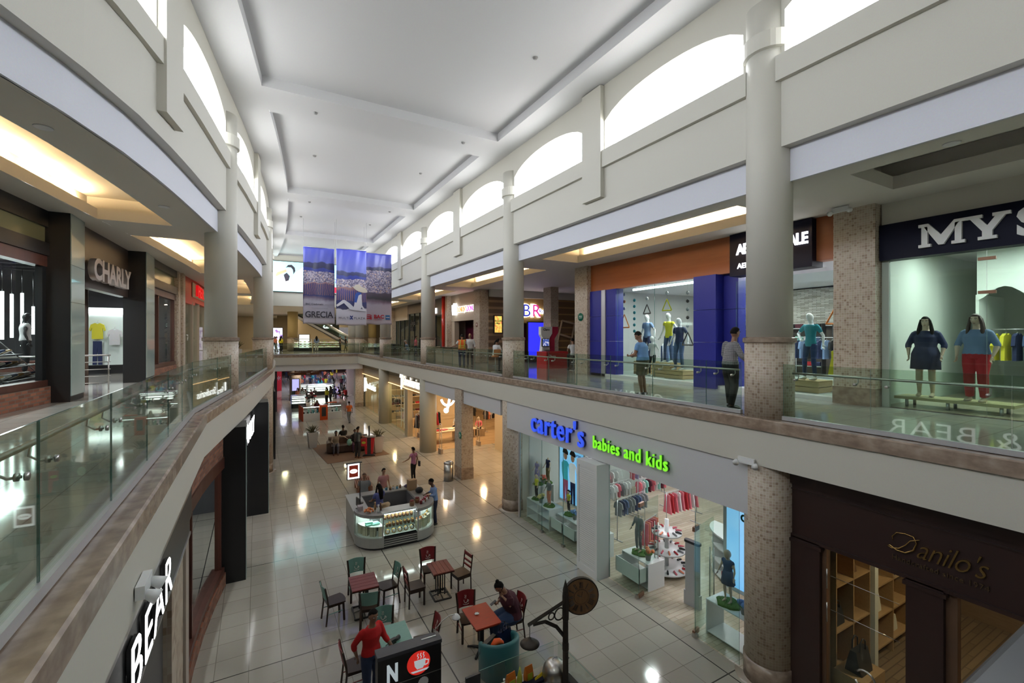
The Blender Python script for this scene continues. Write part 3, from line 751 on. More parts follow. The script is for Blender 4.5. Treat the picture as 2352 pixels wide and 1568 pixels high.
# row of hanging clothes and shelves on the back wall
def garment(colr, w=.42, h=.62, name='hanging_garment', kind='shirt'):
    g = MB()
    if kind == 'shirt':
        P = [(-.08, 0), (-w*.5, -.07), (-w*.62, -.30), (-w*.5, -.33), (-w*.40, -.18), (-w*.42, -h), (w*.42, -h), (w*.40, -.18), (w*.5, -.33), (w*.62, -.30), (w*.5, -.07), (.08, 0), (0, -.04)]
    elif kind == 'trousers':
        P = [(-w*.38, 0), (-w*.42, -h), (-w*.08, -h), (0, -.22), (w*.08, -h), (w*.42, -h), (w*.38, 0)]
    else:
        P = [(-.07, 0), (-w*.36, -.05), (-w*.34, -.25), (-w*.6, -h), (w*.6, -h), (w*.34, -.25), (w*.36, -.05), (.07, 0), (0, -.05)]
    g.prism([(u, v) for u, v in P], -.035, .035, 1); o = g.build(name, colr)
    h_ = MB(); h_.tube([(-.16, 0, -.05), (0, 0, .03), (.16, 0, -.05)], .008, 5); h_.tube([(0, 0, .03), (0, 0, .09), (.03, 0, .11), (.035, 0, .08)], .004, 5)
    h_.build('hanger', alum, o); return o
CC = [cl('cloth_navy', (.02, .03, .09)), cl('cloth_denim', (.06, .10, .20)), cl('cloth_white', (.62, .62, .62)), cl('cloth_pink', (.62, .14, .18)), cl('cloth_teal', (.02, .22, .28)), cl('cloth_grey', (.20, .21, .22)),
      cl('cloth_yellow', (.65, .60, .04)), cl('cloth_red', (.42, .02, .03)), cl('cloth_mint', (.25, .55, .48)), cl('cloth_black', (.015, .015, .017)), cl('cloth_lilac', (.35, .30, .55)), cl('cloth_chambray', (.16, .24, .40)), cl('cloth_coral', (.75, .25, .15)), cl('cloth_olive', (.10, .10, .06)), cl('cloth_maroon', (.10, .015, .03))]
CN = ['navy', 'denim blue', 'white', 'pink', 'teal', 'grey', 'bright yellow', 'red', 'mint green', 'black', 'lilac', 'chambray blue', 'coral', 'olive', 'maroon']
_g0 = {}
def hang(kind, ci, loc, rz, label, group, scale=1):
    if kind not in _g0:
        _g0[kind] = garment(CC[ci], .42 if kind != 'trousers' else .36, {'shirt': .66, 'trousers': .98, 'dress': .9}[kind], kind=kind)
        o = _g0[kind]; o.location = loc; o.rotation_euler = (0, 0, rz); o.scale = (scale,)*3
        tag(o, label, 'garment', group); remat(o, CC[ci]); return o
    o = dup(_g0[kind], loc, rz, label, group, scale); remat(o, CC[ci]); return o
def rail_rack(x, y, rz, w, z, n, kind, cols, label, where, z0=0, scale=1, stand=True, gap=None):
    """a rail on two legs carrying n garments, each its own object"""
    t = empty('clothes_rail', (x, y, z0), rz, label, 'clothes rail')
    m = MB(); m.tube([(-w/2, 0, z), (w/2, 0, z)], .014, 8)
    if stand:
        for q in (-w/2, w/2): m.tube([(q, 0, z), (q, 0, .02)], .014, 8); m.box(q-.02, q+.02, -.22, .22, 0, .03)
    m.build('rail', alum, t)
    for i in range(n):
        u = -w/2+.06+(w-.12)*i/max(1, n-1)
        c = cols[i % len(cols)]
        hang(kind, c, (x+u*cos(rz), y+u*sin(rz), z0+z-.1*scale), rz+pi/2+random.uniform(-.15, .15), '%s garment on %s' % (CN[c], where), 'garments on '+where, scale)
for i, (yy_, cols) in enumerate(((7.0, [2, 5, 10, 1]), (8.9, [0, 9, 11, 0]), (11.2, [1, 4, 1, 9]), (13.3, [14, 5, 11, 2]))):
    rail_rack(17.6, yy_, pi/2, 1.5, 1.45, 8, 'shirt', cols, 'clothes rail %s inside the blue fronted shop' % ('nearest the mosaic pillar', 'behind the entrance', 'behind the window mannequins', 'farthest from the camera')[i], 'the %s rail inside the blue fronted shop' % ('first', 'second', 'third', 'fourth')[i], F2+.1)
for (px, yy_, cols) in ((14.6, 12.9, [1, 11, 8, 1]), (14.2, 10.3, [5, 1, 3, 14]), (13.9, 6.4, [6, 6, 3, 6])):
    rail_rack(px, yy_, .2, 1.2, 1.2, 6, 'trousers' if px > 14 else 'dress', cols, 'low rail of clothes at X behind the display window'.replace('X', 'the left' if yy_ > 12 else 'the middle' if yy_ > 9 else 'the right'), 'the low rail at %s window side' % ('the left' if yy_ > 12 else 'the middle' if yy_ > 9 else 'the right'), F2+.1, .8)
for y0_ in (6.6, 8.4, 10.2, 12.0, 13.8):
    t = empty('clothes_shelf', (19.2, y0_, F2+.1), 0, None, 'shelves')
    m = MB(); m.box(-.15, .15, -.72, -.69, 0, 2.0); m.box(-.15, .15, .69, .72, 0, 2.0); m.build('frame', dark, t)
    for z in (.3, .8, 1.3, 1.8):
        m = MB(); m.box(-.15, .15, -.69, .69, z, z+.03); m.build('shelf', pure, t)
        for q in range(4):
            c = random.choice([0, 1, 2, 7, 9, 11, 14, 8]); st = MB()
            for r_ in range(3): st.bev(-.13, .13, -.64+q*.33, -.36+q*.33, z+.032+r_*.055, z+.083+r_*.055, .02, 1)
            o = st.build('folded_pile', CC[c]); o.location = (19.2, y0_, F2+.1); tag(o, '%s folded clothes pile on the back wall shelves of the blue fronted shop' % CN[c], 'clothes', 'folded clothes on the back shelves')
    tag(t, ['dark framed shelf unit at the back wall %s' % q for q in ('nearest the mosaic pillar', 'behind the big column', 'behind the entrance', 'behind the yellow shirt mannequin', 'in the far left corner')][[6.6, 8.4, 10.2, 12.0, 13.8].index(y0_)], group='back wall shelves')
# crates and mannequins in the window
def crate(x, y, z, w, d, h, rz, label):
    t = empty('wooden_crate', (x, y, z), rz, label, 'crate', 'slatted display crates')
    n = max(2, int(h/.11)); sh = h/n
    for i in range(n):
        m = MB(); a, b = i*sh+.008, (i+1)*sh-.008
        for u0, u1, v0, v1 in ((-w/2, w/2, -d/2, -d/2+.015), (-w/2, w/2, d/2-.015, d/2), (-w/2, -w/2+.015, -d/2+.016, d/2-.016), (w/2-.015, w/2, -d/2+.016, d/2-.016)): m.box(u0, u1, v0, v1, a, b)
        m.build('slat_ring', pine, t)
    m = MB(); m.box(-w/2, w/2, -d/2, d/2, h, h+.015)
    for u in (-w/2+.03, w/2-.03):
        for v in (-d/2+.03, d/2-.03): m.box(u-.014, u+.014, v-.014, v+.014, 0, h)
    m.build('lid', pine, t)
crate(13.3, 11.9, F2+.1, .7, .8, .5, 0, 'tall slatted wooden crate under the yellow shirt mannequin')
crate(13.1, 11.15, F2+.1, .7, .8, .28, 0, 'low slatted wooden crate under the navy shirt mannequin')
crate(13.5, 13.15, F2+.1, .7, .7, .5, 0, 'slatted wooden crate half behind the man in the blue t-shirt')
crate(13.0, 6.75, F2+.1, .7, .75, .3, 0, 'slatted wooden crate under the teal blouse mannequin')
mp = dict(elR=(.30, -.06, 1.15), wrR=(.36, .02, .93), elL=(-.30, -.06, 1.15), wrL=(-.36, .02, .93), knR=(.12, .06, .5), anR=(.15, .02, .08))
RF = pi/2   # facing -X
figure((13.5, 13.1, F2+.62), RF, 'white egg headed mannequin in a chambray blue shirt, left in the blue shop window', mp, 1.85, .9, mann_w, CC[11], .4, CC[0], 1, name='mannequin', cat='mannequin', face=False)
figure((13.3, 11.85, F2+.62), RF, 'white mannequin in a sleeveless bright yellow top and jeans', dict(mp, wrL=(-.45, .12, 1.0), elL=(-.36, .0, 1.2)), 1.85, .85, mann_w, CC[6], 0.05, CC[1], 1, name='mannequin', cat='mannequin', face=False)
figure((13.05, 11.15, F2+.40), RF, 'white mannequin in a navy shirt over a yellow t-shirt with jeans', mp, 1.85, .95, mann_w, CC[0], .4, CC[1], 1, name='mannequin', cat='mannequin', face=False)
figure((13.1, 12.45, F2+.1), RF, 'small white child mannequin in a white vest and black leggings', dict(mp, wrR=(.15, .25, 1.0)), 1.50, .75, mann_w, CC[2], .05, CC[9], 1, name='mannequin', cat='mannequin', face=False, child=1.15)
figure((13.0, 6.75, F2+.42), RF-.2, 'white mannequin in a teal blouse with one hand on the hip', dict(mp, elR=(.40, -.05, 1.2), wrR=(.20, .10, 1.05)), 1.8, .85, mann_w, CC[4], .42, cl('jeans_dark', (.02, .04, .12)), 1, name='mannequin', cat='mannequin', face=False)
# hanging discs and triangles
def triangle(y, z, s_, colr, nm, lab, x=12.75):
    t = empty('hanging_triangle', (x, y, z), 0, lab, 'window ornament', 'hanging window ornaments')
    m = MB(); P = [V((0, -s_*.5, 0)), V((0, s_*.5, 0)), V((0, 0, s_*.95))]
    for i in range(3): m.tube([tuple(P[i]), tuple(P[(i+1) % 3])], .025, 4, False)
    m.build('frame', colr, t)
    m = MB(); m.tube([(0, 0, s_*.95), (0, 0, 8.7-z)], .003, 4); m.build('cord', alum, t)
    for i in range(int((8.55-z-s_)/.28)):
        m = MB(); m.tube([(-.012, 0, s_+.2+i*.28), (.012, 0, s_+.2+i*.28)], .06, 12); m.build('disc', colr if i % 2 else alum, t)
OR = M('orange_lacquer', (.65, .18, .02), .35); YE = M('yellow_lacquer', (.62, .58, .04), .35); GYL = M('dark_lacquer', (.06, .05, .05), .35)
triangle(13.6, 7.15, .55, OR, 'o', 'orange triangle hanging at the left of the blue shop window')
triangle(12.4, 7.65, .36, GYL, 'g', 'small dark grey triangle hanging in the window')
triangle(11.45, 7.72, .42, YE, 'y', 'yellow triangle hanging above the yellow top mannequin')
triangle(10.55, 6.5, .45, GYL, 'd', 'dark triangle hanging low in front of the navy shirt mannequin')
triangle(6.0, 7.1, .5, OR, 'o', 'orange triangle hanging next to the teal blouse mannequin')
for y0_, z0_ in ((13.1, 6.9), (9.9, 7.1)):
    t = empty('disc_string', (12.8, y0_, z0_), 0, 'string of hanging discs %s in the blue shop window' % ('left of the chambray mannequin' if y0_ > 12 else 'against the right blue pier'), 'window ornament', 'hanging window ornaments')
    m = MB(); m.tube([(0, 0, 0), (0, 0, 8.7-z0_)], .003, 4); m.build('cord', alum, t)
    for i in range(6): m = MB(); m.tube([(-.012, 0, .1+i*.24), (.012, 0, .1+i*.24)], .06, 12); m.build('disc', CC[4] if y0_ > 12 else OR, t)
# lamps inside
def downlight(x, y, z, r=.09, lab=None, power=0, group='ceiling downlights', em=lampw, col=(1, .9, .75)):
    t = empty('downlight', (x, y, z), 0, lab, 'ceiling light', group)
    m = MB(); m.lathe([(r, -.012), (r*1.25, -.012), (r*1.3, .0), (r, 0)], n=16); m.build('trim_ring', white, t)
    m = MB(); m.lathe([(.0, -.004), (r, -.004), (r, .002)], n=16); m.build('lens', em, t)
    if power: area_light('downlight_glow', (x, y, z-.03), (r*2, r*2), power, col)
    return t
coolw = M('cool_lamp', (.95, 1, 1), 1, 0, 7)
for i, (x, y) in enumerate(((14, 7), (14, 10), (14, 12.8), (16.5, 7), (16.5, 10), (16.5, 12.8))): downlight(x, y, 8.745, .1, 'round white downlight in the blue shop ceiling', 0, 'downlights of the blue fronted shop', coolw)
for y in (7.2, 11.8):
    area_light('shop_panel_light', (13.6, y, 8.7), (.25, 3), 150, (.93, .97, 1)); area_light('shop_panel_light', (17.2, y, 8.7), (.25, 3), 110, (1, .95, .88))
m = MB(); m.box(13.0, 13.06, 9.8, 13.4, 8.6, 8.68); o = m.build('light_strip', M('strip_lamp', (.9, .95, 1), 1, 0, 5)); tag(o, 'bright white strip lamp along the top of the blue shop window', 'lamp')

# ---- plus size shop
t = empty('storefront', (0, 0, 0), 0, 'navy fascia and tall glass of the plus size shop at the right edge', 'shop front')
m = MB(); m.box(12.15, 12.5, -4, 4.86, 8.46, 9.25); m.build('navy_fascia', navy, t)
m = MB(); m.box(12.25, 12.5, -4, 4.86, 9.25, SF+.02); m.build('cream_band', cream, t)
m = MB(); m.box(12.27, 12.36, 4.73, 4.86, F2, 8.46); m.build('frame', M('pale_green_frame', (.55, .62, .56), .5), t)
glassbox(t, 12.3, [-4, -1, 1.2, 3.18, 4.73], F2+.02, 8.46)
for z in (8.25, 7.6): m = MB(); m.box(12.27, 12.33, 3.05, 3.3, z, z+.06); m.build('glass_clamp', M('bronze_clamp', (.28, .15, .09), .4, .5), t)
s = empty('shop_sign', (0, 0, 0), 0, 'white slab serif letters on the navy fascia of the plus size shop', 'sign')
def slab_letters():
    m = MB(); h = .48; fr = RFR; W_ = .20; sf = .06
    def pl(P, y, z): plate(m, P, (12.15, y, z), fr['X'], fr['Y'], fr['Z'], .07)
    z0 = 8.62
    # M
    y = 4.12
    for q in (0, .52): pl([(q-.03, 0), (q+.17, 0), (q+.17, sf), (q+.12, sf), (q+.12, h-sf), (q+.02, h-sf), (q+.02, sf), (q-.03, sf)], y, z0)
    pl([(-.03, h), (.13, h), (.33, .22), (.53, h), (.69, h), (.69, h-sf), (.60, h-sf), (.37, .02), (.29, .02), (.06, h-sf), (-.03, h-sf)], y, z0)
    # Y
    y = 3.38
    pl([(-.05, h), (.19, h), (.19, h-sf), (.15, h-sf), (.26, .26), (.37, h-sf), (.33, h-sf), (.33, h), (.57, h), (.57, h-sf), (.50, h-sf), (.33, .16), (.33, sf), (.39, sf), (.39, 0), (.13, 0), (.13, sf), (.19, sf), (.19, .16), (.02, h-sf), (-.05, h-sf)], y, z0)
    return m
m = slab_letters(); m.build('lettering', M('sign_white', (.80, .80, .78), .4), s)
text('S SIZE', 'lettering_end', bpy.data.materials['sign_white'], .68, (12.15, 2.74, 8.62), 'R', s, .035, .03)
room(12.5, 19, -4, 4.9, F2, 8.9, M('shop_mint_wall', (.62, .68, .62), .6), 'wall_plus_shop')
m = MB(); m.quad((12.3, -4, F2+.012), (19, -4, F2+.012), (19, 4.9, F2+.012), (12.3, 4.9, F2+.012)); S(m, 'floor_plus_shop', woodfl)
for i, y in enumerate((4.15, 3.2, 2.25, 1.3)):
    m = MB(); P = [(0, 0), (0, 2.75)]+[(.04+.0*k, 2.75) for k in range(1)]+[(1.25, 2.75), (1.25, 0)]
    m.box(15.4, 17.2, y-.03, y+.03, F2, F2+2.6)
    for k in range(8):
        a, b = k/8, (k+1)/8; f = lambda q: 2.45+.32*sin(pi*q)**1.5
        m.add([(15.38, y-.95*a, F2+f(a)), (15.38, y-.95*b, F2+f(b)), (15.38, y-.95*b, F2+3.7), (15.38, y-.95*a, F2+3.7)], [(0, 1, 2, 3)])
    W0(m, 'trim_display_bay', bpy.data.materials['shop_mint_wall'])
    rail_rack(15.9, y-.47, pi/2+.0, .7, 1.75, 4, ['shirt', 'dress', 'shirt', 'shirt'][i], [[1, 0, 6, 6], [11, 2, 1, 11], [2, 0, 7, 1], [7, 11, 7, 5]][i], 'wall rail in the %s bay of the plus size shop' % ('first', 'second', 'third', 'fourth')[i], 'the %s bay of the plus size shop' % ('first', 'second', 'third', 'fourth')[i], F2, 1, False)
m = MB(); m.box(12.7, 13.35, 2.9, 5.0-.2, F2+.17, F2+.23)
t = m.build('display_platform', M('pale_yellow_wood', (.55, .47, .26), .4)); tag(t, 'long low pale wooden platform carrying the two wigged mannequins', 'platform')
for y in (3.1, 3.9, 4.6):
    for x in (12.8, 13.2): m = MB(); m.cyl((x, y, 0), .03, F2, F2+.17, 10); m.build('leg', alum, t)
mp2 = dict(elR=(.30, -.02, 1.13), wrR=(.27, .10, .90), elL=(-.30, -.02, 1.13), wrL=(-.27, .10, .90))
t = figure((13.05, 4.35, F2+.235), RF+.15, 'plus size mannequin with long black wig in a navy dress', mp2, 1.78, 1.3, mann_s, CC[0], .75, None, skirt=(CC[0], .60, .98), hair=hair_m, hstyle='long', name='mannequin', cat='mannequin')
t = figure((12.95, 3.5, F2+.235), RF-.1, 'plus size mannequin with long brown wig, chambray shirt and bright red trousers', mp2, 1.80, 1.3, mann_s, CC[11], .62, CC[7], 1, hair=hair_b, hstyle='long', name='mannequin', cat='mannequin')
t = empty('garment_stand', (13.9, 2.55, F2), 0, 'white rail stand with curved arms at the right edge of the plus size window', 'clothes rail')
m = MB(); m.box(-.2, .2, -.2, .2, 0, .35); m.box(-.03, .03, -.03, .03, .35, 1.9); m.build('post', pure, t)
for z in (.7, 1.0, 1.4, 1.85): m = MB(); m.tube([(0, -.02, z), (0, .15, z+.05), (0, .3, z-.02)], .02, 8); m.build('arm', pure, t)
hang('dress', 5, (13.6, 2.35, F2+1.45), pi/2+.2, 'grey dress on the white stand at the right edge', None)
for i, (x, y) in enumerate(((13.1, 4.3), (13.0, 3.7), (12.9, 3.05), (14.4, 2.8))): downlight(x, y, 8.89, .11, 'round downlight above the plus size window', 0, 'downlights of the plus size shop', coolw)
for y in (.5, 3.2): area_light('shop_panel_light', (14, y, 8.8), (.3, 2), 110, (.93, 1, .95))
m = MB(); m.box(14.6, 15.6, 2.2, 2.9, 8.86, 8.9); o = m.build('ceiling_panel_light', coolw); tag(o, 'square fluorescent panel in the plus size shop ceiling', 'ceiling light')
def camera_dome(x, y, z, lab):
    t = empty('security_camera', (x, y, z), 0, lab, 'security camera')
    m = MB(); m.tube([(0, 0, 0), (0, 0, -.1), (-.05, -.03, -.13)], .015, 6); m.build('bracket', black, t)
    m = MB(); m.tube([(.05, .04, -.11), (-.12, -.08, -.17)], .035, 10); m.build('body', black, t)
camera_dome(13.3, 4.05, 8.9, 'small black security camera hanging in the plus size shop')
# ---- emergency lamps
def emergency(x, y, z, d, lab):
    t = empty('emergency_lamp', (x, y, z), 0, lab, 'emergency light')
    r = (lambda a, b, c: (c, a, b)) if d == 'R' else (lambda a, b, c: (a, c, b))
    m = MB(); a, b = r(-.17, -.06, -.05), r(.17, .06, .0); m.box(min(a[0], b[0]), max(a[0], b[0]), min(a[1], b[1]), max(a[1], b[1]), min(a[2], b[2]), max(a[2], b[2])); m.build('housing', pure, t)
    for q in (-.2, .2): m = MB(); p0 = V(r(q, -.03, -.03)); m.tube([tuple(p0), tuple(p0+V((-.09, -.03, -.04)))], [.035, .06], 12); m.build('lamp_head', pure, t)
emergency(11.65, 5.4, SF-.07, 'R', 'white twin headed emergency lamp under the walkway ceiling by the mosaic pillar')
emergency(8.42, 5.55, 4.33, 'R', 'white twin headed emergency lamp on the balcony face above the big mosaic column')
# ---- signs on pillars
def round_sign(x, y, z, d, colr, lab, r=.14):
    t = empty('round_sign', (x, y, z), 0, lab, 'sign')
    m = MB(); m.tube([(0, 0, 0), (-.02, 0, 0)] if d == 'R' else [(0, 0, 0), (0, -.02, 0)], r, 24); m.build('disc', colr, t)
    m = MB(); f = RFR if d == 'R' else SFR; o = (-.02, 0, 0) if d == 'R' else (0, -.02, 0)
    for P in ([(-.09, .0), (-.02, .02), (-.04, .06), (-.07, .05)], [(.0, .0), (.02, 0), (.02, .05), (.0, .05)], [(.04, -.01), (.09, -.01), (.07, .06), (.05, .06)], [(-.09, -.05), (.09, -.05), (.09, -.035), (-.09, -.035)]): plate(m, P, o, f['X'], f['Y'], f['Z'], .004)
    m.build('pictogram', pure, t)
green = M('sign_green', (.0, .16, .10), .4)
round_sign(11.99, 15.42, 7.62, 'R', green, 'round green assembly point sign on the upper square pillar', .17)
round_sign(11.99, 25.9, 7.55, 'R', M('sign_red_brown', (.3, .15, .12), .5), 'small round red marked sign on the pillar by the doughnut counter', .15)
# ================================================================ upper floor, lobby and food counters
brownw = tiles('brown_slats', (9, .42), [(0, (.26, .17, .10)), (1, (.36, .25, .16))], (.12, .08, .05), .03, 'wall', .5)
burg = M('burgundy', (.10, .008, .03), .35)
m = MB(); m.box(12.6, 14.3, 25.4, 25.6, F2, SF); S(m, 'wall_lobby_brown', brownw)
m = MB(); m.box(14.3, 21, 25.4, 25.6, 7.7, 9.3); m.box(16.9, 21, 25.38, 25.6, F2, 7.7); m.box(14.3, 14.6, 25.4, 25.6, F2, 7.7); S(m, 'wall_lobby_mustard', mustard)
m = MB(); m.box(14.6, 16.9, 26.6, 26.7, F2, 7.7); m.box(14.5, 14.6, 25.6, 26.7, F2, 7.7); S(m, 'wall_lobby_recess', burg)
m = MB(); m.box(17.3, 21, 25.3, 25.38, F2, 9.3); S(m, 'wall_lobby_slats', tiles('gold_slats', (9, .45), [(0, (.40, .24, .08)), (1, (.55, .36, .14))], (.2, .12, .05), .04, 'wall', .5))
m = MB(); m.box(12.6, 21, 25.2, 25.6, 9.3, SF+.02); S(m, 'trim_lobby_beam', cream)
m = MB(); m.box(21, 21.2, 15, 25.6, F2, SF); m.box(12.6, 21, 15.0, 15.02, F2, SF); S(m, 'wall_lobby_side', cream)
t = empty('shop_sign', (0, 25.38, 0), 0, 'blue and pink ice cream shop letters half hidden by a mosaic pillar', 'sign')
bl = M('sign_blue', (.05, .06, .55), .4, 0, .8); pk = M('sign_pink', (.8, .03, .30), .4, 0, .9)
text('Baskin', 'side_lettering', wsign, .42, (13.75, 25.36, 8.35), 'S', t, .04, .03, .1, .8); text('Baskin', 'side_lettering_face', bl, .42, (13.75, 25.30, 8.35), 'S', t, .01, .0, .1, .8, font_up=0)
text('BR', 'large_lettering', wsign, 1.15, (14.92, 25.34, 8.12), 'S', t, .04, .045); text('B', 'large_lettering_face', bl, 1.15, (14.92, 25.27, 8.12), 'S', t, .01, 0); text('R', 'large_letter_face', pk, 1.15, (15.66, 25.27, 8.12), 'S', t, .01, 0)
text('Robbins', 'side_lettering', wsign, .42, (16.2, 25.36, 8.35), 'S', t, .04, .03, .1, .85); text('Robbins', 'side_lettering_face', bl, .42, (16.2, 25.30, 8.35), 'S', t, .01, .0, .1, .85)
for ch in t.children: ch.location.y = -25.38
t = empty('wall_cup_outline', (18.6, 25.25, 6.0), 0, 'cream outline of a tilted drinking cup on the slatted wall', 'wall decoration')
m = MB()
for a, b in (((-.45, 0), (.05, 1.9)), ((.05, 1.9), (1.1, 1.7)), ((1.1, 1.7), (.75, .2)), ((-.2, 1.0), (.95, .7))): m.tube([(a[0]-.6, 0, a[1]), (b[0]-.6, 0, b[1])], .07, 6)
m.build('outline', M('cream_lacquer', (.75, .58, .36), .5), t)
def screen(x, y, z, w, h, d, label, cat, facem, frame=black, lit=1.5, stand=True, z0=F2):
    t = empty('display_screen', (x, y, z0), 0, label, cat)
    def B(m, u0, u1, v0, v1, e0, e1):
        if d == 'S': m.box(u0, u1, e0, e1, v0, v1)
        elif d == 'R': m.box(e0, e1, -u1, -u0, v0, v1)
        else: m.box(-e1, -e0, u0, u1, v0, v1)
    m = MB(); B(m, -w/2, w/2, z-z0-h/2, z-z0+h/2, .0, .1); m.build('casing', frame, t)
    m = MB(); B(m, -w/2+.06, w/2-.06, z-z0-h/2+.06, z-z0+h/2-.06, -.012, -.001); m.build('screen', facem, t)
    if stand: m = MB(); B(m, -w/2, w/2, 0, z-z0-h/2, .0, .1); B(m, -w/2, w/2, 0, .04, -.2, .25); m.build('stand', frame, t)
    return t
screen(15.3, 24.2, 6.65, 1.25, 2.2, 'S', 'tall black kiosk screen glowing plain deep blue in the upper lobby', 'screen', M('blue_screen', (.03, .03, 1), .5, 0, 1.3))
def picture(name, stops, scale=3, strength=1.2, stretch=(1, 1, 1)):
    m = noisy(name, stops, scale, .5, stretch, 3); nt = m.node_tree; b = nt.nodes['Principled BSDF']
    nt.links.new(b.inputs['Base Color'].links[0].from_socket, b.inputs['Emission Color']); b.inputs['Emission Strength'].default_value = strength; return m
s = screen(13.2, 25.3, 7.58, .62, 1.15, 'S', 'small upright menu screen with food pictures on the brown slatted wall', 'menu screen', picture('menu_picture', [(0, (.2, .5, .1)), (.35, (.6, .7, .15)), (.5, (.8, .5, .1)), (.65, (.6, .1, .05)), (.8, (.9, .85, .6))], 5, 1.1), stand=False)
text('Bocadillo\ny Mas', 'lettering', black, .15, (-.25, -.014, 2.55), 'S', s, .002, .003)
# phone kiosk
t = empty('phone_kiosk', (12.75, 19.3, F2), 0, 'red and white phone company kiosk with small screen and red counter', 'kiosk')
redp = M('kiosk_red', (.55, .02, .03), .3)
m = MB(); m.box(-.25, 1.1, -.5, .4, 0, .85); m.build('counter', redp, t)
m = MB()
P = [(-.32, 2.1), (.35, 2.1), (.35, 1.75), (.2, 1.55), (.2, .86), (-.28, .86), (-.2, 1.5), (-.32, 1.7)]
m.prism(P, -.12, .12, 1); m.build('white_panel', pure, t)
m = MB(); m.prism([(.352, 2.1), (.72, 2.1), (.72, 1.8), (.5, 1.5), (.5, .86), (.202, .86), (.202, 1.52), (.352, 1.72)], -.12, .12, 1); m.build('red_panel', M('kiosk_magenta', (.35, .01, .05), .3), t)
m = MB(); m.box(-.30, .12, -.2, -.12, 1.1, 1.5); m.build('monitor', black, t)
m = MB(); m.box(-.27, .09, -.21, -.201, 1.13, 1.47); m.build('monitor_screen', picture('phone_screen', [(0, (.02, .03, .1)), (.5, (.05, .1, .4)), (.6, (.7, .7, .9)), (1, (.05, .02, .1))], 6, .8), t)
m = MB(); m.box(-.2, .1, -.3, -.12, .92, .95); m.build('shelf', steel, t)
text('Claro', 'logo', black, .17, (-.2, -.122, 1.9), 'S', t, .003, .003); text('Claro', 'counter_logo', M('logo_w', (.8, .8, .8), .5), .2, (-.15, -.502, .55), 'S', t, .003, .004)
def stool(x, y, z, h, seat, lab, cat='stool', back=None):
    t = empty('bar_stool', (x, y, z), 0, lab, cat)
    m = MB(); m.lathe([(.02, h-.06), (.17, h-.05), (.19, h-.02), (.17, h+.03), (.02, h+.035)], n=16); m.build('seat', seat, t)
    m = MB(); m.cyl((0, 0, 0), .022, .02, h-.05, 10); m.build('pole', steel, t)
    m = MB(); m.lathe([(.2, 0), (.19, .02), (.04, .035)], n=20); m.build('base', steel, t)
    m = MB(); m.tube([(.13*cos(a), .13*sin(a), .28) for a in [2*pi*i/12 for i in range(13)]], .008, 6); m.build('foot_ring', steel, t)
    if back: m = MB(); m.bev(-.17, .17, -.2, -.17, h+.05, h+.3, .04, 1); m.build('backrest', back, t)
    return t
stool(13.1, 17.4, F2, .66, black, 'black padded swivel stool at the phone kiosk')
SITK = SIT(.66)
figure((13.1, 17.4, F2), -.3, 'person in a white t-shirt seated on the black stool at the phone kiosk', SITK, 1.7, 1, SK['brown'], CC[2], .35, CC[9], 1, None, black, hair_m)
# doughnut shop
t = empty('storefront', (0, 0, 0), 0, 'beige doughnut counter front with burgundy opening on the upper right', 'shop front')
m = MB(); m.box(12.2, 12.5, 26.4, 30.9, 7.9, SF); m.build('beige_fascia', beige_w, t)
m = MB(); m.box(13.4, 13.5, 26.4, 30.9, F2, 7.95); m.build('burgundy_wall', burg, t)
m = MB(); m.box(12.25, 12.6, 30.2, 30.9, F2, 7.9); m.build('beige_pier', beige_w, t)
s = empty('shop_sign', (0, 0, 0), 0, 'orange and pink rounded doughnut shop letters with a white cup', 'sign')
pk2 = M('neon_pink', (1, .05, .35), .4, 0, 1.8); or2 = M('neon_orange', (1, .17, .02), .4, 0, 1.8)
text("DUNKIN'", 'lettering_orange', wsign, .50, (12.16, 29.45, 8.5), 'R', s, .03, .035, 0, .95, wx=.78); text("DUNKIN'", 'lettering_orange_face', or2, .50, (12.11, 29.45, 8.5), 'R', s, .01, .008, 0, .95, wx=.78)
text("DONUTS", 'lettering_pink', wsign, .50, (12.16, 27.72, 8.5), 'R', s, .03, .035, 0, .95, wx=.78); text("DONUTS", 'lettering_pink_face', pk2, .50, (12.11, 27.72, 8.5), 'R', s, .01, .008, 0, .95, wx=.78)
m = MB(); m.cyl((12.1, 29.75, 0), .2, 8.32, 9.0, 12, .24); m.cyl((12.1, 29.75, 0), .14, 9.0, 9.14, 12, .12); m.build('white_cup', wsign, s)
def counter(x0, x1, y0, y1, z, h, lab, topm, bodym, name='counter'):
    t = empty(name, ((x0+x1)/2, (y0+y1)/2, z), 0, lab, 'counter'); a, b = (x1-x0)/2, (y1-y0)/2
    m = MB(); m.box(-a+.04, a-.04, -b+.04, b-.04, 0, h-.05); m.build('body', bodym, t)
    m = MB(); m.bev(-a, a, -b, b, h-.05, h, .06, 2); m.build('top', topm, t); return t
counter(10.1, 10.9, 24.0, 31.0, F2, .95, 'long brown seating counter in front of the doughnut shop', M('brown_top', (.12, .06, .04), .2), M('beige_counter', (.45, .36, .26), .5))
counter(13.0, 13.38, 26.6, 30.1, F2, 1.05, 'burgundy serving counter inside the doughnut shop', M('dark_top', (.03, .02, .02), .3), burg)
m = MB(); m.cyl((11.85, 31.35, 0), .13, F2, SF, 16); o = m.build('red_post', M('gloss_red', (.5, .02, .01), .15)); tag(o, 'glossy red round post at the edge of the doughnut shop', 'post')
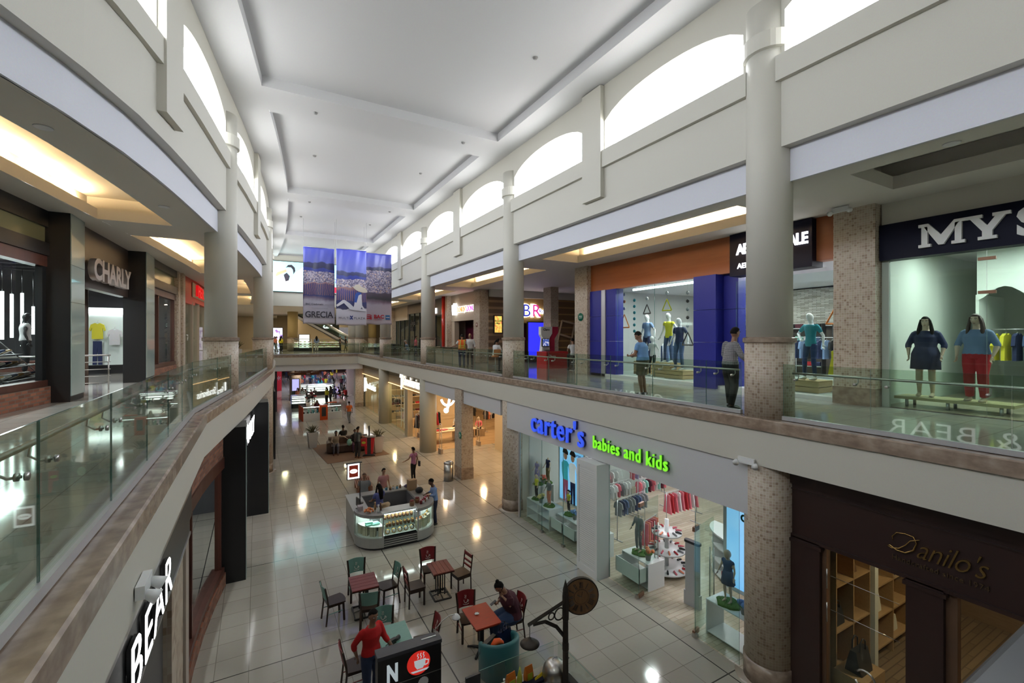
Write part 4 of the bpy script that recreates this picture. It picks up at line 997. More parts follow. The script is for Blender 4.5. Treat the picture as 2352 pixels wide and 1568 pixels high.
# dark shops further on
def dark_shop(y0, y1, lab, sign, slab, fas, band=8.5):
    t = empty('storefront', (0, 0, 0), 0, lab, 'shop front')
    m = MB(); m.box(12.2, 12.5, y0, y1, band, SF); m.build('fascia', fas, t)
    n = 3; glassbox(t, 12.35, seg(y0+.1, y1-.1, n), F2+.05, band)
    for k in range(n+1): m = MB(); q = lerp(y0+.05, y1-.05, k/n); m.box(12.3, 12.42, q-.04, q+.04, F2, band); m.build('mullion', black, t)
    if sign:
        s = empty('shop_sign', (0, 0, 0), 0, slab, 'sign'); text(sign, 'lettering', wsign, .55, (12.18, y1-.5, band+.15), 'R', s, .04, .02, wx=.9)
    return t
dark_shop(31.2, 35.9, 'dark shop front with a glowing white name right of the red post', 'NYLON', 'white glowing block letters on a dark fascia beyond the red post', M('umber_panel', (.05, .035, .03), .4))
dark_shop(36.8, 41.5, 'dark glazed shop front with black hanging letters on the far upper right', None, '', M('umber_panel'), 8.9)
dark_shop(41.6, 46.0, 'last glazed shop front on the right upper walkway', None, '', M('beige_panel'), 8.4)
s = empty('shop_sign', (0, 0, 0), 0, 'two line black lettering on the far dark shop glass', 'sign'); text('Optica\nMall', 'lettering', black, .55, (12.25, 40.8, 7.9), 'R', s, .03, .02)
room(12.6, 17, 31.2, 46, F2, 9.0, M('taupe_wall', (.22, .19, .16), .7), 'wall_far_shops')
area_light('shop_panel_light', (14.5, 34, 8.9), (2, 3), 60, (.8, .9, 1)); area_light('shop_panel_light', (14.5, 41, 8.9), (2, 6), 60, (1, .85, .65)); area_light('shop_panel_light', (13.9, 28, 7.9), (.15, 2), 22, (1, .8, .7))
m = MB(); m.box(16, 16.2, 31.2, 36, F2, 8.8); m.build('tmp', white); bpy.data.objects.remove(bpy.data.objects['tmp'])
# upper walkway people
tee = cl('tee_blue', (.16, .33, .62)); khaki = cl('shorts_khaki', (.12, .11, .07))
def check_mat():
    m = tiles('black_white_check', .022, [(0, (.55, .55, .57)), (1, (.62, .62, .64))], (.03, .03, .035), .42, 'wall', .8, bump=0); return m
lean = dict(chest=(0, .03, 1.29), neck=(0, .07, 1.45), head=(0, .12, 1.58), shR=(.18, .05, 1.38), shL=(-.18, .05, 1.38), elR=(.23, .08, 1.12), wrR=(.14, .30, 1.04), elL=(-.23, .12, 1.10), wrL=(-.12, .32, 1.06), look=(0, .8, -.6), hup=(0, .5, .87), anR=(.05, -.05, .08), knR=(.06, .03, .5), curlR=.9, curlL=.9)
figure((9.1, 9.0, F2), .35, 'man in a blue t-shirt and khaki shorts looking down at his phone', lean, 1.74, 1.35, SK['brown'], tee, .38, khaki, .5, None, black, hair_m)
o = MB(); o.bev(-.035, .035, -.005, .005, -.07, .07, .008, 1); ph = o.build('mobile_phone', black); ph.location = (9.0, 9.33, 6.30); ph.rotation_euler = (.5, 0, .9); tag(ph, 'small black phone held by the man in the blue t-shirt', 'phone')
lean2 = dict(chest=(0, .06, 1.29), neck=(0, .09, 1.45), head=(0, .11, 1.60), elR=(.34, .04, 1.16), wrR=(.40, .17, .96), elL=(-.32, .04, 1.14), wrL=(-.34, .20, .96), knR=(.13, .02, .5), anR=(.16, -.08, .08), anL=(-.05, .02, .08), look=(.3, 1, -.1))
figure((9.08, 6.38, F2), 1.15-pi, 'man in a black and white checked shirt at the rail by the big column', dict(lean2, look=(-.2, 1, -.1)), 1.78, 1.25, SK['brown'], check_mat(), .78, CC[9], 1, None, black, hair_m)
figure((9.3, 21.9, F2), -.3, 'security guard in an orange high visibility vest seen from behind', dict(elL=(-.35, .05, 1.15), wrL=(-.62, .12, 1.05)), 1.72, 1.15, SK['brown'], CC[2], .4, CC[0], 1, None, black, hair_m, name='person')
hv = bpy.data.objects[[o.name for o in bpy.data.objects if o.get('label', '').startswith('security guard')][0]]
m = MB(); torso(m, STAND, 1.15, .022); mm_ = M('hi_vis_orange', (.85, .16, .02), .7); v = solidify_mesh(m, .016, 4); 
v.v = [p for p in v.v]; o = v.build('vest', mm_, hv)
m = MB()
for z, r in ((1.02, 1), (1.12, .97)): m.tube([(.188*r*cos(a)*1.05, .15*r*sin(a)*1.05, z) for a in [2*pi*i/24 for i in range(25)]], .017, 6)
for q in (-.1, .1): m.tube([(q, -.155, 1.02), (q*1.05, -.16, 1.3), (q, -.1, 1.44)], .02, 6)
m.build('reflective_band', M('lime_band', (.55, .7, .12), .5), hv)
figure((9.95, 22.35, F2), 2.6, 'bald man in a white shirt and black tie facing the security guard', {}, 1.78, 1.0, SK['brown'], CC[2], .8, CC[9], 1, None, black, None)
figure((9.4, 18.3, F2), -1.2, 'woman in a white blouse with tied back hair seated at the high table', SIT(.72), 1.62, 1.0, SK['brown'], CC[2], .75, CC[9], 1, None, black, hair_m, 'pony')
stool(9.4, 18.3, F2, .72, OR, 'high stool with an orange seat and back near the balcony', 'stool', OR)
t = empty('high_table', (10.1, 18.2, F2), 0, 'small dark high table with a cup by the balcony', 'table')
m = MB(); m.bev(-.35, .35, -.3, .3, 1.02, 1.06, .04, 2); m.build('top', M('dark_wood_plain', (.07, .035, .02), .4), t); m = MB(); m.cyl((0, 0, 0), .035, .02, 1.02, 10); m.build('pole', steel, t); m = MB(); m.lathe([(.25, 0), (.24, .02), (.04, .03)], n=20); m.build('base', steel, t)
m = MB(); m.lathe([(.025, 0), (.038, .09), (.035, .09), (.023, .01)], n=14); c = m.build('paper_cup', pure); c.location = (9.95, 18.15, F2+1.06); tag(c, 'white paper cup on the small high table', 'cup')
figure((9.75, 33.2, F2), 1.3, 'grey haired man in a pale shirt seated by the far right balustrade', SIT(.5), 1.7, 1.1, SK['tan'], CC[11], .4, CC[5], 1, None, black, hair_g, lod=1)
# ================================================================ upper floor, left side
pale_gl = M('back_painted_glass', (.42, .52, .50), .08, coat=.5)
umber = M('brown_steel', (.05, .035, .03), .35, .2)
mah = noisy('mahogany', [(0, (.05, .018, .012)), (1, (.11, .04, .028))], 7, .35, (1, 1, .2))
def slatglass(name): return tiles(name, (4, .06), [(0, (.30, .33, .20)), (1, (.36, .38, .24))], (.25, .27, .17), .1, 'wall', .15, bump=0)
def quadbox(m, pts, z0, z1):
    """vertical block on a four cornered footprint"""
    m.prism(pts, z0, z1, 2)
def block(t, name, pts, z0, z1, mt): m = MB(); quadbox(m, pts, z0, z1); return m.build(name, mt, t)
t = empty('storefront', (0, 0, 0), 0, 'black framed shop front with brick sill and display window at the left edge', 'shop front')
def wl(y): return interp([(-5.6, 4), (-4.95, 10), (-4.55, 13.1), (-4.36, 14.8)], y)
for za, zb, mt, nm, o in ((9.36, SF+.02, black, 'top_band', .06), (8.98, 9.36, slatglass('green_slat_glass'), 'glass_band', .0), (8.68, 8.98, black, 'lower_band', .08), (8.42, 8.68, mah, 'head_frame', .04), (5.60, 5.75, mah, 'sill_frame', .05), (F2, 5.60, brick, 'brick_sill', .1)):
    m = MB(); ys_ = seg(4, 14.76, 4)
    for a, b in zip(ys_, ys_[1:]): quadbox(m, [(wl(a)+o, a), (wl(b)+o, b), (wl(b)-.2, b), (wl(a)-.2, a)], za, zb)
    m.build(nm, mt, t)
block(t, 'mullion', [(wl(14.6)+.02, 14.6), (wl(14.76)+.02, 14.76), (wl(14.76)-.1, 14.76), (wl(14.6)-.1, 14.6)], 5.75, 8.42, black)
for a, b in ((4, 8.9), (9.0, 14.6)):
    m = MB(); m.quad((wl(a)-.05, a, 5.75), (wl(b)-.05, b, 5.75), (wl(b)-.05, b, 8.42), (wl(a)-.05, a, 8.42)); m.build('glass_pane', gls, t)
for (xa, xb, y0_, y1_, lab) in ((-4.40, -3.92, 14.76, 15.75, 'a'), (-4.0, -3.38, 20.1, 21.55, 'b')):
    block(t, 'black_pier', [(xa, y0_), (xb, y0_), (xb+.0, y1_), (xa, y1_)], F2, SF+.02, black)
    dx = .06 if lab == 'a' else -.06
    for z0_, z1_ in ((F2+.14, 7.6), (7.61, 8.5), (8.51, SF)):
        m = MB(); m.box(xb+.002, xb+.02, y0_+.01, y1_-.01, z0_, z1_); m.build('pale_glass_cladding', pale_gl, t)
# CHARLY entrance
block(t, 'entrance_fascia', [(-4.06, 15.75), (-3.86, 20.1), (-4.1, 20.1), (-4.3, 15.75)], 8.12, SF+.02, umber)
block(t, 'brick_jamb', [(-4.15, 15.76), (-4.12, 16.2), (-4.45, 17.0), (-4.75, 15.76)], F2, 8.12, brick)
s = empty('shop_sign', (0, 0, 0), 0, 'large steel capital letters over the left upper entrance between two black piers', 'sign')
text('CHARLY', 'lettering', M('sign_steel', (.55, .50, .47), .35, .7), .95, (0, 0, 0), 'L', s, .07, .035, 0, .95,
     rot=Matrix.Translation((-3.84, 15.98, 8.34)) @ Matrix.Rotation(-atan2(.2, 4.35), 4, 'Z') @ Matrix(((0, 0, 1, 0), (.92, 0, 0, 0), (0, .82, 0, 0), (0, 0, 0, 1))))
# second window, mosaic wall, red shop
def wl2(y): return interp([(-3.5, 21.5), (-3.25, 25.2), (-3.0, 27), (-2.85, 29.5), (-2.7, 33.7), (-2.6, 38), (-2.6, 46)], y)
t = empty('storefront', (0, 0, 0), 0, 'brown framed window with a dark mannequin between black pier and mosaic wall', 'shop front')
for za, zb, mt, nm, o in ((9.45, SF+.02, black, 'top_band', .1), (9.0, 9.45, slatglass('green_slat_glass'), 'glass_band', .0), (8.68, 9.0, umber, 'lower_band', .12), (8.42, 8.68, mah, 'head_frame', .05), (5.55, 5.7, mah, 'sill_frame', .05), (F2, 5.55, brick, 'brick_sill', .08)):
    m = MB(); ys_ = seg(21.56, 25.3, 2)
    for a, b in zip(ys_, ys_[1:]): quadbox(m, [(wl2(a)+o, a), (wl2(b)+o, b), (wl2(b)-.2, b), (wl2(a)-.2, a)], za, zb)
    m.build(nm, mt, t)
for y in (21.6, 22.6, 25.15): block(t, 'mullion', [(wl2(y)+.02, y), (wl2(y)+.02, y+.15), (wl2(y)-.12, y+.15), (wl2(y)-.12, y)], 5.7, 8.42, mah)
m = MB(); m.quad((wl2(21.6)-.05, 21.6, 5.7), (wl2(25.2)-.05, 25.2, 5.7), (wl2(25.2)-.05, 25.2, 8.42), (wl2(21.6)-.05, 21.6, 8.42)); m.build('glass_pane', gls, t)
square_pillar(-3.55, -2.98, 25.9, 26.6, F2, SF+.02, 'mosaic pillar between the brown framed window and the red shop', .0)
block(t, 'mosaic_pier', [(-3.4, 25.31), (-3.08, 25.31), (-3.08, 25.88), (-3.4, 25.88)], F2, SF, mosaic_w)
t = empty('storefront', (0, 0, 0), 0, 'shop front with a bright red fascia, partly behind the left round column', 'shop front')
redf = M('fascia_red', (.55, .05, .025), .5)
for a, b in ((26.62, 29.3), (29.3, 33.7)):
    block(t, 'red_fascia', [(wl2(a), a), (wl2(b), b), (wl2(b)-.3, b), (wl2(a)-.3, a)], 8.6 if a > 29 else 8.45, SF+.02, redf)
block(t, 'cream_sign_panel', [(wl2(28.4)+.02, 28.4), (wl2(33.6)+.02, 33.6), (wl2(33.6)+.008, 33.6), (wl2(28.4)+.008, 28.4)], 8.85, 9.6, beige_w)
for a, b in ((26.62, 28.6), (28.7, 30.6), (30.7, 33.6)):
    m = MB(); m.quad((wl2(a)-.1, a, F2), (wl2(b)-.1, b, F2), (wl2(b)-.1, b, 8.6), (wl2(a)-.1, a, 8.6)); m.build('glass_pane', gls, t)
    block(t, 'beige_pier', [(wl2(b), b), (wl2(b), b+.1), (wl2(b)-.3, b+.1), (wl2(b)-.3, b)], F2, 8.6, beige_w)
s = empty('shop_sign', (0, 0, 0), 0, 'glowing red block letters on the red fascia beside the left round column', 'sign')
text('FERR', 'lettering', M('neon_red', (.8, .01, .015), .4, 0, .6), .85, (wl2(30)+.06, 29.2, 8.95), 'L', s, .06, .005, 0, 1.1, fitw=4.2)
t = empty('storefront', (0, 0, 0), 0, 'plain cream shop walls at the far end of the left upper walkway', 'shop front')
for a, b in ((33.75, 38), (38, 46)): block(t, 'wall_panel', [(wl2(a), a), (wl2(b), b), (wl2(b)-.2, b), (wl2(a)-.2, a)], F2, SF+.02, cream)
# inside the left shops
room2 = MB(); room2.quad((-12, 4, F2), (-12, 26, F2), (-12, 26, SF), (-12, 4, SF)); room2.quad((-12, 25.8, F2), (-3.3, 25.8, F2), (-3.3, 25.8, SF), (-12, 25.8, SF)); room2.quad((-12, 3.9, F2), (-5.4, 3.9, F2), (-5.4, 3.9, SF), (-12, 3.9, SF))
S(room2, 'wall_left_shop', M('dark_grey_wall', (.10, .10, .11), .7))
room2 = MB(); room2.quad((-8, 26.7, F2), (-8, 33.7, F2), (-8, 33.7, SF), (-8, 26.7, SF)); room2.quad((-8, 33.7, F2), (-2.8, 33.7, F2), (-2.8, 33.7, SF), (-8, 33.7, SF)); S(room2, 'wall_red_shop', M('pale_sand_wall', (.55, .50, .40), .7))
m = MB()
for y in [6+.8*i for i in range(17)]: m.box(-11.9, wl(min(y, 14.7))-.5, y, y+.1, 8.75, 8.95)
o = S(m, 'trim_ceiling_slats', dark)
fl = M('tube_lamp', (.9, 1, 1), 1, 0, 9)
for i, (y, z0_, z1_) in enumerate(((16.45, 6.7, 8.0), (17.0, 6.75, 7.97), (17.65, 6.5, 8.05), (18.4, 6.85, 7.7))):
    x = -6.0
    t = empty('hanging_tube_lamp', (x, y+1.0, 0), 0, 'vertical glowing white tube lamp hanging in the left shop window', 'lamp', 'hanging tube lamps')
    m = MB(); m.cyl((0, 0, 0), .035, z0_, z1_, 10); m.build('tube', fl, t); m = MB(); m.cyl((0, 0, 0), .006, z1_, 8.75, 6); m.build('cord', black, t)
area_light('shop_panel_light', (-6.5, 12.5, 8.6), (.3, 3), 200, (.85, .95, 1)); area_light('shop_panel_light', (-6.5, 18.5, 8.6), (.3, 3), 260, (.9, .97, 1)); area_light('shop_panel_light', (-4.6, 23.5, 8.6), (.3, 1.5), 40, (.95, .97, 1)); area_light('shop_panel_light', (-5, 30, 8.6), (.3, 3), 60, (1, .9, .75))
figure((-5.6, 17.6, F2+.55), -pi/2+.4, 'black mannequin in a white sleeveless top behind the left window', {}, 1.70, 1.05, mann_k, CC[2], .08, CC[9], 1, name='mannequin', cat='mannequin', face=False, lod=1)
m = MB(); m.box(-6.0, -5.25, 17.2, 18.0, F2, F2+.545); o = m.build('display_plinth', dark); tag(o, 'dark plinth under the black mannequin in the left window', 'plinth')
figure((-4.15, 24.3, F2+.5), -pi/2, 'dark mannequin in brown clothes behind the brown framed window', {}, 1.75, 1.0, mann_k, cl('cloth_brown', (.16, .06, .05)), .8, CC[0], 1, name='mannequin', cat='mannequin', face=False, lod=1)
m = MB(); m.box(-4.5, -3.8, 23.9, 24.7, F2, F2+.495); o = m.build('display_plinth', dark); tag(o, 'dark plinth under the mannequin in brown clothes', 'plinth')
# shoe display
t = empty('shoe_stand', (-5.25, 15.5, F2), 0, 'tiered black shoe stand with steel rails in the left window', 'display stand')
for k in range(3):
    m = MB(); m.box(-.25-.0, .25, -1.3, .9, .55+k*.28, .57+k*.28); m.v = [(v[0]-.22*k+.2, v[1], v[2]) for v in m.v]; m.build('shelf', black, t)
m = MB()
for y in (-1.2, .8): m.tube([(.35, y, 0), (.35, y, .56)], .02, 6); m.tube([(-.6, y, 0), (-.6, y, 1.5)], .02, 6); m.tube([(.35, y, .56), (-.45, y, 1.5)], .015, 6)
m.tube([(-.45, -1.2, 1.5), (-.45, .8, 1.5)], .025, 8); m.build('frame', steel, t)
def shoe(upper, sole, name='shoe'):
    m = MB(); m.tube([(0, -.13, .05), (0, -.1, .06), (0, -.02, .055), (0, .07, .045), (0, .13, .035), (0, .155, .03)], [(.035, .03), (.055, .038), (.05, .036), (.04, .045), (.03, .042), (.012, .025)], 12, up=(0, 0, 1))
    o = m.build(name, upper)
    m = MB(); m.loft([[((.047 if y > 0 else .04)*cos(a)*(1 if z < .5 else 1), .15*sin(a)+.01, z*.02) for a in [2*pi*j/16 for j in range(16)] for y in [sin(a)]] for z in (0, 1)]); m.build('sole', sole, o)
    m = MB(); m.lathe([(.02, .085), (.034, .09), (.036, .098), (.02, .094)], (0, -.085, 0), 10, sy=1.2); m.build('collar', sole, o)
    return o
golds = M('gold_leather', (.45, .30, .13), .35); whites = M('white_leather', (.7, .7, .7), .4); blues = M('navy_leather', (.03, .05, .12), .45)
sh0 = None; SHC = [(golds, whites, 'gold'), (whites, whites, 'white'), (blues, whites, 'navy')]
k = 0
for i in range(3):
    for j in range(6):
        u, so, nm = SHC[(i*2+j) % 3]; loc = (-5.25+.2-.22*i, 15.5-1.1+j*.34, F2+.575+i*.28)
        lab = '%s trainer with white sole on the %s tier of the shoe stand' % (nm, ('bottom', 'middle', 'top')[i])
        if sh0 is None: sh0 = shoe(u, so); sh0.location = loc; sh0.rotation_euler = (.5, 0, -1.3); tag(sh0, lab, 'shoe', 'trainers on the shoe stand')
        else: o = dup(sh0, loc, -1.3+random.uniform(-.3, .3), lab, 'trainers on the shoe stand'); remat(o, u)
# jeans and yellow tops inside the entrance
t = empty('lit_wall_panel', (-6.0, 25.0, 0), 0, 'glowing white display wall seen through the left entrance', 'display wall')
m = MB(); m.box(-1.2, 1.2, 0, .1, 5.6, 8.0); m.build('panel', M('panel_white', (.75, .85, .80), .6), t); m = MB(); m.box(-1.2, 1.2, -.06, 0, 7.75, 7.95); m.build('lamp_strip', fl, t)
hang('shirt', 6, (-5.75, 24.8, 7.35), 0, 'bright yellow top hanging on the lit wall inside the left entrance', None)
hang('trousers', 0, (-5.75, 24.8, 6.6), 0, 'dark blue jeans hanging under the yellow top', None)
hang('shirt', 2, (-5.2, 24.8, 7.1), 0, 'white top hanging right of the yellow top', None)
t = empty('entrance_railing', (-5.0, 17.6, F2), .35, 'steel railing of horizontal bars inside the left entrance', 'railing')
m = MB(); m.tube([(-1.3, 0, 1.02), (1.2, 0, 1.02)], .025, 8); m.build('top_rail', steel, t)
for z in (.82, .6, .4, .2): m = MB(); m.tube([(-1.3, 0, z), (1.2, 0, z)], .012, 6); m.build('bar', steel, t)
for x in (-1.25, 0, 1.15): m = MB(); m.tube([(x, 0, 0), (x, 0, 1.02)], .02, 6); m.build('post', steel, t)
m = MB(); m.box(-7.5, -5.4, 18.6, 19.2, F2, F2+.85); o = m.build('shop_counter', mah); tag(o, 'dark wooden cash counter behind the steel railing', 'counter')
for x, y in ((-5.6, 19.6), (-5.0, 19.9)): m = MB(); m.cyl((x, y, 0), .16, F2, 8.7, 14); o = m.build('interior_post', M('bronze_post', (.12, .08, .06), .5)); tag(o, 'brown round post inside the left entrance'+(' on the left' if x < -4.5 else ' on the right'), 'post')
# soffit fittings
for i, (x, y) in enumerate([(-2.65, 8.9), (-1.85, 12.95), (9.33, 2.8), (9.33, 8.45), (9.25, 12.4), (9.25, 19.5), (9.25, 23), (9.3, 29), (9.3, 33), (-1.2, 17.6), (-.95, 20.5)]):
    downlight(x, y, SF-.002, .085, 'recessed round lamp in the %s walkway soffit' % ('left' if x < 5 else 'right'), 0, 'recessed soffit lamps %s' % ('left' if x < 5 else 'right'), M('soffit_lamp', (.8, .45, .2), 1, 0, .8))
for i, (x, y) in enumerate([(.95, 10.8), (1.65, 15.9), (6.55, 10.4), (6.7, 15.65), (2.09, 20.5), (6.57, 20.3), (2.45, 26.5), (6.67, 26.3), (2.4, 31.2), (6.6, 31.2)]):
    t = empty('ceiling_sprinkler', (x, y, CZ+(.3 if abs(((y-5.4) % 10.35)-5.2) < 4.3 else 0)), 0, 'small round sprinkler plate on the high ceiling', 'sprinkler', 'ceiling sprinklers')
    m = MB(); m.lathe([(.0, -.05), (.05, -.045), (.07, -.01), (.075, 0)], n=14); m.build('cover', M('grey_plastic', (.3, .3, .3), .5), t)
# ================================================================ banners and screen
sea = None
def banner_mat(kind):
    """printed picture: dusk sky, hills, town, bay, white terrace; z is height over the banner"""
    m = bpy.data.materials.new('banner_print_'+kind); m.use_nodes = True; nt = m.node_tree; b = nt.nodes['Principled BSDF']; b.inputs['Roughness'].default_value = .35
    tc = node(nt, 'ShaderNodeTexCoord'); sx = node(nt, 'ShaderNodeSeparateXYZ'); nt.links.new(tc.outputs['Object'], sx.inputs[0]); x, y, z = sx.outputs
    n1 = node(nt, 'ShaderNodeTexNoise'); n1.inputs['Scale'].default_value = 1.6; nt.links.new(tc.outputs['Object'], n1.inputs[0])
    zz = math_(nt, 'ADD', z, math_(nt, 'MULTIPLY', math_(nt, 'SUBTRACT', n1.outputs[0], .5), .5 if kind != 'c' else .35))
    f = math_(nt, 'DIVIDE', zz, 4.9)
    if kind == 'a': st = [(0, (.50, .48, .56)), (.30, (.42, .40, .50)), (.34, (.16, .12, .20)), (.37, (.03, .04, .17)), (.52, (.05, .05, .18)), (.53, (.3, .17, .2)), (.56, (.23, .20, .36)), (.68, (.22, .20, .38)), (.69, (.03, .045, .25)), (.73, (.03, .045, .25)), (.735, (.035, .035, .09)), (.80, (.045, .05, .13)), (.81, (.11, .13, .48)), (1, (.10, .12, .62))]
    elif kind == 'b': st = [(0, (.50, .48, .56)), (.21, (.52, .51, .60)), (.215, (.05, .05, .12)), (.30, (.03, .04, .16)), (.46, (.05, .06, .26)), (.49, (.35, .20, .2)), (.52, (.24, .22, .40)), (.60, (.22, .20, .40)), (.61, (.03, .045, .30)), (.65, (.03, .05, .30)), (.655, (.035, .04, .12)), (.70, (.05, .06, .16)), (.71, (.14, .17, .55)), (1, (.10, .12, .65))]
    else: st = [(0, (.50, .47, .55)), (.28, (.42, .38, .48)), (.32, (.20, .14, .2)), (.36, (.05, .05, .06)), (.44, (.10, .08, .12)), (.47, (.26, .22, .40)), (.75, (.24, .22, .42)), (.76, (.04, .045, .1)), (.80, (.05, .05, .14)), (.81, (.14, .15, .45)), (1, (.10, .12, .60))]
    c = ramp(nt, f, st)
    vo = node(nt, 'ShaderNodeTexVoronoi'); vo.inputs['Scale'].default_value = 15; nt.links.new(tc.outputs['Object'], vo.inputs[0])
    lo, hi = {'a': (.54, .69), 'b': (.5, .61), 'c': (.45, .76)}[kind]
    band = math_(nt, 'MULTIPLY', math_(nt, 'GREATER_THAN', f, lo), math_(nt, 'LESS_THAN', f, hi))
    hs = ramp(nt, vo.outputs['Color'], [(.25, (.10, .09, .16)), (.5, (.32, .28, .40)), (.75, (.55, .50, .58)), (.92, (.75, .50, .28))])
    mx = node(nt, 'ShaderNodeMix', data_type='RGBA'); nt.links.new(math_(nt, 'MULTIPLY', band, .85), mx.inputs[0]); nt.links.new(c, mx.inputs[6]); nt.links.new(hs, mx.inputs[7])
    # lamp light streaks printed on the water
    l1 = {'a': .38, 'b': .32, 'c': 2}[kind]; wv = node(nt, 'ShaderNodeTexWave'); wv.inputs['Scale'].default_value = 2.6; wv.inputs['Distortion'].default_value = 3; nt.links.new(tc.outputs['Object'], wv.inputs[0])
    wb = math_(nt, 'MULTIPLY', math_(nt, 'MULTIPLY', math_(nt, 'GREATER_THAN', f, l1), math_(nt, 'LESS_THAN', f, lo)), math_(nt, 'MULTIPLY', math_(nt, 'POWER', wv.outputs['Fac'], 3.0), .7))
    m2 = node(nt, 'ShaderNodeMix', data_type='RGBA'); nt.links.new(wb, m2.inputs[0]); nt.links.new(mx.outputs[2], m2.inputs[6]); m2.inputs[7].default_value = (.42, .2, .14, 1)
    nt.links.new(m2.outputs[2], b.inputs['Base Color']); return m
def banner(x, y, z, w, kind, label):
    t = empty('hanging_banner', (x, y, z), 0, label, 'banner')
    m = MB(); nx, nz = 24, 40; h = 4.9
    vs = []
    for i in range(nz+1):
        for j in range(nx+1):
            u, v = j/nx, i/nz; edge = 1+.02*(1-v)
            d = .035*sin(9*u+4*v+{'a': 0, 'b': 2, 'c': 4}[kind])*(.3+v*.7)+.02*sin(23*u-11*v)*v*v
            vs.append(((u-.5)*w*edge, d, v*h+.02*sin(3*u*pi)*(1-v)))
    m.add(vs, [(i*(nx+1)+j, i*(nx+1)+j+1, (i+1)*(nx+1)+j+1, (i+1)*(nx+1)+j) for i in range(nz) for j in range(nx)], True)
    o = m.build('cloth', banner_mat(kind), t); md = o.modifiers.new('s', 'SOLIDIFY'); md.thickness = .006
    m = MB(); m.tube([(-w/2-.03, 0, h+.01), (w/2+.03, 0, h+.01)], .022, 8); m.build('top_rod', alum, t)
    for q in (-w/2, w/2): m = MB(); m.tube([(q, 0, h), (q, 0, CZ+.3-z)], .005, 4); m.build('wire', alum, t)
    return t
ink = M('banner_ink', (.03, .03, .05), .6); wink = M('banner_white_ink', (.62, .62, .70), .6)
b1 = banner(3.49, 31.6, 7.62, 1.86, 'a', 'left banner of three with a dusk bay picture above a country name')
text('GRECIA', 'lettering', ink, .56, (-.84, -.07, .42), 'S', b1, .003, .008, 0, .98, fitw=1.68); text('BAC Credomatic', 'small_lettering', ink, .15, (-.8, -.07, 1.22), 'S', b1, .002, .003, fitw=1.05)
text('y American Express', 'small_lettering', M('banner_grey_ink', (.25, .24, .30), .6), .10, (.30, -.07, 1.22), 'S', b1, .002, 0, fitw=.58); text('TE LLEVAN A LA MITICA', 'small_lettering', bpy.data.materials['banner_grey_ink'], .09, (-.45, -.07, .98), 'S', b1, .002)
b2 = banner(5.35, 30.8, 7.54, 1.86, 'b', 'middle banner of three showing a seated figure in a white sun hat')
text('MULTI', 'lettering', ink, .20, (-.80, -.07, .40), 'S', b2, .003, .0, 0, 1.25); text('PLAZA', 'lettering', ink, .20, (.14, -.07, .40), 'S', b2, .003, .0, 0, 1.25)
m = MB()
for P in ([(-.09, 0), (0, .07), (.09, 0), (.09, .10), (0, .17), (-.09, .10)], [(-.09, .30), (0, .23), (.09, .30), (.09, .20), (0, .13), (-.09, .20)]): plate(m, P, (-.02, -.07, .35), **SFR, th=.003)
m.build('emblem', M('emblem_navy', (.02, .04, .2), .5), b2)
def fig_print(t):
    def pl(P, mt, nm, d=.075): m = MB(); plate(m, P, (0, -d, 0), **SFR, th=.003); m.build(nm, mt, t)
    pl([(-.95, 1.28), (-.55, 1.62), (-.42, 1.62), (-.1, 1.4), (.12, 1.18), (.42, 1.05), (.9, 1.0), (.9, .92), (.1, .98), (-.1, 1.03), (-.48, 1.42), (-.88, 1.18)], wink, 'printed_trousers')
    pl([(.05, 1.0), (.5, .98), (.62, 1.2), (.62, 2.0), (.45, 2.12), (.3, 2.05), (.2, 1.7), (.15, 1.3)], wink, 'printed_shirt', .078)
    pl([(.15, 1.5), (.3, 1.48), (.42, 1.95), (.6, 2.05), (.55, 2.15), (.32, 2.15), (.2, 1.95)], M('print_blue', (.03, .09, .40), .6), 'printed_scarf', .081)
    pl([(.6, 2.0), (.66, 1.3), (.95, .9), (.9, .85), (.55, 1.25), (.5, 1.8)], wink, 'printed_sleeve', .079)
    pl([(.0, 2.55)]+[(.55+.42*cos(a)*1.05-.0, 2.36+.19*sin(a)-.12*cos(a)) for a in [pi*.95-2*pi*i/18 for i in range(17)]], M('print_hat', (.62, .56, .48), .6), 'printed_hat', .084)
    pl([(.38+.2*cos(a), 2.5+.17*sin(a)) for a in [2*pi*i/16 for i in range(16)]], bpy.data.materials['print_hat'], 'printed_hat_crown', .087)
fig_print(b2)
b3 = banner(7.31, 32.0, 7.65, 1.86, 'c', 'right banner of three with a town picture above red bank lettering')
ri = M('banner_red_ink', (.50, .01, .03), .6)
text('BAC', 'lettering', ri, .36, (-.30, -.07, .42), 'S', b3, .003, .012); text('CREDOMATIC', 'small_lettering', ri, .09, (-.30, -.07, .30), 'S', b3, .002)
m = MB()
for k in range(3): plate(m, [(-.88, .33+k*.13), (-.6, .38+k*.13), (-.48, .33+k*.13), (-.4, .40+k*.10), (-.52, .47+k*.10), (-.62, .45+k*.12), (-.86, .40+k*.12)], (0, -.07, 0), **SFR, th=.003)
m.build('emblem', ri, b3)
m = MB(); plate(m, [(.5, .35), (.8, .35), (.8, .66), (.5, .66)], (0, -.07, 0), **SFR, th=.003); m.build('card_mark', M('card_blue', (.02, .14, .38), .5), b3)
m = MB(); plate(m, [(.53, .47), (.77, .47), (.77, .53), (.53, .53)], (0, -.074, 0), **SFR, th=.003); m.build('card_stripe', wink, b3)
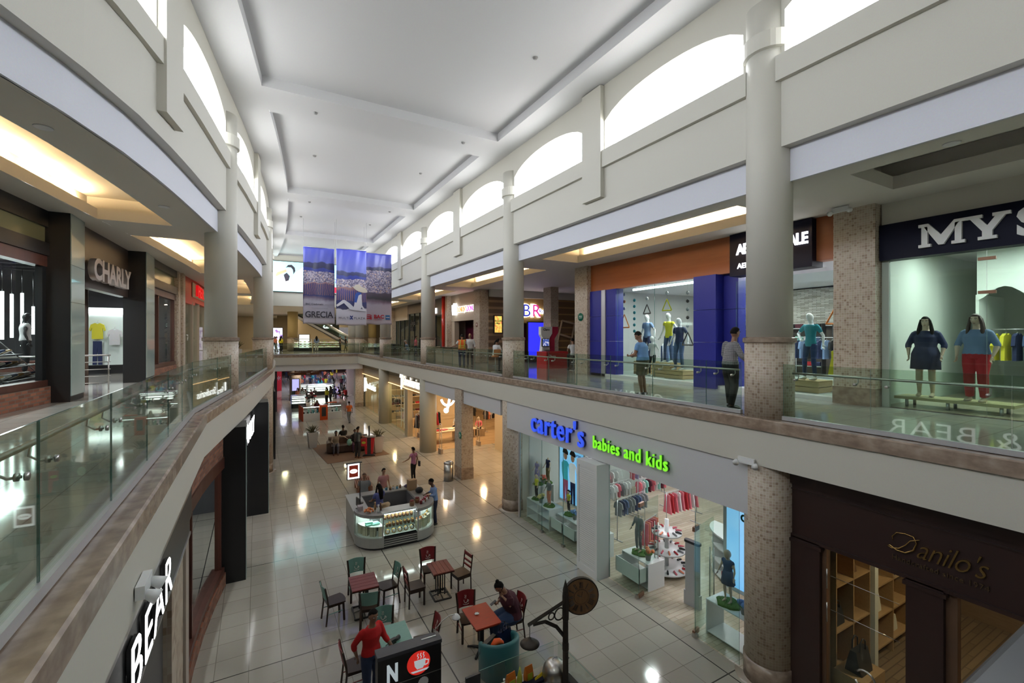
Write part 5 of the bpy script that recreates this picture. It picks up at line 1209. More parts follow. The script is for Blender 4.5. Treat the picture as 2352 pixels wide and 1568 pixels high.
# big screen
t = empty('led_screen', (0, 45.75, 0), 0, 'huge lit screen on the far wall, half hidden behind the banners', 'screen')
m = MB(); m.box(1.1, 7.0, 0, .15, 10.85, 13.65); m.build('casing', black, t)
ls = M('led_pale_aqua', (.42, .78, .80), .5, 0, .9); lw = M('led_white', (1, 1, 1), .5, 0, .95)
m = MB(); m.box(1.15, 6.95, -.01, 0, 10.9, 13.6); m.build('picture_ground', ls, t)
def sp(P, mt, nm, d): m = MB(); plate(m, P, (0, -d, 0), **SFR, th=.004); m.build(nm, mt, t)
sp([(1.2, 10.95), (3.6, 10.95), (3.7, 13.2), (3.0, 12.6), (2.7, 11.9), (2.0, 12.2), (1.7, 11.8), (1.3, 12.0)], lw, 'picture_figure', .014)
dk = M('led_dark', (.04, .035, .05), .5, 0, .25); sk = M('led_skin', (.80, .36, .20), .5, 0, .8)
sp([(2.25, 13.0), (2.45, 13.3), (2.75, 13.35), (3.0, 13.1), (3.05, 12.8), (2.9, 12.5), (2.85, 12.9), (2.7, 13.1), (2.4, 13.1)], dk, 'picture_hair', .02)
sp([(1.45, 12.4), (1.6, 12.6), (2.3, 12.9), (2.35, 12.7), (1.7, 12.35), (1.5, 12.2)], sk, 'picture_arm', .02)
sp([(2.1, 12.4), (2.35, 12.6), (2.6, 12.3), (2.5, 11.9), (2.25, 11.8)], dk, 'picture_scarf', .024)
sp([(5.8, 12.5), (6.0, 12.8), (6.3, 12.7), (6.35, 12.4), (6.0, 12.3)], M('led_blue', (.1, .1, .7), .5, 0, 1), 'picture_mark', .02)
text('TE', 'screen_lettering', bpy.data.materials['led_blue'], .55, (6.1, -.02, 11.9), 'S', t, .004, .01, .2)
sp([(6.05, 10.95), (6.9, 10.95), (6.9, 11.5), (6.05, 11.5)], M('led_red', (.7, .02, .05), .5, 0, 1.1), 'picture_red_block', .02)
# ================================================================ far upper floor beyond the bridge
cc = M('escalator_grey', (.25, .25, .26), .4, .3)
for i, (x, y) in enumerate(((3.6, 58), (10.7, 57), (14.3, 70), (8.5, 47.6), (14.3, 66))):
    t = empty('column', (x, y, F2), 0, ['mustard coloured round column on the far upper floor left of the cake counter', 'cream column at the foot of the far escalator', 'distant cream column right of the escalator foot', 'cream column just behind the right corner of the far bridge', 'yellow column far right beyond the escalator'][i], 'column', kind='thing')
    r = .55
    m = MB(); m.cyl((0, 0, 0), r, 1.55, SF-F2, 24); m.build('shaft', M('mustard_shaft', (.55, .43, .20), .6) if i in (0, 4) else cream, t)
    m = MB(); m.cyl((0, 0, 0), r+.03, 0, 1.46, 24); m.build('mosaic_sleeve', mosaic_r, t); m = MB(); m.cyl((0, 0, 0), r+.06, 1.46, 1.55, 24); m.build('stone_band', granite, t)
def escalator(y, lab):
    t = empty('escalator', (0, y, F2), 0, lab, 'escalator')
    L0, L1, L2, dz = 3.9, 11.5, 12.6, 4.65
    for q in (0, 1.1):
        m = MB(); m.prism([(L0, dz-.45), (L0, dz), (L1, .25), (L2, .25), (L2, 0), (L1, 0)], q, q+.1, 1); m.build('side_panel', alum, t)
        m = MB(); m.prism([(L0, dz-.1), (L0, dz+.12), (L1, .37), (L2, .37), (L2, .27), (L1, .27)], q-.02, q, 1); m.build('dark_skirt', black, t)
        m = MB(); m.prism([(L0, dz+.1), (L0, dz+.95), (L1, 1.1), (L2, 1.1), (L2, .3), (L1, .3)], q+.04, q+.055, 1); m.build('glass_side', glc, t)
        m = MB(); m.tube([(L0, q+.05, dz+1.0), (L1, q+.05, 1.15), (L2, q+.05, 1.15), (L2+.2, q+.05, .95)], .06, 8); m.build('handrail', alum, t)
    m = MB(); m.prism([(L0, dz-.4), (L0, dz-.1), (L1, .15), (L1, 0)], .1, 1.1, 1); m.build('steps', cc, t)
    m = MB(); m.prism([(L0+.1, 0), (L0+.1, dz-.5), (L1-.6, 0)], .05, 1.05, 1); m.build('underside_wall', M('escalator_wall', (.50, .40, .26), .6), t)
escalator(62.5, 'nearer escalator rising to the left behind the cake counters'); escalator(64.6, 'second escalator behind the nearer one')
m = MB(); m.box(-8, 1.8, 74, 74.2, F2, SF); m.box(14, 30, 74, 74.2, F2, SF); m.box(1.8, 14, 80, 80.2, F2, SF); S(m, 'wall_upper_back', M('back_beige_wall', (.58, .50, .36), .6))
m = MB(); m.box(2.4, 10, 70, 70.2, F2, SF); S(m, 'wall_escalator_back', bpy.data.materials['escalator_wall'])
def deli(x, y, z, w, label, n=4):
    t = empty('display_counter', (x, y, z), 0, label, 'display counter')
    m = MB(); m.box(-w/2, w/2, -.4, .4, 0, .35); m.build('plinth', black, t)
    m = MB(); m.prism([(-.4, .35), (.4, .35), (.4, 1.35), (-.15, 1.35), (-.4, .9)], -w/2, w/2, 0); m.build('glass_case', glc, t)
    for k in range(3):
        m = MB(); m.box(-w/2+.05, w/2-.05, -.3+.1*k, .3, .45+.27*k, .47+.27*k); m.build('shelf', M('glow_shelf', (.8, .85, .8), .5, 0, 1.6), t)  # shelves glow themselves, standing in for light inside the case
    m = MB(); m.box(-w/2, w/2, -.17, .4, 1.35, 1.40); m.build('top', steel, t)
    cake = [M('cake_cream', (.7, .6, .4), .6), M('cake_green', (.35, .5, .12), .6), M('cake_brown', (.25, .12, .06), .6)]
    for k in range(3):
        for j in range(int(w/.45)):
            m = MB(); m.cyl((0, 0, 0), .11, 0, .1, 10); o = m.build('cake', cake[(j+k) % 3]); o.location = (x-w/2+.28+j*.45, y-.1+.08*k, z+.471+.27*k)
            tag(o, '%s cake in the %s' % (('cream', 'green', 'brown')[(j+k) % 3], label), 'cake', 'cakes in the '+label)
    return t
deli(4.6, 57.5, F2, 1.9, 'left lit cake counter beside the mustard column'); deli(7.2, 57.2, F2, 3.0, 'long lit cake counter in front of the escalator')
screen(4.9, 59, 6.2, 1.2, 1.9, 'S', 'black framed bright white menu screen above the cake counters', 'screen', lw)
screen(2.3, 66, 6.6, 1.3, 2.9, 'S', 'tall bright poster screen left of the mustard column', 'screen', picture('poster_purple', [(0, (.9, .9, 1)), (.5, (.8, .8, 1)), (.6, (.2, .1, .5)), (.7, (.9, .3, .3))], 1.5, 1.2))
t = empty('shop_sign', (0, 0, 0), 0, 'white ring shaped letters on a dark sign under the left banner, above the escalator', 'sign')
m = MB(); m.box(8.2, 10.4, 69.8, 69.95, 6.3, 9.3); m.build('board', M('sign_green_grey', (.10, .12, .09), .6), t); text('CDE', 'lettering', wsign, .6, (8.25, 69.75, 8.1), 'S', t, .03, .03)
m = MB(); m.box(10.4, 13.9, 73.0, 73.1, F2+.2, 8.3); o = m.build('grey_shop_window', M('pale_grey_lit', (.55, .55, .60), .5, 0, .25)); tag(o, 'pale grey lit shop window beyond the escalator foot', 'shop window')
for i in range(4): downlight(10.8+i*.8, 72.6, 8.1, .07, 'small warm spot lamp above the grey shop window', 0, 'spot lamps over the grey shop window')
for x, y, pw in ((4, 50, 150), (10, 52, 150), (3, 62, 150), (10, 62, 150), (0, 56, 100), (16, 56, 120), (3, 72, 120), (11, 77, 120)): area_light('far_floor_fill', (x, y, SF-.05), (.5, .5), pw*1.0, (1, .82, .55))  # fill lights without fixtures, added to brighten the far upper floor
# ================================================================ ground floor, right side
white_p = M('shop_white_board', (.62, .62, .64), .6)
# childrenswear shop front
t = empty('storefront', (0, 0, 0), 0, 'white panelled front of the childrenswear shop with frameless glass doors', 'shop front')
m = MB(); m.box(8.5, 8.75, 5.3, 15.6, 3.24, 4.28); m.build('sign_board', white_p, t)
m = MB(); m.box(8.24, 8.7, 9.85, 10.75, 0, 3.2); m.build('pier', pure, t)
m = MB()
for k in range(46): m.box(8.225, 8.239, 9.95, 10.65, .25+k*.06, .25+k*.06+.045)
m.build('pier_louvre', pure, t)
m = MB(); m.box(8.215, 8.239, 9.85, 9.94, 0, 3.2); m.box(8.215, 8.239, 10.66, 10.75, 0, 3.2); m.box(8.215, 8.239, 9.94, 10.66, 3.05, 3.2); m.box(8.215, 8.239, 9.94, 10.66, 0, .2); m.build('pier_frame', pure, t)
glassbox(t, 8.62, [10.78, 12.0, 13.25, 14.75], .03, 3.24); glassbox(t, 8.64, [8.68, 9.83], .03, 3.24); glassbox(t, 8.64, [5.86, 6.95], .03, 3.24)
m = MB(); m.box(8.6, 8.66, 14.76, 14.86, 0, 3.24); m.build('end_frame', alum, t)
for y in (12.0, 13.25, 10.9, 8.7, 6.93): m = MB(); m.box(8.57, 8.67, y-.05, y+.05, 0, .08); m.build('floor_clamp', steel, t)
# opened glass doors
def door(y, ang, lab, hx):
    t = empty('door_1', (8.64, y, 0), ang, None, None, kind='structure')
    m = MB(); m.box(0, 1.05, -.006, .006, .04, 2.42); m.build('door_pane', gls, t)
    for q in (-.05, .05): m = MB(); m.tube([(.95, q, .5), (.95, q, 1.7)], .014, 8); m.build('door_handle', steel, t)
    m = MB(); m.box(-.03, .2, -.03, .03, .02, .12); m.box(-.03, .2, -.03, .03, 2.36, 2.46); m.build('door_hinge', M('bronze_clamp'), t)
door(8.66, .3, 'a', 0); door(6.97, .25, 'b', 0)
s = empty('shop_sign', (0, 0, 0), 0, 'blue glowing lower case letters on the white shop board', 'sign'); bl2 = M('sign_glow_blue', (.04, .10, .80), .4, 0, .75)
text("carter's", 'lettering', bl2, 1.0, (8.38, 13.6, 3.50), 'R', s, .03, .0, 0, 1.12, fitw=2.95)
text("carter's", 'lettering_return', M('sign_blue_side', (.02, .02, .16), .4), 1.0, (8.45, 13.6, 3.50), 'R', s, .04, .0, 0, 1.12, fitw=2.95)
s = empty('shop_sign', (0, 0, 0), 0, 'lime green glowing lower case words right of the blue ones', 'sign')
text("babies and kids", 'lettering', M('sign_glow_lime', (.22, .80, .03), .4, 0, .8), .50, (8.40, 10.25, 3.60), 'R', s, .02, .0, 0, 1.14, fitw=2.72)
text("babies and kids", 'lettering_return', M('sign_lime_side', (.02, .16, .01), .4), .50, (8.45, 10.25, 3.60), 'R', s, .03, .0, 0, 1.14, fitw=2.72)
room(9.36, 18, 5.0, 15.3, 0, 3.6, M('kids_white_wall', (.6, .62, .62), .7), 'wall_kids_shop')
m = MB(); m.quad((8.62, 5.0, .006), (18, 5.0, .006), (18, 15.3, .006), (8.62, 15.3, .006)); S(m, 'floor_kids_shop', tiles('pale_wood_floor', (1.1, .13), [(0, (.46, .39, .29)), (1, (.58, .50, .39))], (.36, .30, .22), .015, 'floor', .25, (0, 0), 'World', stag=True, bump=.1))
for x in (10.5, 13.5, 16.3):
    for y in (7, 10, 13): area_light('shop_panel_light', (x, y, 3.55), (.25, .25), 42, (.97, .98, 1))
# window furniture
def cube_shelf(x, y, w, d, h, cols, rows, lab, drawer=None, rz=0):
    t = empty('display_bench', (x, y, 0), rz, lab, 'display bench'); e = .025
    m = MB(); m.box(-d/2, d/2, -w/2, w/2, h-e, h); m.build('top', pure, t)
    for i in range(cols+1): m = MB(); q = -w/2+e/2+(w-e)*i/cols; m.box(-d/2, d/2, q-e/2, q+e/2, 0, h-e); m.build('side_panel', pure, t)
    for j in range(rows): m = MB(); z = .06+(h-.08)*j/rows; m.box(-d/2+.01, d/2-.01, -w/2+e, w/2-e, z, z+.02); m.build('shelf', pure, t)
    if drawer:
        for a, b in drawer:
            m = MB(); m.box(-d/2-.28, -d/2-.26, a, b, h*.35, h-.06); m.box(-d/2-.28, d/2-.1, a, a+.015, h*.35, h-.08); m.box(-d/2-.28, d/2-.1, b-.015, b, h*.35, h-.08); m.box(-d/2-.26, d/2-.1, a, b, h*.35, h*.35+.015); m.build('drawer', pure, t)
    return t
cube_shelf(9.15, 13.9, 1.5, .6, .75, 2, 2, 'white cubby bench with grass mats at the left of the kids window')
cube_shelf(9.75, 14.9, .7, .5, 1.05, 1, 1, 'taller white bench at the back left of the kids window', None, pi/2)
cube_shelf(9.45, 12.4, 1.4, .6, .62, 1, 1, 'white bench with two pulled out drawers in the kids window', [(-.68, -.02), (.02, .68)])
cube_shelf(9.3, 11.2, 1.0, .6, .72, 2, 2, 'white cubby bench next to the louvred pier')
cube_shelf(9.35, 9.25, 1.0, .6, .72, 1, 1, 'white bench with one open drawer right of the louvred pier', [(-.45, .45)])
cube_shelf(9.25, 6.25, 1.3, .6, .80, 1, 1, 'white bench under the poster by the big mosaic column')
grassm = noisy('grass_mat', [(0, (.02, .07, .008)), (1, (.08, .20, .02))], 30, .9, bump=1)
def mat_(x, y, z, lab, r=.2):
    m = MB(); n = 18; R = []
    for zz, k in ((0, 1), (.03, 1.03), (.045, .9)): R.append([(r*k*(1+.12*sin(5*a))*cos(a), r*1.1*k*(1+.1*cos(4*a))*sin(a), zz) for a in [2*pi*j/n for j in range(n)]])
    m.loft(R)
    for _ in range(90): a = random.uniform(0, 6.3); q = r*random.uniform(.1, .95); m.tube([(q*cos(a), q*sin(a), .03), (q*cos(a)+random.uniform(-.015, .015), q*sin(a), .075)], [.005, .001], 3, False)
    o = m.build('grass_mat', grassm); o.location = (x, y, z); tag(o, lab, 'grass mat', 'artificial grass mats'); return o
def flowerpot(x, y, z, colr, lab):
    t = empty('potted_flowers', (x, y, z), 0, lab, 'flower pot')
    m = MB(); m.lathe([(.06, 0), (.085, .15), (.09, .16), (.075, .15)], n=14); m.build('pot', M('zinc_pot', (.22, .24, .22), .5), t)
    m = MB(); 
    for _ in range(16):
        a = random.uniform(0, 6.3); q = random.uniform(0, .13); m.ell((q*cos(a), q*sin(a), .24+random.uniform(-.05, .06)), .052, 7, 5)
    m.build('blossoms', colr, t); m = MB(); m.ell((0, 0, .19), (.12, .12, .05), 10, 6); m.build('leaves', grassm, t); return t
mat_(9.1, 14.3, .75, 'grass mat on the left bench under the yellow jacket doll'); mat_(9.1, 13.5, .75, 'grass mat under the grey coat doll'); mat_(9.55, 14.95, 1.05, 'grass mat at the back of the tall bench'); mat_(9.95, 14.9, 1.05, 'grass mat under the headless denim doll')
mat_(9.45, 12.75, .62, 'grass mat on the drawer bench'); mat_(9.3, 11.4, .72, 'grass mat beside the louvred pier', .22); mat_(9.35, 9.35, .72, 'grass mat under the grey pyjama doll', .22); mat_(9.2, 6.5, .80, 'grass mat under the denim dress doll', .24)
flowerpot(9.0, 13.9, .75, M('bloom_yellow', (.75, .65, .25), .7), 'pot of pale yellow blooms on the left cubby bench'); flowerpot(9.75, 14.9, 1.05, M('bloom_coral', (.8, .15, .10), .7), 'pot of coral blooms at the back of the kids window')
flowerpot(9.35, 12.35, .62, M('bloom_blue', (.15, .30, .60), .7), 'pot of blue blooms on the drawer bench'); flowerpot(9.25, 8.95, .72, M('bloom_orange', (.85, .28, .12), .7), 'pot of orange and yellow blooms beside the grey pyjama doll')
flowerpot(9.15, 6.1, .80, bpy.data.materials['bloom_blue'], 'pot of blue hydrangea blooms beside the denim dress doll')
kid = dict(elR=(.26, .02, 1.14), wrR=(.30, .12, .95), elL=(-.26, .02, 1.14), wrL=(-.30, .12, .95))
def doll(x, y, z, lab, H, shirt, pants, skin=mann_s, heads=True, hair=None, skirt=None, sl=.4, pose=None, feet=True, rz=pi/2):
    return figure((x, y, z), rz, lab, dict(kid, **(pose or {})), H, 1.05, skin, shirt, sl, pants, 1, skirt, None, hair, name='child_mannequin', cat='mannequin', face=False, child=1.45, heads=heads, lod=1)
doll(9.1, 14.35, .79, 'small doll in a yellow top and black dungarees on the left bench', .85, CC[6], CC[9]); doll(9.1, 13.52, .79, 'small headless doll in a grey coat and coral trousers', .95, CC[5], CC[12], heads=False, sl=.9)
doll(9.5, 14.95, 1.09, 'headless doll in a pale lilac dress at the back of the window', .95, CC[10], None, heads=False, skirt=(CC[10], .55, 1.1)); doll(9.98, 14.9, 1.09, 'headless doll in a navy waistcoat with pink belt and olive trousers', 1.05, CC[0], cl('cloth_khaki_green', (.18, .15, .06)), heads=False, sl=.1)
doll(9.55, 12.95, .64, 'crouching doll in a yellow shirt with black cap', .75, CC[6], CC[9], hair=hair_m); doll(9.5, 12.05, .62, 'small headless doll in a white hoodie', .72, CC[2], CC[9], heads=False, sl=.9)
doll(9.3, 11.35, .76, 'tall child doll in black dungarees over a grey shirt next to the louvred pier', 1.15, CC[5], CC[9], sl=.9)
doll(9.35, 9.4, .76, 'headless child doll in a dark grey pyjama suit right of the louvred pier', 1.15, CC[5], CC[5], heads=False, sl=.95)
doll(9.2, 6.52, .84, 'child doll in a denim belted dress by the big mosaic column', 1.15, CC[1], None, skirt=(CC[1], .62, 1.15), sl=.15); doll(9.35, 5.8, .82, 'second pale doll half hidden by the big mosaic column', 1.15, CC[5], CC[9], sl=.4)
# posters
def poster(t_loc, w, h, z0, lab, sky_stops, d='R'):
    t = empty('poster_lightbox', t_loc, 0, lab, 'poster')
    m = MB(); m.box(.0, .1, -w/2-.1, w/2+.1, z0-.1, z0+h+.1); m.build('frame', pure, t)
    mt = picture('poster_sky', [(0, (.02, .12, .5)), (.4, (.12, .40, .75)), (.8, (.55, .8, .95)), (1, (.9, .95, 1))], .35, 1.0)
    m = MB(); m.box(-.012, -.001, -w/2, w/2, z0, z0+h); m.build('print', mt, t); return t
def pshape(t, P, mt, nm, d=.02):
    m = MB(); plate(m, P, (-d, 0, 0), **RFR, th=.004); return m.build(nm, mt, t)
pskin = M('print_skin', (.42, .22, .14), .6, 0, .3); phair = M('print_hair', (.03, .015, .01), .6); pteal = M('print_teal', (.05, .45, .55), .6, 0, .35); pwh = M('print_white', (.8, .8, .85), .6, 0, .4); pnav = M('print_navy', (.02, .02, .12), .6); pred = M('print_maroon_check', (.45, .1, .18), .6, 0, .2)
t = poster((9.95, 13.35, 0), 1.4, 1.95, .75, 'bright blue lightbox poster of two children back in the kids window', None)
for u0, a_, b_ in ((-.32, pteal, pred), (.12, pwh, pnav)):
    z = .72
    pshape(t, [(u0-.12, z), (u0-.02, z), (u0+.0, z+.65), (u0+.04, z), (u0+.14, z), (u0+.15, z+.85), (u0-.15, z+.85)], b_, 'printed_trousers')
    pshape(t, [(u0-.15, z+.8), (u0+.15, z+.8), (u0+.15, z+1.35), (u0+.26, z+1.1), (u0+.22, z+1.4), (u0+.1, z+1.5), (u0-.1, z+1.5), (u0-.24, z+1.38), (u0-.22, z+1.05)], a_, 'printed_shirt', .024)
    pshape(t, [(u0+.11*cos(a), z+1.68+.15*sin(a)) for a in [2*pi*i/14 for i in range(14)]], pskin, 'printed_face', .024)
    pshape(t, [(u0+.17*cos(a), z+1.78+.17*sin(a)) for a in [pi*i/10-.3 for i in range(12)]], phair, 'printed_hair', .028)
text('carter', 'lettering', M('print_blue2', (.05, .15, .5), .6), .16, (-.02, -.2, 2.5), 'R', t, .003)
t = poster((9.7, 6.2, 0), 1.4, 2.1, .95, 'tall blue poster of a boy behind the denim dress doll', None)
text("carter's", 'lettering', M('print_green', (.01, .12, .07), .6), .34, (-.02, .35, 2.55), 'R', t, .003, .008)
pshape(t, [(-.05, 1.0), (.55, 1.0), (.55, 1.75), (.3, 1.9), (.1, 1.85), (-.05, 1.6)], pwh, 'printed_shirt'); pshape(t, [(.27+.14*cos(a), 2.05+.2*sin(a)) for a in [2*pi*i/14 for i in range(14)]], pskin, 'printed_face', .024); pshape(t, [(.27+.17*cos(a), 2.15+.19*sin(a)) for a in [pi*i/10 for i in range(11)]], phair, 'printed_hair', .028)
# shoe carousel, round shelf, racks
def shoe_tower(x, y):
    t = empty('shoe_carousel', (x, y, 0), 0, 'round three tier white stand full of small shoes', 'shoe stand')
    m = MB(); m.cyl((0, 0, 0), .06, 0, 1.5, 12); m.build('pole', pure, t)
    for i, (z, r) in enumerate(((.12, .62), (.62, .52), (1.1, .42))): m = MB(); m.lathe([(.02, z), (r, z), (r, z+.05), (.02, z+.05)], n=28); m.build('tier', pure, t)
    k = 0
    for i, (z, r, n) in enumerate(((.17, .52, 16), (.67, .42, 14), (1.15, .33, 11))):
        for j in range(n):
            a = 2*pi*j/n; c = [(CC[9], 'black'), (CC[7], 'red'), (CC[3], 'pink'), (CC[5], 'grey'), (CC[12], 'coral')][(j*2+i) % 5]
            o = dup(sh0, (x+r*cos(a), y+r*sin(a), z+.005), a-pi/2, '%s children shoe on the %s tier of the round stand' % (c[1], ('bottom', 'middle', 'top')[i]), 'children shoes on the round stand', .62); o.rotation_euler = (0, 0, a-pi/2); remat(o, c[0])
shoe_tower(10.35, 9.3)
t = empty('half_round_shelf', (12.0, 7.4, 0), 0, 'large white half round shelf unit with folded clothes in the kids shop', 'shelf unit')
def arc(r, z0_, z1_, a0=.5*pi, a1=1.5*pi, n=16, r0=0): return
for z in (.08, .45, .85):
    m = MB(); m.prism([(.95*cos(a), 1.5*sin(a)) for a in [pi*.5+pi*i/16 for i in range(17)]], z, z+.03); m.build('shelf', pure, t)
m = MB(); m.prism([(1.0*cos(a), 1.55*sin(a)) for a in [pi*.5+pi*i/16 for i in range(17)]], 1.22, 1.26); m.build('top', pure, t)
for a in (pi*.5, pi*.7, pi*.9, pi*1.1, pi*1.3, pi*1.5): m = MB(); c, s_ = .94*cos(a), 1.48*sin(a); m.prism([(c*.5, s_*.5-.012), (c, s_-.012), (c, s_+.012), (c*.5, s_*.5+.012)], 0, 1.22); m.build('divider', pure, t)
def folded(x, y, z, ci, rz, lab, grp, n=2, w=.3):
    m = MB(); m.M = T(x, y, z, rz)
    for k in range(n): m.bev(-w/2, w/2, -w*.4, w*.4, .001+k*.035, .034+k*.035, .015, 1)
    o = m.build('folded_clothes', CC[ci]); tag(o, '%s folded clothes %s' % (CN[ci], lab), 'clothes', grp)
for i, (dx, dy, ci) in enumerate(((-.65, .5, 3), (-.55, .0, 10), (-.3, -.6, 4), (-.3, .8, 2), (-.2, -1.0, 5), (-.6, -.35, 0))): folded(12+dx, 7.4+dy, 1.26, ci, i, 'on top of the half round shelf', 'clothes on the half round shelf')
for i in range(5):
    a = pi*(.6+.2*i)
    for z, ci in ((.48, [8, 3, 2, 0, 7][i]), (.11, [9, 7, 3, 9, 4][i])): folded(12+.75*cos(a), 7.4+1.15*sin(a), z, ci, a, 'on the %s shelf of the half round unit' % ('middle' if z > .3 else 'low'), 'clothes inside the half round unit', 3, .28)
t = empty('sign_stand', (11.5, 7.9, 1.26), .4, 'small brown framed yellow price sign on the half round shelf', 'price sign')
m = MB(); m.box(-.01, .01, -.13, .13, .02, .38); m.build('frame', mah, t); m = MB(); m.box(-.016, -.011, -.1, .1, .16, .35); m.build('card', M('card_yellow', (.7, .5, .02), .6), t); text('4', 'numeral', black, .14, (-.017, .05, .2), 'R', t, .001, .003)
rk = [(11.2, 11.6, .15, 1.5, 1.35, 'shirt', [5, 0, 1, 5], 'grey and navy'), (11.6, 12.9, .1, 1.6, 1.35, 'shirt', [2, 3, 5, 2], 'white and pink'), (13.2, 11.2, 0, 1.5, 1.35, 'dress', [3, 7, 3, 2], 'pink and red'), (13.4, 12.8, .1, 1.6, 1.35, 'shirt', [3, 2, 8, 14], 'pink, white and mint'),
      (14.9, 10.0, 1.2, 1.5, 1.35, 'shirt', [0, 9, 2, 9], 'black and navy'), (15.6, 12.0, .2, 1.6, 1.35, 'shirt', [5, 2, 3, 1], 'mixed pale'), (15.6, 8.2, 1.4, 1.4, 1.2, 'dress', [8, 12, 5, 8], 'mint and coral'), (10.95, 10.5, .3, .8, 1.0, 'trousers', [3, 12, 3, 7], 'coral trouser'), (14.6, 6.4, .9, 1.2, 1.2, 'shirt', [2, 5, 2, 1], 'pale'), (11.2, 6.2, 1.5, .9, 1.05, 'trousers', [9, 5, 9, 14], 'dark trouser'), (12.0, 14.2, 0, 1.8, 1.35, 'shirt', [2, 5, 3, 2], 'back left'), (14.6, 14.2, 0, 1.8, 1.35, 'shirt', [3, 10, 2, 3], 'back middle')]
for x, y, rz, w, z, kd, cols, nm in rk: rail_rack(x, y, rz, w, z, 9 if w > 1.2 else 6, kd, cols, 'chrome floor rail of %s clothes in the kids shop' % nm, 'the %s clothes rail in the kids shop' % nm, 0, .72)
t = empty('security_gate', (9.55, 7.75, 0), .1, 'grey anti theft pillar inside the kids shop door', 'security gate')
m = MB(); m.prism([(-.05, 0), (.05, 0), (.05, .35), (-.05, .35)], -.22, .22, 1); m.build('foot', M('gate_grey', (.45, .45, .46), .5), t); m = MB(); m.bev(-.05, .05, -.2, .2, .35, 1.58, .04, 2); m.build('body', bpy.data.materials['gate_grey'], t); m = MB(); m.bev(-.07, .07, -.22, .22, 1.58, 1.64, .05, 2); m.build('cap', dark, t)
# ---- leather shop, lower right
brn = M('dark_brown_panel', (.030, .014, .012), .42); gold = M('brass_letters', (.45, .28, .10), .25, .9)
t = empty('storefront', (0, 0, 0), 0, 'dark brown panelled front of the leather shop under the right balcony', 'shop front')
m = MB(); m.box(8.9, 9.1, -3, 4.96, 3.0, 4.12); m.build('fascia', brn, t)
m = MB(); m.box(8.84, 9.1, -3, 4.96, 4.0, 4.25); m.box(8.87, 8.9, -3, 4.96, 3.88, 3.9); m.box(8.86, 8.9, -3, 4.98, 2.98, 3.04); m.build('moulding', brn, t)
for a, b in ((4.45, 4.96), (2.75, 3.2), (.4, .85)):
    m = MB(); m.box(8.86, 9.1, a, b, 0, 3.0); m.build('pilaster', brn, t); m = MB(); m.box(8.82, 9.1, a-.04, b+.03, 2.9, 2.96); m.build('pilaster_cap', brn, t)
m = MB(); m.box(8.95, 9.08, 2.62, 2.75, 0, 3.0); m.box(8.95, 9.08, 4.38, 4.45, 0, 3.0); m.build('door_frame', noisy('walnut', [(0, (.09, .05, .03)), (1, (.16, .09, .055))], 6, .4, (1, 1, .2)), t)
for a, b in ((3.22, 4.36), (.9, 2.6)): m = MB(); m.box(8.99, 9.0, a, b, .03, 2.97); m.build('glass_pane', gls, t)
for z in (2.6, 2.0): m = MB(); m.tube([(8.93, 4.36, z), (8.93, 4.36, z-.35)], .012, 6); m.tube([(8.93, 4.3, z-.1), (8.93, 3.3, z-.1)], .006, 5); m.build('chrome_fitting', steel, t)
m = MB(); m.tube([(8.88+.0, 3.75+.15*cos(a), 1.0+.17*sin(a)) for a in [pi*.2+1.7*pi*i/14 for i in range(15)]], .018, 8); m.build('ring_handle', steel, t)
s = empty('shop_sign', (0, 0, 0), 0, 'brass script name with a small line below on the dark brown fascia', 'sign')
text("anilo's", 'lettering', gold, .44, (8.89, 3.09, 3.36), 'R', s, .02, -.004, .45, .95, fitw=.82)
m = MB()
def curl(P, r0, r1):
    n = len(P); m.tube([(8.88, y, z) for y, z in P], [lerp(r0, r1, abs(2*i/(n-1)-1)) for i in range(n)], 6)
curl([(3.37, 3.51), (3.38, 3.57), (3.32, 3.65), (3.21, 3.67), (3.11, 3.66), (3.07, 3.57), (3.11, 3.45), (3.21, 3.37), (3.32, 3.37), (3.41, 3.42), (3.44, 3.40), (3.39, 3.38), (3.29, 3.41), (3.21, 3.49), (3.15, 3.58), (3.03, 3.64)], .014, .007)
m.build('flourish', gold, s)
text("Handcrafted since 1974", 'small_lettering', M('dull_brass', (.14, .09, .05), .4, .6), .11, (8.89, 3.39, 3.21), 'R', s, .01, 0, 0, 1.1, fitw=1.12)
room(9.12, 15, -3, 4.98, 0, 3.7, noisy('leather_shop_wood', [(0, (.14, .08, .04)), (1, (.24, .145, .08))], 4, .5, (1, 1, 6)), 'wall_leather_shop')
m = MB(); m.quad((8.9, -3, .006), (15, -3, .006), (15, 4.98, .006), (8.9, 4.98, .006)); S(m, 'floor_leather_shop', woodfl_d)
wd = bpy.data.materials['leather_shop_wood']; oak = noisy('oak_shelf', [(0, (.30, .17, .08)), (1, (.42, .26, .13))], 5, .4, (1, 6, 6))
def wall_shelves(x0, x1, y, z1, lab, nsh=4, ncol=2):
    t = empty('bag_shelves', (x0, y, 0), 0, lab, 'shelf unit'); w = x1-x0
    for i in range(ncol+1): m = MB(); q = w*i/ncol; m.box(q-.015, q+.015, -.38, 0, 0, z1); m.build('upright', oak, t)
    for k in range(nsh): m = MB(); z = .25+k*(z1-.3)/(nsh-1) if nsh > 1 else .5; m.box(.015, w-.015, -.38, 0, z, z+.03); m.build('shelf', oak, t)
    return t
wall_shelves(9.6, 10.9, 4.9, 2.9, 'oak bag shelves left of the cream post in the leather shop', 4, 2); wall_shelves(11.1, 13.6, 4.9, 2.9, 'oak bag shelves right of the cream post in the leather shop', 5, 3)
m = MB(); m.box(10.94, 11.08, 4.45, 4.9, 0, 3.5); o = m.build('cream_post', cream); tag(o, 'cream square post between the two oak shelf units', 'post')
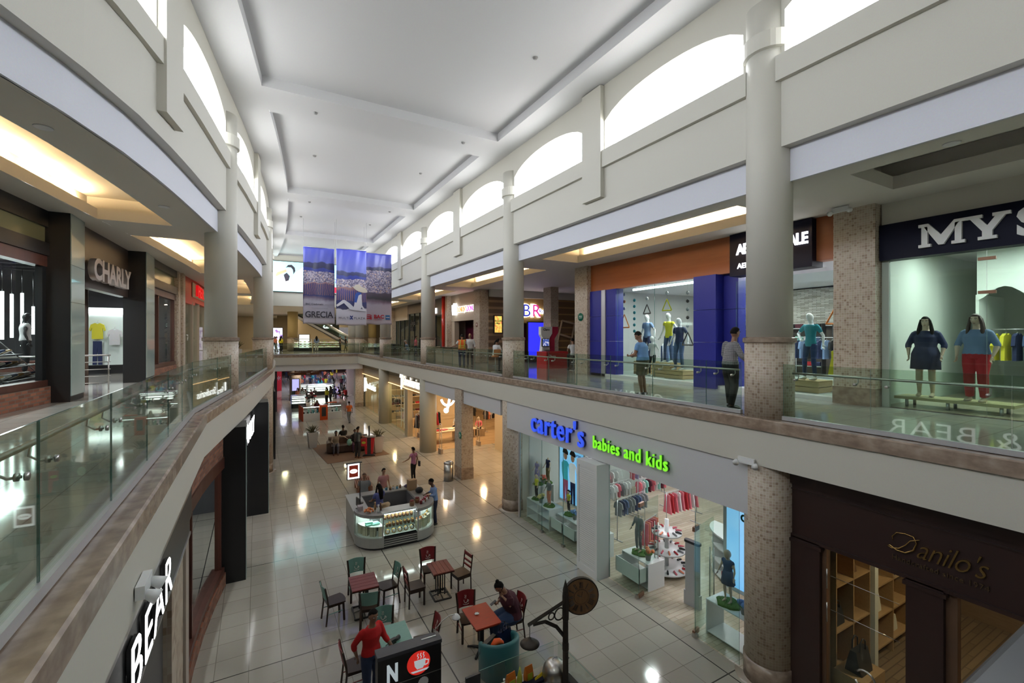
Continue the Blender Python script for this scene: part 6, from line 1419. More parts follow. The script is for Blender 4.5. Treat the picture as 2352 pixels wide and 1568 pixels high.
def bag(x, y, z, w, h, d, mt, lab, rz=0, trim=None, handle=True):
    t = empty('handbag', (x, y, z), rz, lab, 'handbag')
    m = MB(); m.loft([[(sx_*w/2*k, sy_*d/2*(1.1-.7*f), f*h) for sx_, sy_ in ((-1, -1), (1, -1), (1, 1), (-1, 1))] for f, k in ((0, .88), (.15, .95), (.6, 1.0), (1, .92))], True, False); m.build('body', mt, t)
    if trim: m = MB(); m.box(-w*.47, w*.47, -d*.55, d*.55, 0, h*.18); m.build('base_trim', trim, t)
    if handle:
        for q in (-.25, .25): m = MB(); m.tube([(-w*.22, d*q, h*.95), (-w*.2, d*q, h*1.35), (0, d*q, h*1.5), (w*.2, d*q, h*1.35), (w*.22, d*q, h*.95)], .012, 6); m.build('handle', mt, t)
    return t
rl = M('red_leather', (.45, .02, .02), .4); kl = M('black_leather', (.02, .02, .022), .4); yl = M('yellow_leather', (.55, .42, .02), .4); wlz = M('cream_leather', (.6, .55, .45), .5); tl = M('brown_leather', (.13, .06, .03), .45)
bag(11.5, 4.7, 2.24, .45, .32, .2, rl, 'red handbag with white base on the upper oak shelf', 0, wlz); bag(11.5, 4.7, 2.93, .4, .28, .2, rl, 'small red handbag on top of the oak shelves')
bag(12.3, 4.7, 1.59, .5, .35, .25, kl, 'black handbag on the middle oak shelf'); bag(11.5, 4.7, .93, .3, .35, .15, wlz, 'cream handbag on the lower oak shelf'); bag(13.1, 4.7, 2.24, .4, .3, .2, kl, 'dark handbag on the right oak shelf'); bag(12.3, 4.7, .28, .3, .3, .12, wlz, 'cream pouch on the lowest oak shelf', 0, None, False)
bag(9.9, 4.7, 1.17, .35, .3, .2, kl, 'black bag on the left oak shelf unit'); bag(10.4, 4.7, 2.05, .28, .25, .2, tl, 'brown bag on the left oak shelf unit'); bag(9.7, 4.2, .62, .45, .4, .25, kl, 'black backpack on a wooden block by the glass')
m = MB(); m.box(9.35, 10.1, 3.95, 4.45, 0, .62); o = m.build('wooden_block', oak); tag(o, 'wooden display block under the black backpack', 'display block')
t = empty('side_table', (12.0, 2.55, 0), .2, 'small wooden table carrying the yellow handbag', 'table')
m = MB(); m.box(-.35, .35, -.25, .25, .62, .66); m.build('top', oak, t)
for a in (-.32, .32):
    for b in (-.22, .22): m = MB(); m.box(a-.02, a+.02, b-.02, b+.02, 0, .62); m.build('leg', oak, t)
bag(12.0, 2.55, .66, .45, .38, .25, yl, 'yellow handbag on the small wooden table', .3, None, True)
t = empty('display_table', (12.9, 2.0, 0), .2, 'taller dark wooden display table beside the yellow handbag', 'table')
m = MB(); m.box(-.5, .5, -.35, .35, .95, 1.0); m.build('top', M('grey_wood', (.25, .21, .17), .4), t)
for a in (-.48, .42):
    for b in (-.33, .27): m = MB(); m.box(a, a+.06, b, b+.06, 0, .95); m.build('leg', tl, t)
bag(12.6, 2.1, 1.0, .35, .12, .2, wlz, 'flat cream belt bag on the taller display table', .5, None, False); bag(13.5, 1.0, .0, .5, .45, .3, M('blue_leather', (.03, .10, .16), .4), 'blue handbag on the floor at the lower right edge', .5)
for x, y in ((10.5, 3), (12.8, 3), (11.5, .5)): area_light('shop_panel_light', (x, y, 3.6), (.15, .15), 34, (1, .78, .52))
# ---- side lobby and fashion shop
square_pillar(8.45, 9.05, 19.95, 20.8, 0, 4.3, 'square mosaic pillar with green sign in front of the warm lit fashion shop', .55)
round_sign(8.44, 20.1, 1.75+.35, 'R', green, 'green round sign on the ground floor square pillar', .17)
m = MB(); m.box(8.55, 8.7, 16.2, 25.6, 3.62, 4.28); S(m, 'trim_lobby_fascia', white_p)
square_pillar(8.35, 9.1, 46.0, 46.8, 0, 4.3, 'square mosaic pillar at the right end under the far bridge', .4)
warmw = M('warm_cream_wall', (.62, .50, .33), .6)
m = MB(); m.box(13.3, 13.5, 15.3, 26, 0, 3.9); m.box(12.6, 13.4, 15.35, 24.6, 0, 3.9); S(m, 'wall_lobby_end', warmw)
m = MB(); m.box(9.05, 13.3, 15.32, 15.5, 0, 3.9); S(m, 'wall_lobby_near', cream)
m = MB(); m.quad((9.3, 25.9, .006), (18, 25.9, .006), (18, 46, .006), (9.3, 46, .006)); S(m, 'floor_fashion_shop', tiles('warm_wood_floor', (1.2, .15), [(0, (.38, .25, .14)), (1, (.50, .36, .21))], (.3, .2, .12), .015, 'floor', .22, (0, 0), 'World', stag=True, bump=0))
room(9.3, 18, 25.8, 46, 0, 3.85, warmw, 'wall_fashion_shop')
# cut away the near wall of that room: it is open to the lobby
w_ = bpy.data.objects['wall_fashion_shop']; me = w_.data
import bmesh as _bm
b_ = _bm.new(); b_.from_mesh(me); b_.faces.ensure_lookup_table(); _bm.ops.delete(b_, geom=[f for f in b_.faces if abs(f.calc_center_median().y-25.8) < .1], context='FACES'); b_.to_mesh(me); b_.free()
t = empty('storefront', (0, 0, 0), 0, 'sand coloured and glass front of the warm lit fashion shop', 'shop front')
sand = M('sand_panel', (.45, .38, .25), .5, 0)
m = MB(); m.box(9.05, 9.3, 26.6, 46, 3.2, 4.25); m.build('fascia', sand, t)
for a, b in ((30.5, 31.2), (36.7, 37.9), (26.5, 26.75)): m = MB(); m.box(8.95, 9.3, a, b, 0, 3.2); m.build('pier', sand, t)
for a, b in ((31.25, 36.6), (38, 41.5), (41.6, 45.9)): glassbox(t, 9.1, seg(a, b, 2), .02, 3.2)
for a, b in ((31.3, 33.6),):
    for j in range(4): m = MB(); m.box(9.35, 9.4, a+j*.75, a+.06+j*.75, .1, 3.1); m.build('lattice_post', pure, t)
    for z in (.6, 1.5, 2.4): m = MB(); m.box(9.35, 9.4, a, b, z, z+.05); m.build('lattice_rail', pure, t)
m = MB(); m.box(9.0, 9.04, 38, 46, 3.22, 3.25); m.box(9.0, 9.04, 27, 36.6, 3.22, 3.25); m.build('light_line', M('warm_strip', (1, .62, .28), .5, 0, 3), t)
s = empty('shop_sign', (0, 0, 0), 0, 'white glowing serif name above the fashion shop entrance', 'sign'); text('Stradivarius', 'lettering', wsign, .9, (8.98, 31.6, 3.45), 'R', s, .01, 0, .1, 1.0, fitw=3.6); m = MB(); m.tube([(8.95, 32.1+.22*cos(a), 3.75+.5*sin(a)) for a in [pi*.1+1.5*pi*i/14 for i in range(15)]], .05, 6); m.tube([(8.95, 32.0, 4.5), (8.95, 32.05, 3.1)], .05, 6); m.build('clef_mark', wsign, s)
s = empty('shop_sign', (0, 0, 0), 0, 'white glowing name on the far glass pane of the fashion shop', 'sign'); text('Stradivarius', 'lettering', wsign, .85, (9.06, 44.7, 2.0), 'R', s, .01, 0, .1, 1.0, fitw=4.0); m = MB(); m.tube([(9.03, 45.0, 2.9), (9.03, 45.05, 1.6)], .06, 6); m.build('clef_mark', wsign, s)
s = empty('shop_sign', (0, 0, 0), 0, 'white glowing clef shaped emblem hanging in the fashion shop entrance', 'sign')
m = MB(); y0_ = 26.2; q = 10.2
m.tube([(q+.45*cos(a), y0_, 3.15+.55*sin(a)) for a in [pi*1.1+.9*pi*i/10 for i in range(11)]], .07, 8); m.tube([(q+.0, y0_, 3.4), (q+.1, y0_, 3.0), (q+.0, y0_, 2.5), (q-.1, y0_, 2.3)], .08, 8); m.ell((q-.12, y0_, 2.3), .16, 10, 8); m.ell((q+.12, y0_, 3.3), .2, 10, 8); m.tube([(q+.3, y0_, 3.2), (q+.65, y0_, 3.35)], .08, 8); m.build('emblem', wsign, s)
s = empty('shop_sign', (0, 0, 0), 0, 'lit white word on the inner lobby fascia, seen mirrored in the floor', 'sign')
text('Stradivarius', 'lettering', wsign, .7, (9.75, 25.75, 4.0), 'S', s, .03, .01, .1, .95, wx=.6); bpy.data.objects.remove(s.children[0]); bpy.data.objects.remove(s)
# furniture in the fashion shop
gate_w = M('gate_white', (.7, .62, .52), .4)
for i, (x, y) in enumerate(((9.35, 25.2), (11.0, 25.4), (12.1, 25.9), (9.6, 30.0))):
    t = empty('security_gate', (x, y, 0), 0, ['white loop security gate just right of the cream column', 'white loop security gate hidden partly by the square pillar', 'white loop security gate at the right of the fashion shop entrance', 'white loop security gate in the left doorway of the fashion shop'][i], 'security gate')
    m = MB(); m.bev(-.08, .08, -.25, .25, 0, .28, .05, 2); m.build('foot', M('gate_base', (.3, .24, .19), .5), t)
    m = MB(); m.tube([(0, -.18, .28), (0, -.18, 1.65), (0, -.12, 1.72), (0, .12, 1.72), (0, .18, 1.65), (0, .18, .28)], .022, 8); m.tube([(0, -.18, 1.0), (0, .18, 1.0)], .015, 6); m.tube([(0, -.18, 1.1), (0, .18, 1.1)], .015, 6); m.build('loop', gate_w, t)
def low_table(x, y, w, d, h, lab, rz=0):
    t = empty('display_table', (x, y, 0), rz, lab, 'table'); m = MB(); m.bev(-w/2, w/2, -d/2, d/2, h-.05, h, .03, 2); m.build('top', M('cream_table', (.65, .52, .36), .4), t)
    for q in (-w/2+.15, w/2-.15): m = MB(); m.box(q-.06, q+.06, -d/2+.1, d/2-.1, 0, h-.05); m.build('leg', M('cream_table'), t)
low_table(10.6, 28.0, 2.0, 1.2, .75, 'long cream table with pink and black clothes in the fashion shop'); low_table(12.3, 28.5, 1.4, 1.0, .6, 'low cream table with orange clothes between the seated mannequins')
for i, (x, y, z, ci) in enumerate(((10.1, 27.8, .75, 7), (10.6, 27.9, .75, 3), (11.1, 27.9, .75, 2), (10.3, 28.3, .75, 9), (12.1, 28.3, .6, 12), (12.5, 28.5, .6, 12), (11.8, 28.6, .6, 2))): folded(x, y, z, ci, i*.4, 'on a cream table in the fashion shop', 'clothes on the cream tables', 2, .38)
for i, (x, y, c, lab) in enumerate(((13.35, 28.4, CC[3], 'seated beige mannequin in a pink top right of the orange clothes'), (12.3, 29.8, CC[2], 'seated beige mannequin in a cream top behind the orange clothes'))):
    figure((x, y, 0), 2.4 if i == 0 else 2.2, lab, SIT(.5), 1.7, .8, mann_s, c, .8, CC[9], 1, name='mannequin', cat='mannequin', face=False, lod=1)
    m = MB(); m.bev(x-.3, x+.3, y-.28, y+.28, 0, .5, .03, 2); o = m.build('display_cube', M('cream_table')); tag(o, 'cream cube under the %s' % lab[:60], 'plinth')
for i, (x, y, rz, w, k_, cols) in enumerate(((10.3, 30.2, .3, 2.0, 'dress', [9, 14, 9, 7]), (13.2, 31.2, 0, 2.2, 'shirt', [9, 7, 14, 0]), (15.2, 29.8, .4, 2.0, 'shirt', [9, 12, 2, 9]), (11.8, 33, 0, 2.0, 'shirt', [7, 14, 2, 9]), (10.4, 35, 1.4, 2.2, 'dress', [5, 9, 14, 13]), (10.6, 40, 1.5, 3, 'shirt', [9, 5, 2, 14]))):
    nm = ['first', 'second', 'third', 'fourth', 'fifth', 'sixth'][i]; rail_rack(x, y, rz, w, 1.6, 9, k_, cols, 'clothes rail %s in depth of the fashion shop' % nm, 'the %s rail in the fashion shop' % nm, 0, .95)
for i, x in enumerate((9.9, 11.6)):
    t = empty('wall_shelves', (x, 36.5, 0), 0, 'tall warm wooden shelf unit with folded knitwear %s' % ('behind the doorway' if i == 0 else 'beside it'), 'shelf unit'); m = MB(); m.box(-.7, .7, 0, .4, 0, .1); m.box(-.7, -.66, 0, .4, .1, 3.2); m.box(.66, .7, 0, .4, .1, 3.2); m.build('frame', warmw, t)
    for z in (.7, 1.3, 1.9, 2.5): m = MB(); m.box(-.66, .66, 0, .4, z, z+.04); m.build('shelf', warmw, t)
    for z in (.74, 1.34, 1.94):
        for q in (-.4, 0, .4): folded(x+q, 36.7, z, random.choice([9, 14, 5, 7, 13]), 0, 'on the tall wooden shelves of the fashion shop', 'knitwear on the tall shelves', 4, .3)
t = empty('panelled_screen', (11.9, 30.9, 0), 0, 'warm cream panelled partition with square frames in the fashion shop', 'partition'); m = MB(); m.box(-.8, .8, 0, .08, 0, 3.0); m.build('board', warmw, t)
for z in (.2, 1.15, 2.1): m = MB(); m.box(-.7, .7, -.03, 0, z, z+.06); m.box(-.7, .7, -.03, 0, z+.7, z+.76); m.box(-.7, -.64, -.03, 0, z+.06, z+.7); m.box(.64, .7, -.03, 0, z+.06, z+.7); m.build('frame', warmw, t)
for x, y, pw in ((10.6, 27.5, 130), (13.5, 28, 130), (10.8, 31, 100), (14, 32, 100), (10.6, 35, 90), (10.6, 40, 90), (10.6, 44, 70), (10.4, 22.5, 110), (11.5, 18.5, 90)): area_light('spot_cluster', (x, y, 3.78), (.22, .22), pw, (1, .66, .34))
# ================================================================ ground floor, left side
t = empty('storefront', (0, 0, 0), 0, 'tall black sign band with mosaic pier along the lower left shop', 'shop front')
m = MB(); m.box(-1.1, -.97, -3, 9.2, 3.5, 4.27); m.build('sign_box', black, t)
m = MB(); m.box(-.98, -.955, -3, 9.2, 3.5, 3.54); m.box(-.98, -.955, -3, 9.2, 4.22, 4.27); m.build('metal_edge', steel, t)
m = MB(); m.box(-1.35, -1.2, 4, 8.3, 0, 3.5); m.build('black_wall', black, t)
m = MB(); m.box(-1.5, -1.12, 8.5, 9.7, 0, 3.5); m.build('mosaic_pier', tiles('mosaic_big', .12, MOS, (.45, .38, .32), .05, 'wall'), t)
m = MB(); m.box(-1.3, -1.08, 9.72, 10.1, 0, 4.27); m.build('stone_pier', M('stone_strip', (.45, .38, .32), .4), t)
m = MB(); m.box(-1.30, -1.04, 9.21, 10.1, 3.5, 4.27); m.build('black_return', black, t)
s = empty('shop_sign', (0, 0, 0), 0, 'white glowing capital letters with ampersand on the lower left black band', 'sign')
for w_q, y_q, f_q in (('& BEAR', 4.0, 3.05), ('PULL', 1.7, 1.8)):
    text(w_q, 'lettering', wsign, .70, (-.925, y_q, 3.63), 'L', s, .003, -.004, 0, 1.1, fitw=f_q); text(w_q, 'lettering_return', black, .70, (-.945, y_q, 3.63), 'L', s, .016, .0, 0, 1.1, fitw=f_q)
m = MB(); m.box(-.93, -.90, 5.1, 5.4, 4.36, 4.5); 
t = empty('emergency_lamp', (-.94, 5.3, 4.5), 0, 'white emergency lamp with two heads on the left balcony face above the glowing letters', 'emergency light')
m = MB(); m.box(0, .07, -.17, .17, -.08, .04); m.build('housing', pure, t)
for q in (-.13, .13): m = MB(); m.tube([(.06, q, -.04), (.16, q, -.1)], [.035, .065], 14); m.build('lamp_head', pure, t)
t = empty('storefront', (0, 0, 0), 0, 'brown framed ground floor window with brick band between two black piers', 'shop front')
def wl3(y): return interp([(-1.25, 10.1), (-1.2, 12), (-.86, 14.66), (-.5, 16), (.1, 20)], y)
for za, zb, mt, nm, o in ((3.5, 4.27, brick, 'brick_band', .06), (3.2, 3.5, mah, 'head_frame', .09), (.35, .5, mah, 'sill_frame', .09), (0, .35, brick, 'brick_sill', .12)):
    m = MB(); ys_ = seg(10.12, 14.66, 4)
    for a, b in zip(ys_, ys_[1:]): quadbox(m, [(wl3(a)+o, a), (wl3(b)+o, b), (wl3(b)-.2, b), (wl3(a)-.2, a)], za, zb)
    m.build(nm, mt, t)
for y in (10.15, 11.5, 14.5): block(t, 'mullion', [(wl3(y)+.05, y), (wl3(y)+.05, y+.14), (wl3(y)-.1, y+.14), (wl3(y)-.1, y)], .5, 3.2, mah)
m = MB(); ys_ = seg(10.15, 14.6, 3)
for a, b in zip(ys_, ys_[1:]): m.quad((wl3(a)-.03, a, .5), (wl3(b)-.03, b, .5), (wl3(b)-.03, b, 3.2), (wl3(a)-.03, a, 3.2))
m.build('glass_pane', gls, t)
for (xa, xb, y0_, y1_) in ((-.95, -.27, 14.7, 15.8), (-.35, .385, 19.85, 20.95)):
    block(t, 'black_pier', [(xa, y0_), (xb, y0_), (xb, y1_), (xa, y1_)], 0, 4.27, black)
    m = MB(); m.box(xb+.002, xb+.02, y0_+.01, y1_-.01, .02, 4.2); m.build('pale_glass_cladding', pale_gl, t)
block(t, 'entrance_fascia', [(-.45, 15.8), (-.15, 19.85), (-.4, 19.85), (-.7, 15.8)], 3.1, 4.27, black)
s = empty('shop_sign', (0, 0, 0), 0, 'glowing white capitals on the black ground floor band, only the last two visible', 'sign')
text('CHARLY', 'lettering', wsign, .85, (0, 0, 0), 'L', s, .01, .0, 0, .95, rot=Matrix.Translation((-.33, 16.0, 3.32)) @ Matrix.Rotation(-atan2(.26, 3.5), 4, 'Z') @ Matrix(((0, 0, 1, 0), (1, 0, 0, 0), (0, 1, 0, 0), (0, 0, 0, 1))), fitw=3.3)
m = MB(); m.box(-12, -1.6, 3, 3.1, 0, 3.9); m.box(-12, -11.9, 3, 44, 0, 3.9); m.box(-12, -.6, 21, 21.1, 0, 4.2); S(m, 'wall_lower_left', M('dark_grey_wall', (.10, .10, .11), .7))
m = MB(); m.box(-2.5, .75, 29.8, 30.0, 0, 4.2); m.box(.3, .75, 27, 29.8, 0, 4.2); m.box(-3, .0, 34, 46, 0, 4.2); S(m, 'wall_lower_left_far', M('sand_panel'))
m = MB(); m.box(.78, .86, 27.2, 29.6, .3, 3.9); o = m.build('wall_display_board', black); tag(o, 'black board on the lower left wall beyond the mosaic column', 'board')
area_light('shop_panel_light', (-2.8, 12.3, 3.8), (.2, 2.0), 60, (.95, .95, 1)); area_light('shop_panel_light', (-3, 18, 3.8), (.2, 2.0), 60, (.95, .95, 1))
figure((-2.0, 13.3, .3), -pi/2, 'dark mannequin in a grey outfit behind the lower left window', {}, 1.8, 1, mann_k, CC[5], .8, CC[0], 1, name='mannequin', cat='mannequin', face=False, lod=1)
figure((-2.1, 12.2, .3), -pi/2, 'dark mannequin in a maroon outfit behind the lower left window', {}, 1.8, 1, mann_k, CC[14], .5, CC[9], 1, name='mannequin', cat='mannequin', face=False, lod=1)
m = MB(); m.box(-2.6, -1.5, 10.4, 14.4, 0, .298); o = m.build('display_platform', dark); tag(o, 'low dark platform behind the lower left window', 'platform')
for i, (y, z) in enumerate(((13.9, 2.9), (13.7, 2.3), (13.9, 1.6), (13.4, 1.15))): m = MB(); m.ell((-1.7, y, z), .07, 10, 8); m.tube([(-1.7, y, z), (-1.7, y, 3.6)], .004, 4); o = m.build('pendant_bulb', M('warm_bulb', (1, .45, .15), .5, 0, 3)); tag(o, 'small warm pendant bulb in the lower left window', 'lamp', 'pendant bulbs in the lower left window')
t = empty('hanging_price_sign', (-1.55, 13.2, 2.0), 0, 'small red percent sign on a stand in the lower left window', 'price sign'); m = MB(); m.box(-.01, .01, -.15, .15, 0, .42); m.build('card', rl, t); m = MB(); m.box(-.01, .01, -.01, .01, -1.7, 0); m.build('stem', steel, t)
m = MB(); m.box(.011, .013, -.1, .1, .25, .3); m.box(.011, .013, -.1, .1, .12, .17); m.build('stripe', pure, t)
# ================================================================ café tables and chairs
tealp = M('teal_paint', (.15, .31, .265), .5); redp2 = M('chair_red_paint', (.20, .012, .015), .45); dwood = noisy('dark_seat_wood', [(0, (.016, .009, .006)), (1, (.05, .026, .016))], 6, .3, (1, 6, 1), spec=.3)
redtop = noisy('worn_red_boards', [(0, (.10, .012, .01)), (.5, (.17, .018, .016)), (1, (.21, .03, .025))], 8, .35, (1, 8, 1)); redtop2 = noisy('scratched_red_top', [(0, (.08, .05, .04)), (.30, (.22, .05, .03)), (.42, (.38, .035, .015)), (1, (.45, .05, .02))], 7, .35, (1, 9, 1)); tealtop = noisy('washed_teal_top', [(0, (.16, .34, .29)), (1, (.22, .42, .37))], 6, .4, (1, 7, 1))
def cup_emblem(parent, y, mt, sgn=1):
    m = MB(); z0 = .66; f = lambda u, z: (u, y, z0+z)
    m.tube([f(-.045, .075), f(-.035, .03), f(-.01, .01), f(.02, .01), f(.04, .035), f(.045, .075)], .0065, 5); m.tube([f(-.045, .06), f(-.07, .055), f(-.065, .03), f(-.04, .03)], .005, 5)
    m.tube([f(-.07, -.01), f(-.03, -.025), f(.03, -.025), f(.07, -.01)], .0065, 5)
    for u in (-.012, .012): m.tube([f(u, .1), f(u+.012, .125), f(u-.004, .15), f(u+.01, .175)], .0045, 5)
    m.build('cup_emblem', mt, parent)
def cafe_chair(paint, style, label):
    """faces +Y; seat .45; curved painted back panel or three ladder slats"""
    t = empty('cafe_chair', (0, 0, 0), 0, label, 'chair', 'café chairs')
    if style == 'panel':
        m = MB(); P = [(-.19, -.19), (-.21, .0), (-.22, .2), (-.12, .235), (0, .245), (.12, .235), (.22, .2), (.21, .0), (.19, -.19)]; m.prism(P, .435, .465)
        m.add([(u, v, .466) for u, v in P], [tuple(range(9))]); m.build('seat', dwood, t)
        m = MB(); m.box(-.18, .18, -.17, .17, .39, .435); m.build('seat_frame', dwood, t)
        for q in (-1, 1):
            m = MB(); m.tube([(q*.2, -.24, .0), (q*.19, -.19, .43), (q*.195, -.21, .62), (q*.215, -.27, .90)], [(.026, .020)]*4, 4, False); m.build('rear_leg', dwood, t)
            m = MB(); m.tube([(q*.185, .18, .0), (q*.18, .16, .43)], .026, 4, False); m.build('leg', dwood, t)
            m = MB(); m.tube([(q*.19, -.2, .25), (q*.183, .165, .25)], (.011), 4, False); m.build('stretcher', paint, t)
        m = MB(); n = 10; R = []
        for i in range(n+1):
            u = -1+2*i/n; d = -.045*(1-u*u)
            R.append([(u*(.195 if z < .7 else .208), -.205-(z-.6)*.22+d+o, z+(.015*(1-u*u) if z > .8 else -.0)) for z, o in ((.575, 0), (.90, 0), (.90, .012), (.575, .012))])
        m.loft(R, True, False); m.build('back_panel', paint, t)
        cup_emblem(t, -.235, bpy.data.materials.get('emblem_white') or M('emblem_white', (.7, .68, .62), .5))
        for ch in t.children:
            if ch.name.startswith('cup_emblem'): ch.rotation_euler = (.2, 0, 0); ch.location = (0, .135, .045)
    else:
        m = MB(); m.bev(-.21, .21, -.2, .22, .435, .465, .01, 2); m.build('seat', dwood, t)
        m = MB(); m.box(-.195, .195, -.18, .2, .36, .434); m.build('seat_frame', dwood, t)
        for q in (-1, 1):
            m = MB(); m.tube([(q*.19, -.2, .0), (q*.19, -.19, .45), (q*.19, -.25, .92)], [(.024, .02)]*3, 4, False); m.build('rear_leg', dwood, t)
            m = MB(); m.tube([(q*.185, .19, .0), (q*.185, .19, .43)], .026, 4, False); m.build('leg', dwood, t)
        for z in (.56, .68, .82):
            m = MB(); d = -.195-(z-.45)*.115; m.box(-.18, .18, d-.012, d+.012, z, z+(.05 if z < .8 else .085)); m.build('back_slat', paint, t)
    return t
ch_t = cafe_chair(tealp, 'panel', 'teal backed café chair with dark seat at the left of the slatted red table'); ch_t.location = (1.62, 11.62, 0); ch_t.rotation_euler = (0, 0, -pi/2+.15)
dup(ch_t, (2.28, 12.25, 0), pi-.05, 'teal backed café chair with white cup mark behind the slatted red table', 'café chairs')
dup(ch_t, (2.92, 11.68, 0), pi/2+.1, 'teal backed café chair at the right of the slatted red table', 'café chairs')
dup(ch_t, (2.32, 10.98, 0), -.25, 'teal backed café chair seen from behind in front of the slatted red table', 'café chairs')
dup(ch_t, (2.36, 9.72, 0), pi-.1, 'teal backed café chair with cup mark behind the plain teal table', 'café chairs')
ch_r = cafe_chair(redp2, 'panel', 'red backed café chair with white cup mark behind the three board red table'); ch_r.location = (4.12, 11.95, 0); ch_r.rotation_euler = (0, 0, pi-.1)
dup(ch_r, (4.16, 9.42, 0), pi-.15, 'red backed café chair with white cup mark behind the scratched red table', 'café chairs')
dup(ch_r, (5.0, 8.93, 0), pi/2-.05, 'red backed café chair under the seated woman in maroon', 'café chairs')
dup(ch_r, (1.66, 9.12, 0), -pi/2, 'red backed café chair partly behind the man in red', 'café chairs')
dup(ch_r, (3.05, 9.12, 0), pi/2-.1, 'red backed café chair at the right of the teal table above the black sign box', 'café chairs')
ch_l = cafe_chair(redp2, 'ladder', 'dark chair with red ladder back left of the three board table'); ch_l.location = (3.5, 11.3, 0); ch_l.rotation_euler = (0, 0, -pi/2)
dup(ch_l, (4.78, 11.33, 0), pi/2+.15, 'dark chair with red ladder back right of the three board table', 'café chairs')
def cafe_table(x, y, w, d, top, label, boards=0, base='frame', rz=0, edge=None):
    t = empty('cafe_table', (x, y, 0), rz, label, 'table')
    if boards:
        m = MB(); m.box(-w/2, w/2, -d/2, d/2, .70, .725); m.build('top_frame', dwood, t)
        for i in range(boards):
            if base == 'frame_b': m = MB(); a = -w/2+w*i/boards; m.box(a+.004, a+w/boards-.004, -d/2, d/2, .725, .75)
            else: m = MB(); a = -d/2+d*i/boards; m.box(-w/2, w/2, a+.004, a+d/boards-.004, .725, .75)
            m.build('board', top, t)
    else:
        m = MB(); m.box(-w/2, w/2, -d/2, d/2, .72, .75); m.build('top', top, t); m = MB(); m.box(-w/2+.005, w/2-.005, -d/2+.005, d/2-.005, .70, .72); m.build('top_edge', dwood, t)
    if base.startswith('frame'):
        for a in (-.09, .09):
            for b in (-.09, .09): m = MB(); m.box(a-.013, a+.013, b-.013, b+.013, .06, .70); m.build('post', black, t)
        m = MB(); m.box(-.02, .02, -.02, .02, .04, .70); m.build('centre_post', black, t)
        m = MB(); a, b = w*.38, d*.38
        for q in (-1, 1): m.box(-a, a, q*b-.017, q*b+.017, 0, .035); m.box(q*a-.017, q*a+.017, -b, b, 0, .035)
        m.tube([(-a, 0, .03), (0, 0, .07), (a, 0, .03)], .017, 4, False); m.tube([(0, -b, .03), (0, 0, .07), (0, b, .03)], .017, 4, False); m.build('base_frame', black, t)
    else:
        m = MB(); m.box(-.045, .045, -.045, .045, .05, .70); m.build('post', black, t)
        for k in range(4): a = pi/4+k*pi/2; m = MB(); m.tube([(0, 0, .07), (.18*cos(a), .18*sin(a), .05), (.32*cos(a), .32*sin(a), .02)], [.035, .03, .022], 6); m.build('foot', black, t)
    return t
cafe_table(2.29, 11.56, .62, .74, redtop, 'square café table with narrow dark red slats on a black metal frame base', 5, 'frame', -.05)
cafe_table(4.19, 11.32, .56, .66, noisy('faded_red_boards', [(0, (.20, .05, .035)), (.5, (.15, .02, .016)), (1, (.2, .03, .02))], 5, .4, (1, 2, 1)), 'café table of worn red boards with a faded patch', 5, 'frame_b', -.05)
cafe_table(4.23, 8.9, .58, .82, redtop2, 'bright scratched red café table where the woman in maroon sits', 0, 'cross', -.03)
cafe_table(2.42, 9.15, .60, .82, tealtop, 'pale teal café table behind the black coffee sign box', 0, 'cross', -.05)
m = MB()
for k in range(7): a = k*.9; m.ell((.03*cos(a), .022*sin(a), .012+.004*(k % 3)), (.03, .018, .012), 6, 5, (0, 0, a))
o = m.build('crumpled_napkin', pure); o.location = (4.16, 8.98, .751); tag(o, 'crumpled white napkin on the scratched red table', 'napkin')
# tub chair
t = empty('tub_chair', (4.25, 8.12, 0), 0, 'teal leather tub chair holding bags in front of the scratched red table', 'armchair')
tl2 = M('teal_leather', (.03, .15, .17), .4)
m = MB(); n = 24; R = []
for i in range(n+1):
    a = pi*1.0-.35+(pi+.7)*i/n; h = .80-.12*(abs(2*i/n-1))**2; c, s_ = cos(a), sin(a)
    R.append([(r*c*1.02, r*s_, z) for r, z in ((.33, .03), (.40, .05), (.405, h-.04), (.385, h), (.335, h), (.315, h-.04))])
m.loft(R); m.build('curved_back', tl2, t)
m = MB(); m.cyl((0, 0, 0), .325, .03, .42, 24); m.ell((0, 0, .42), (.32, .32, .05), 20, 8); m.build('seat', tl2, t)
bag(4.05, 8.15, .47, .40, .26, .22, kl, 'black soft bag piled in the teal tub chair', .5, None, False); bag(4.42, 8.22, .47, .34, .30, .18, M('navy_patent', (.01, .015, .05), .2), 'shiny navy handbag standing in the teal tub chair', .3)
m = MB(); m.tube([(-.12, 0, .02), (-.04, .01, .07), (.05, 0, .06), (.12, -.01, .02)], [(.02, .05), (.05, .07), (.05, .06), (.02, .05)], 8); o = m.build('orange_pouch', M('orange_cloth', (.75, .10, .01), .6)); o.location = (4.12, 7.93, .72); tag(o, 'orange pouch on top of the bags in the teal tub chair', 'pouch')
m = MB(); m.ell((0, 0, 0), (.05, .035, .02), 8, 6); o = m.build('white_tissue', pure); o.location = (4.17, 7.93, .80); tag(o, 'white tissue on the orange pouch', 'tissue')
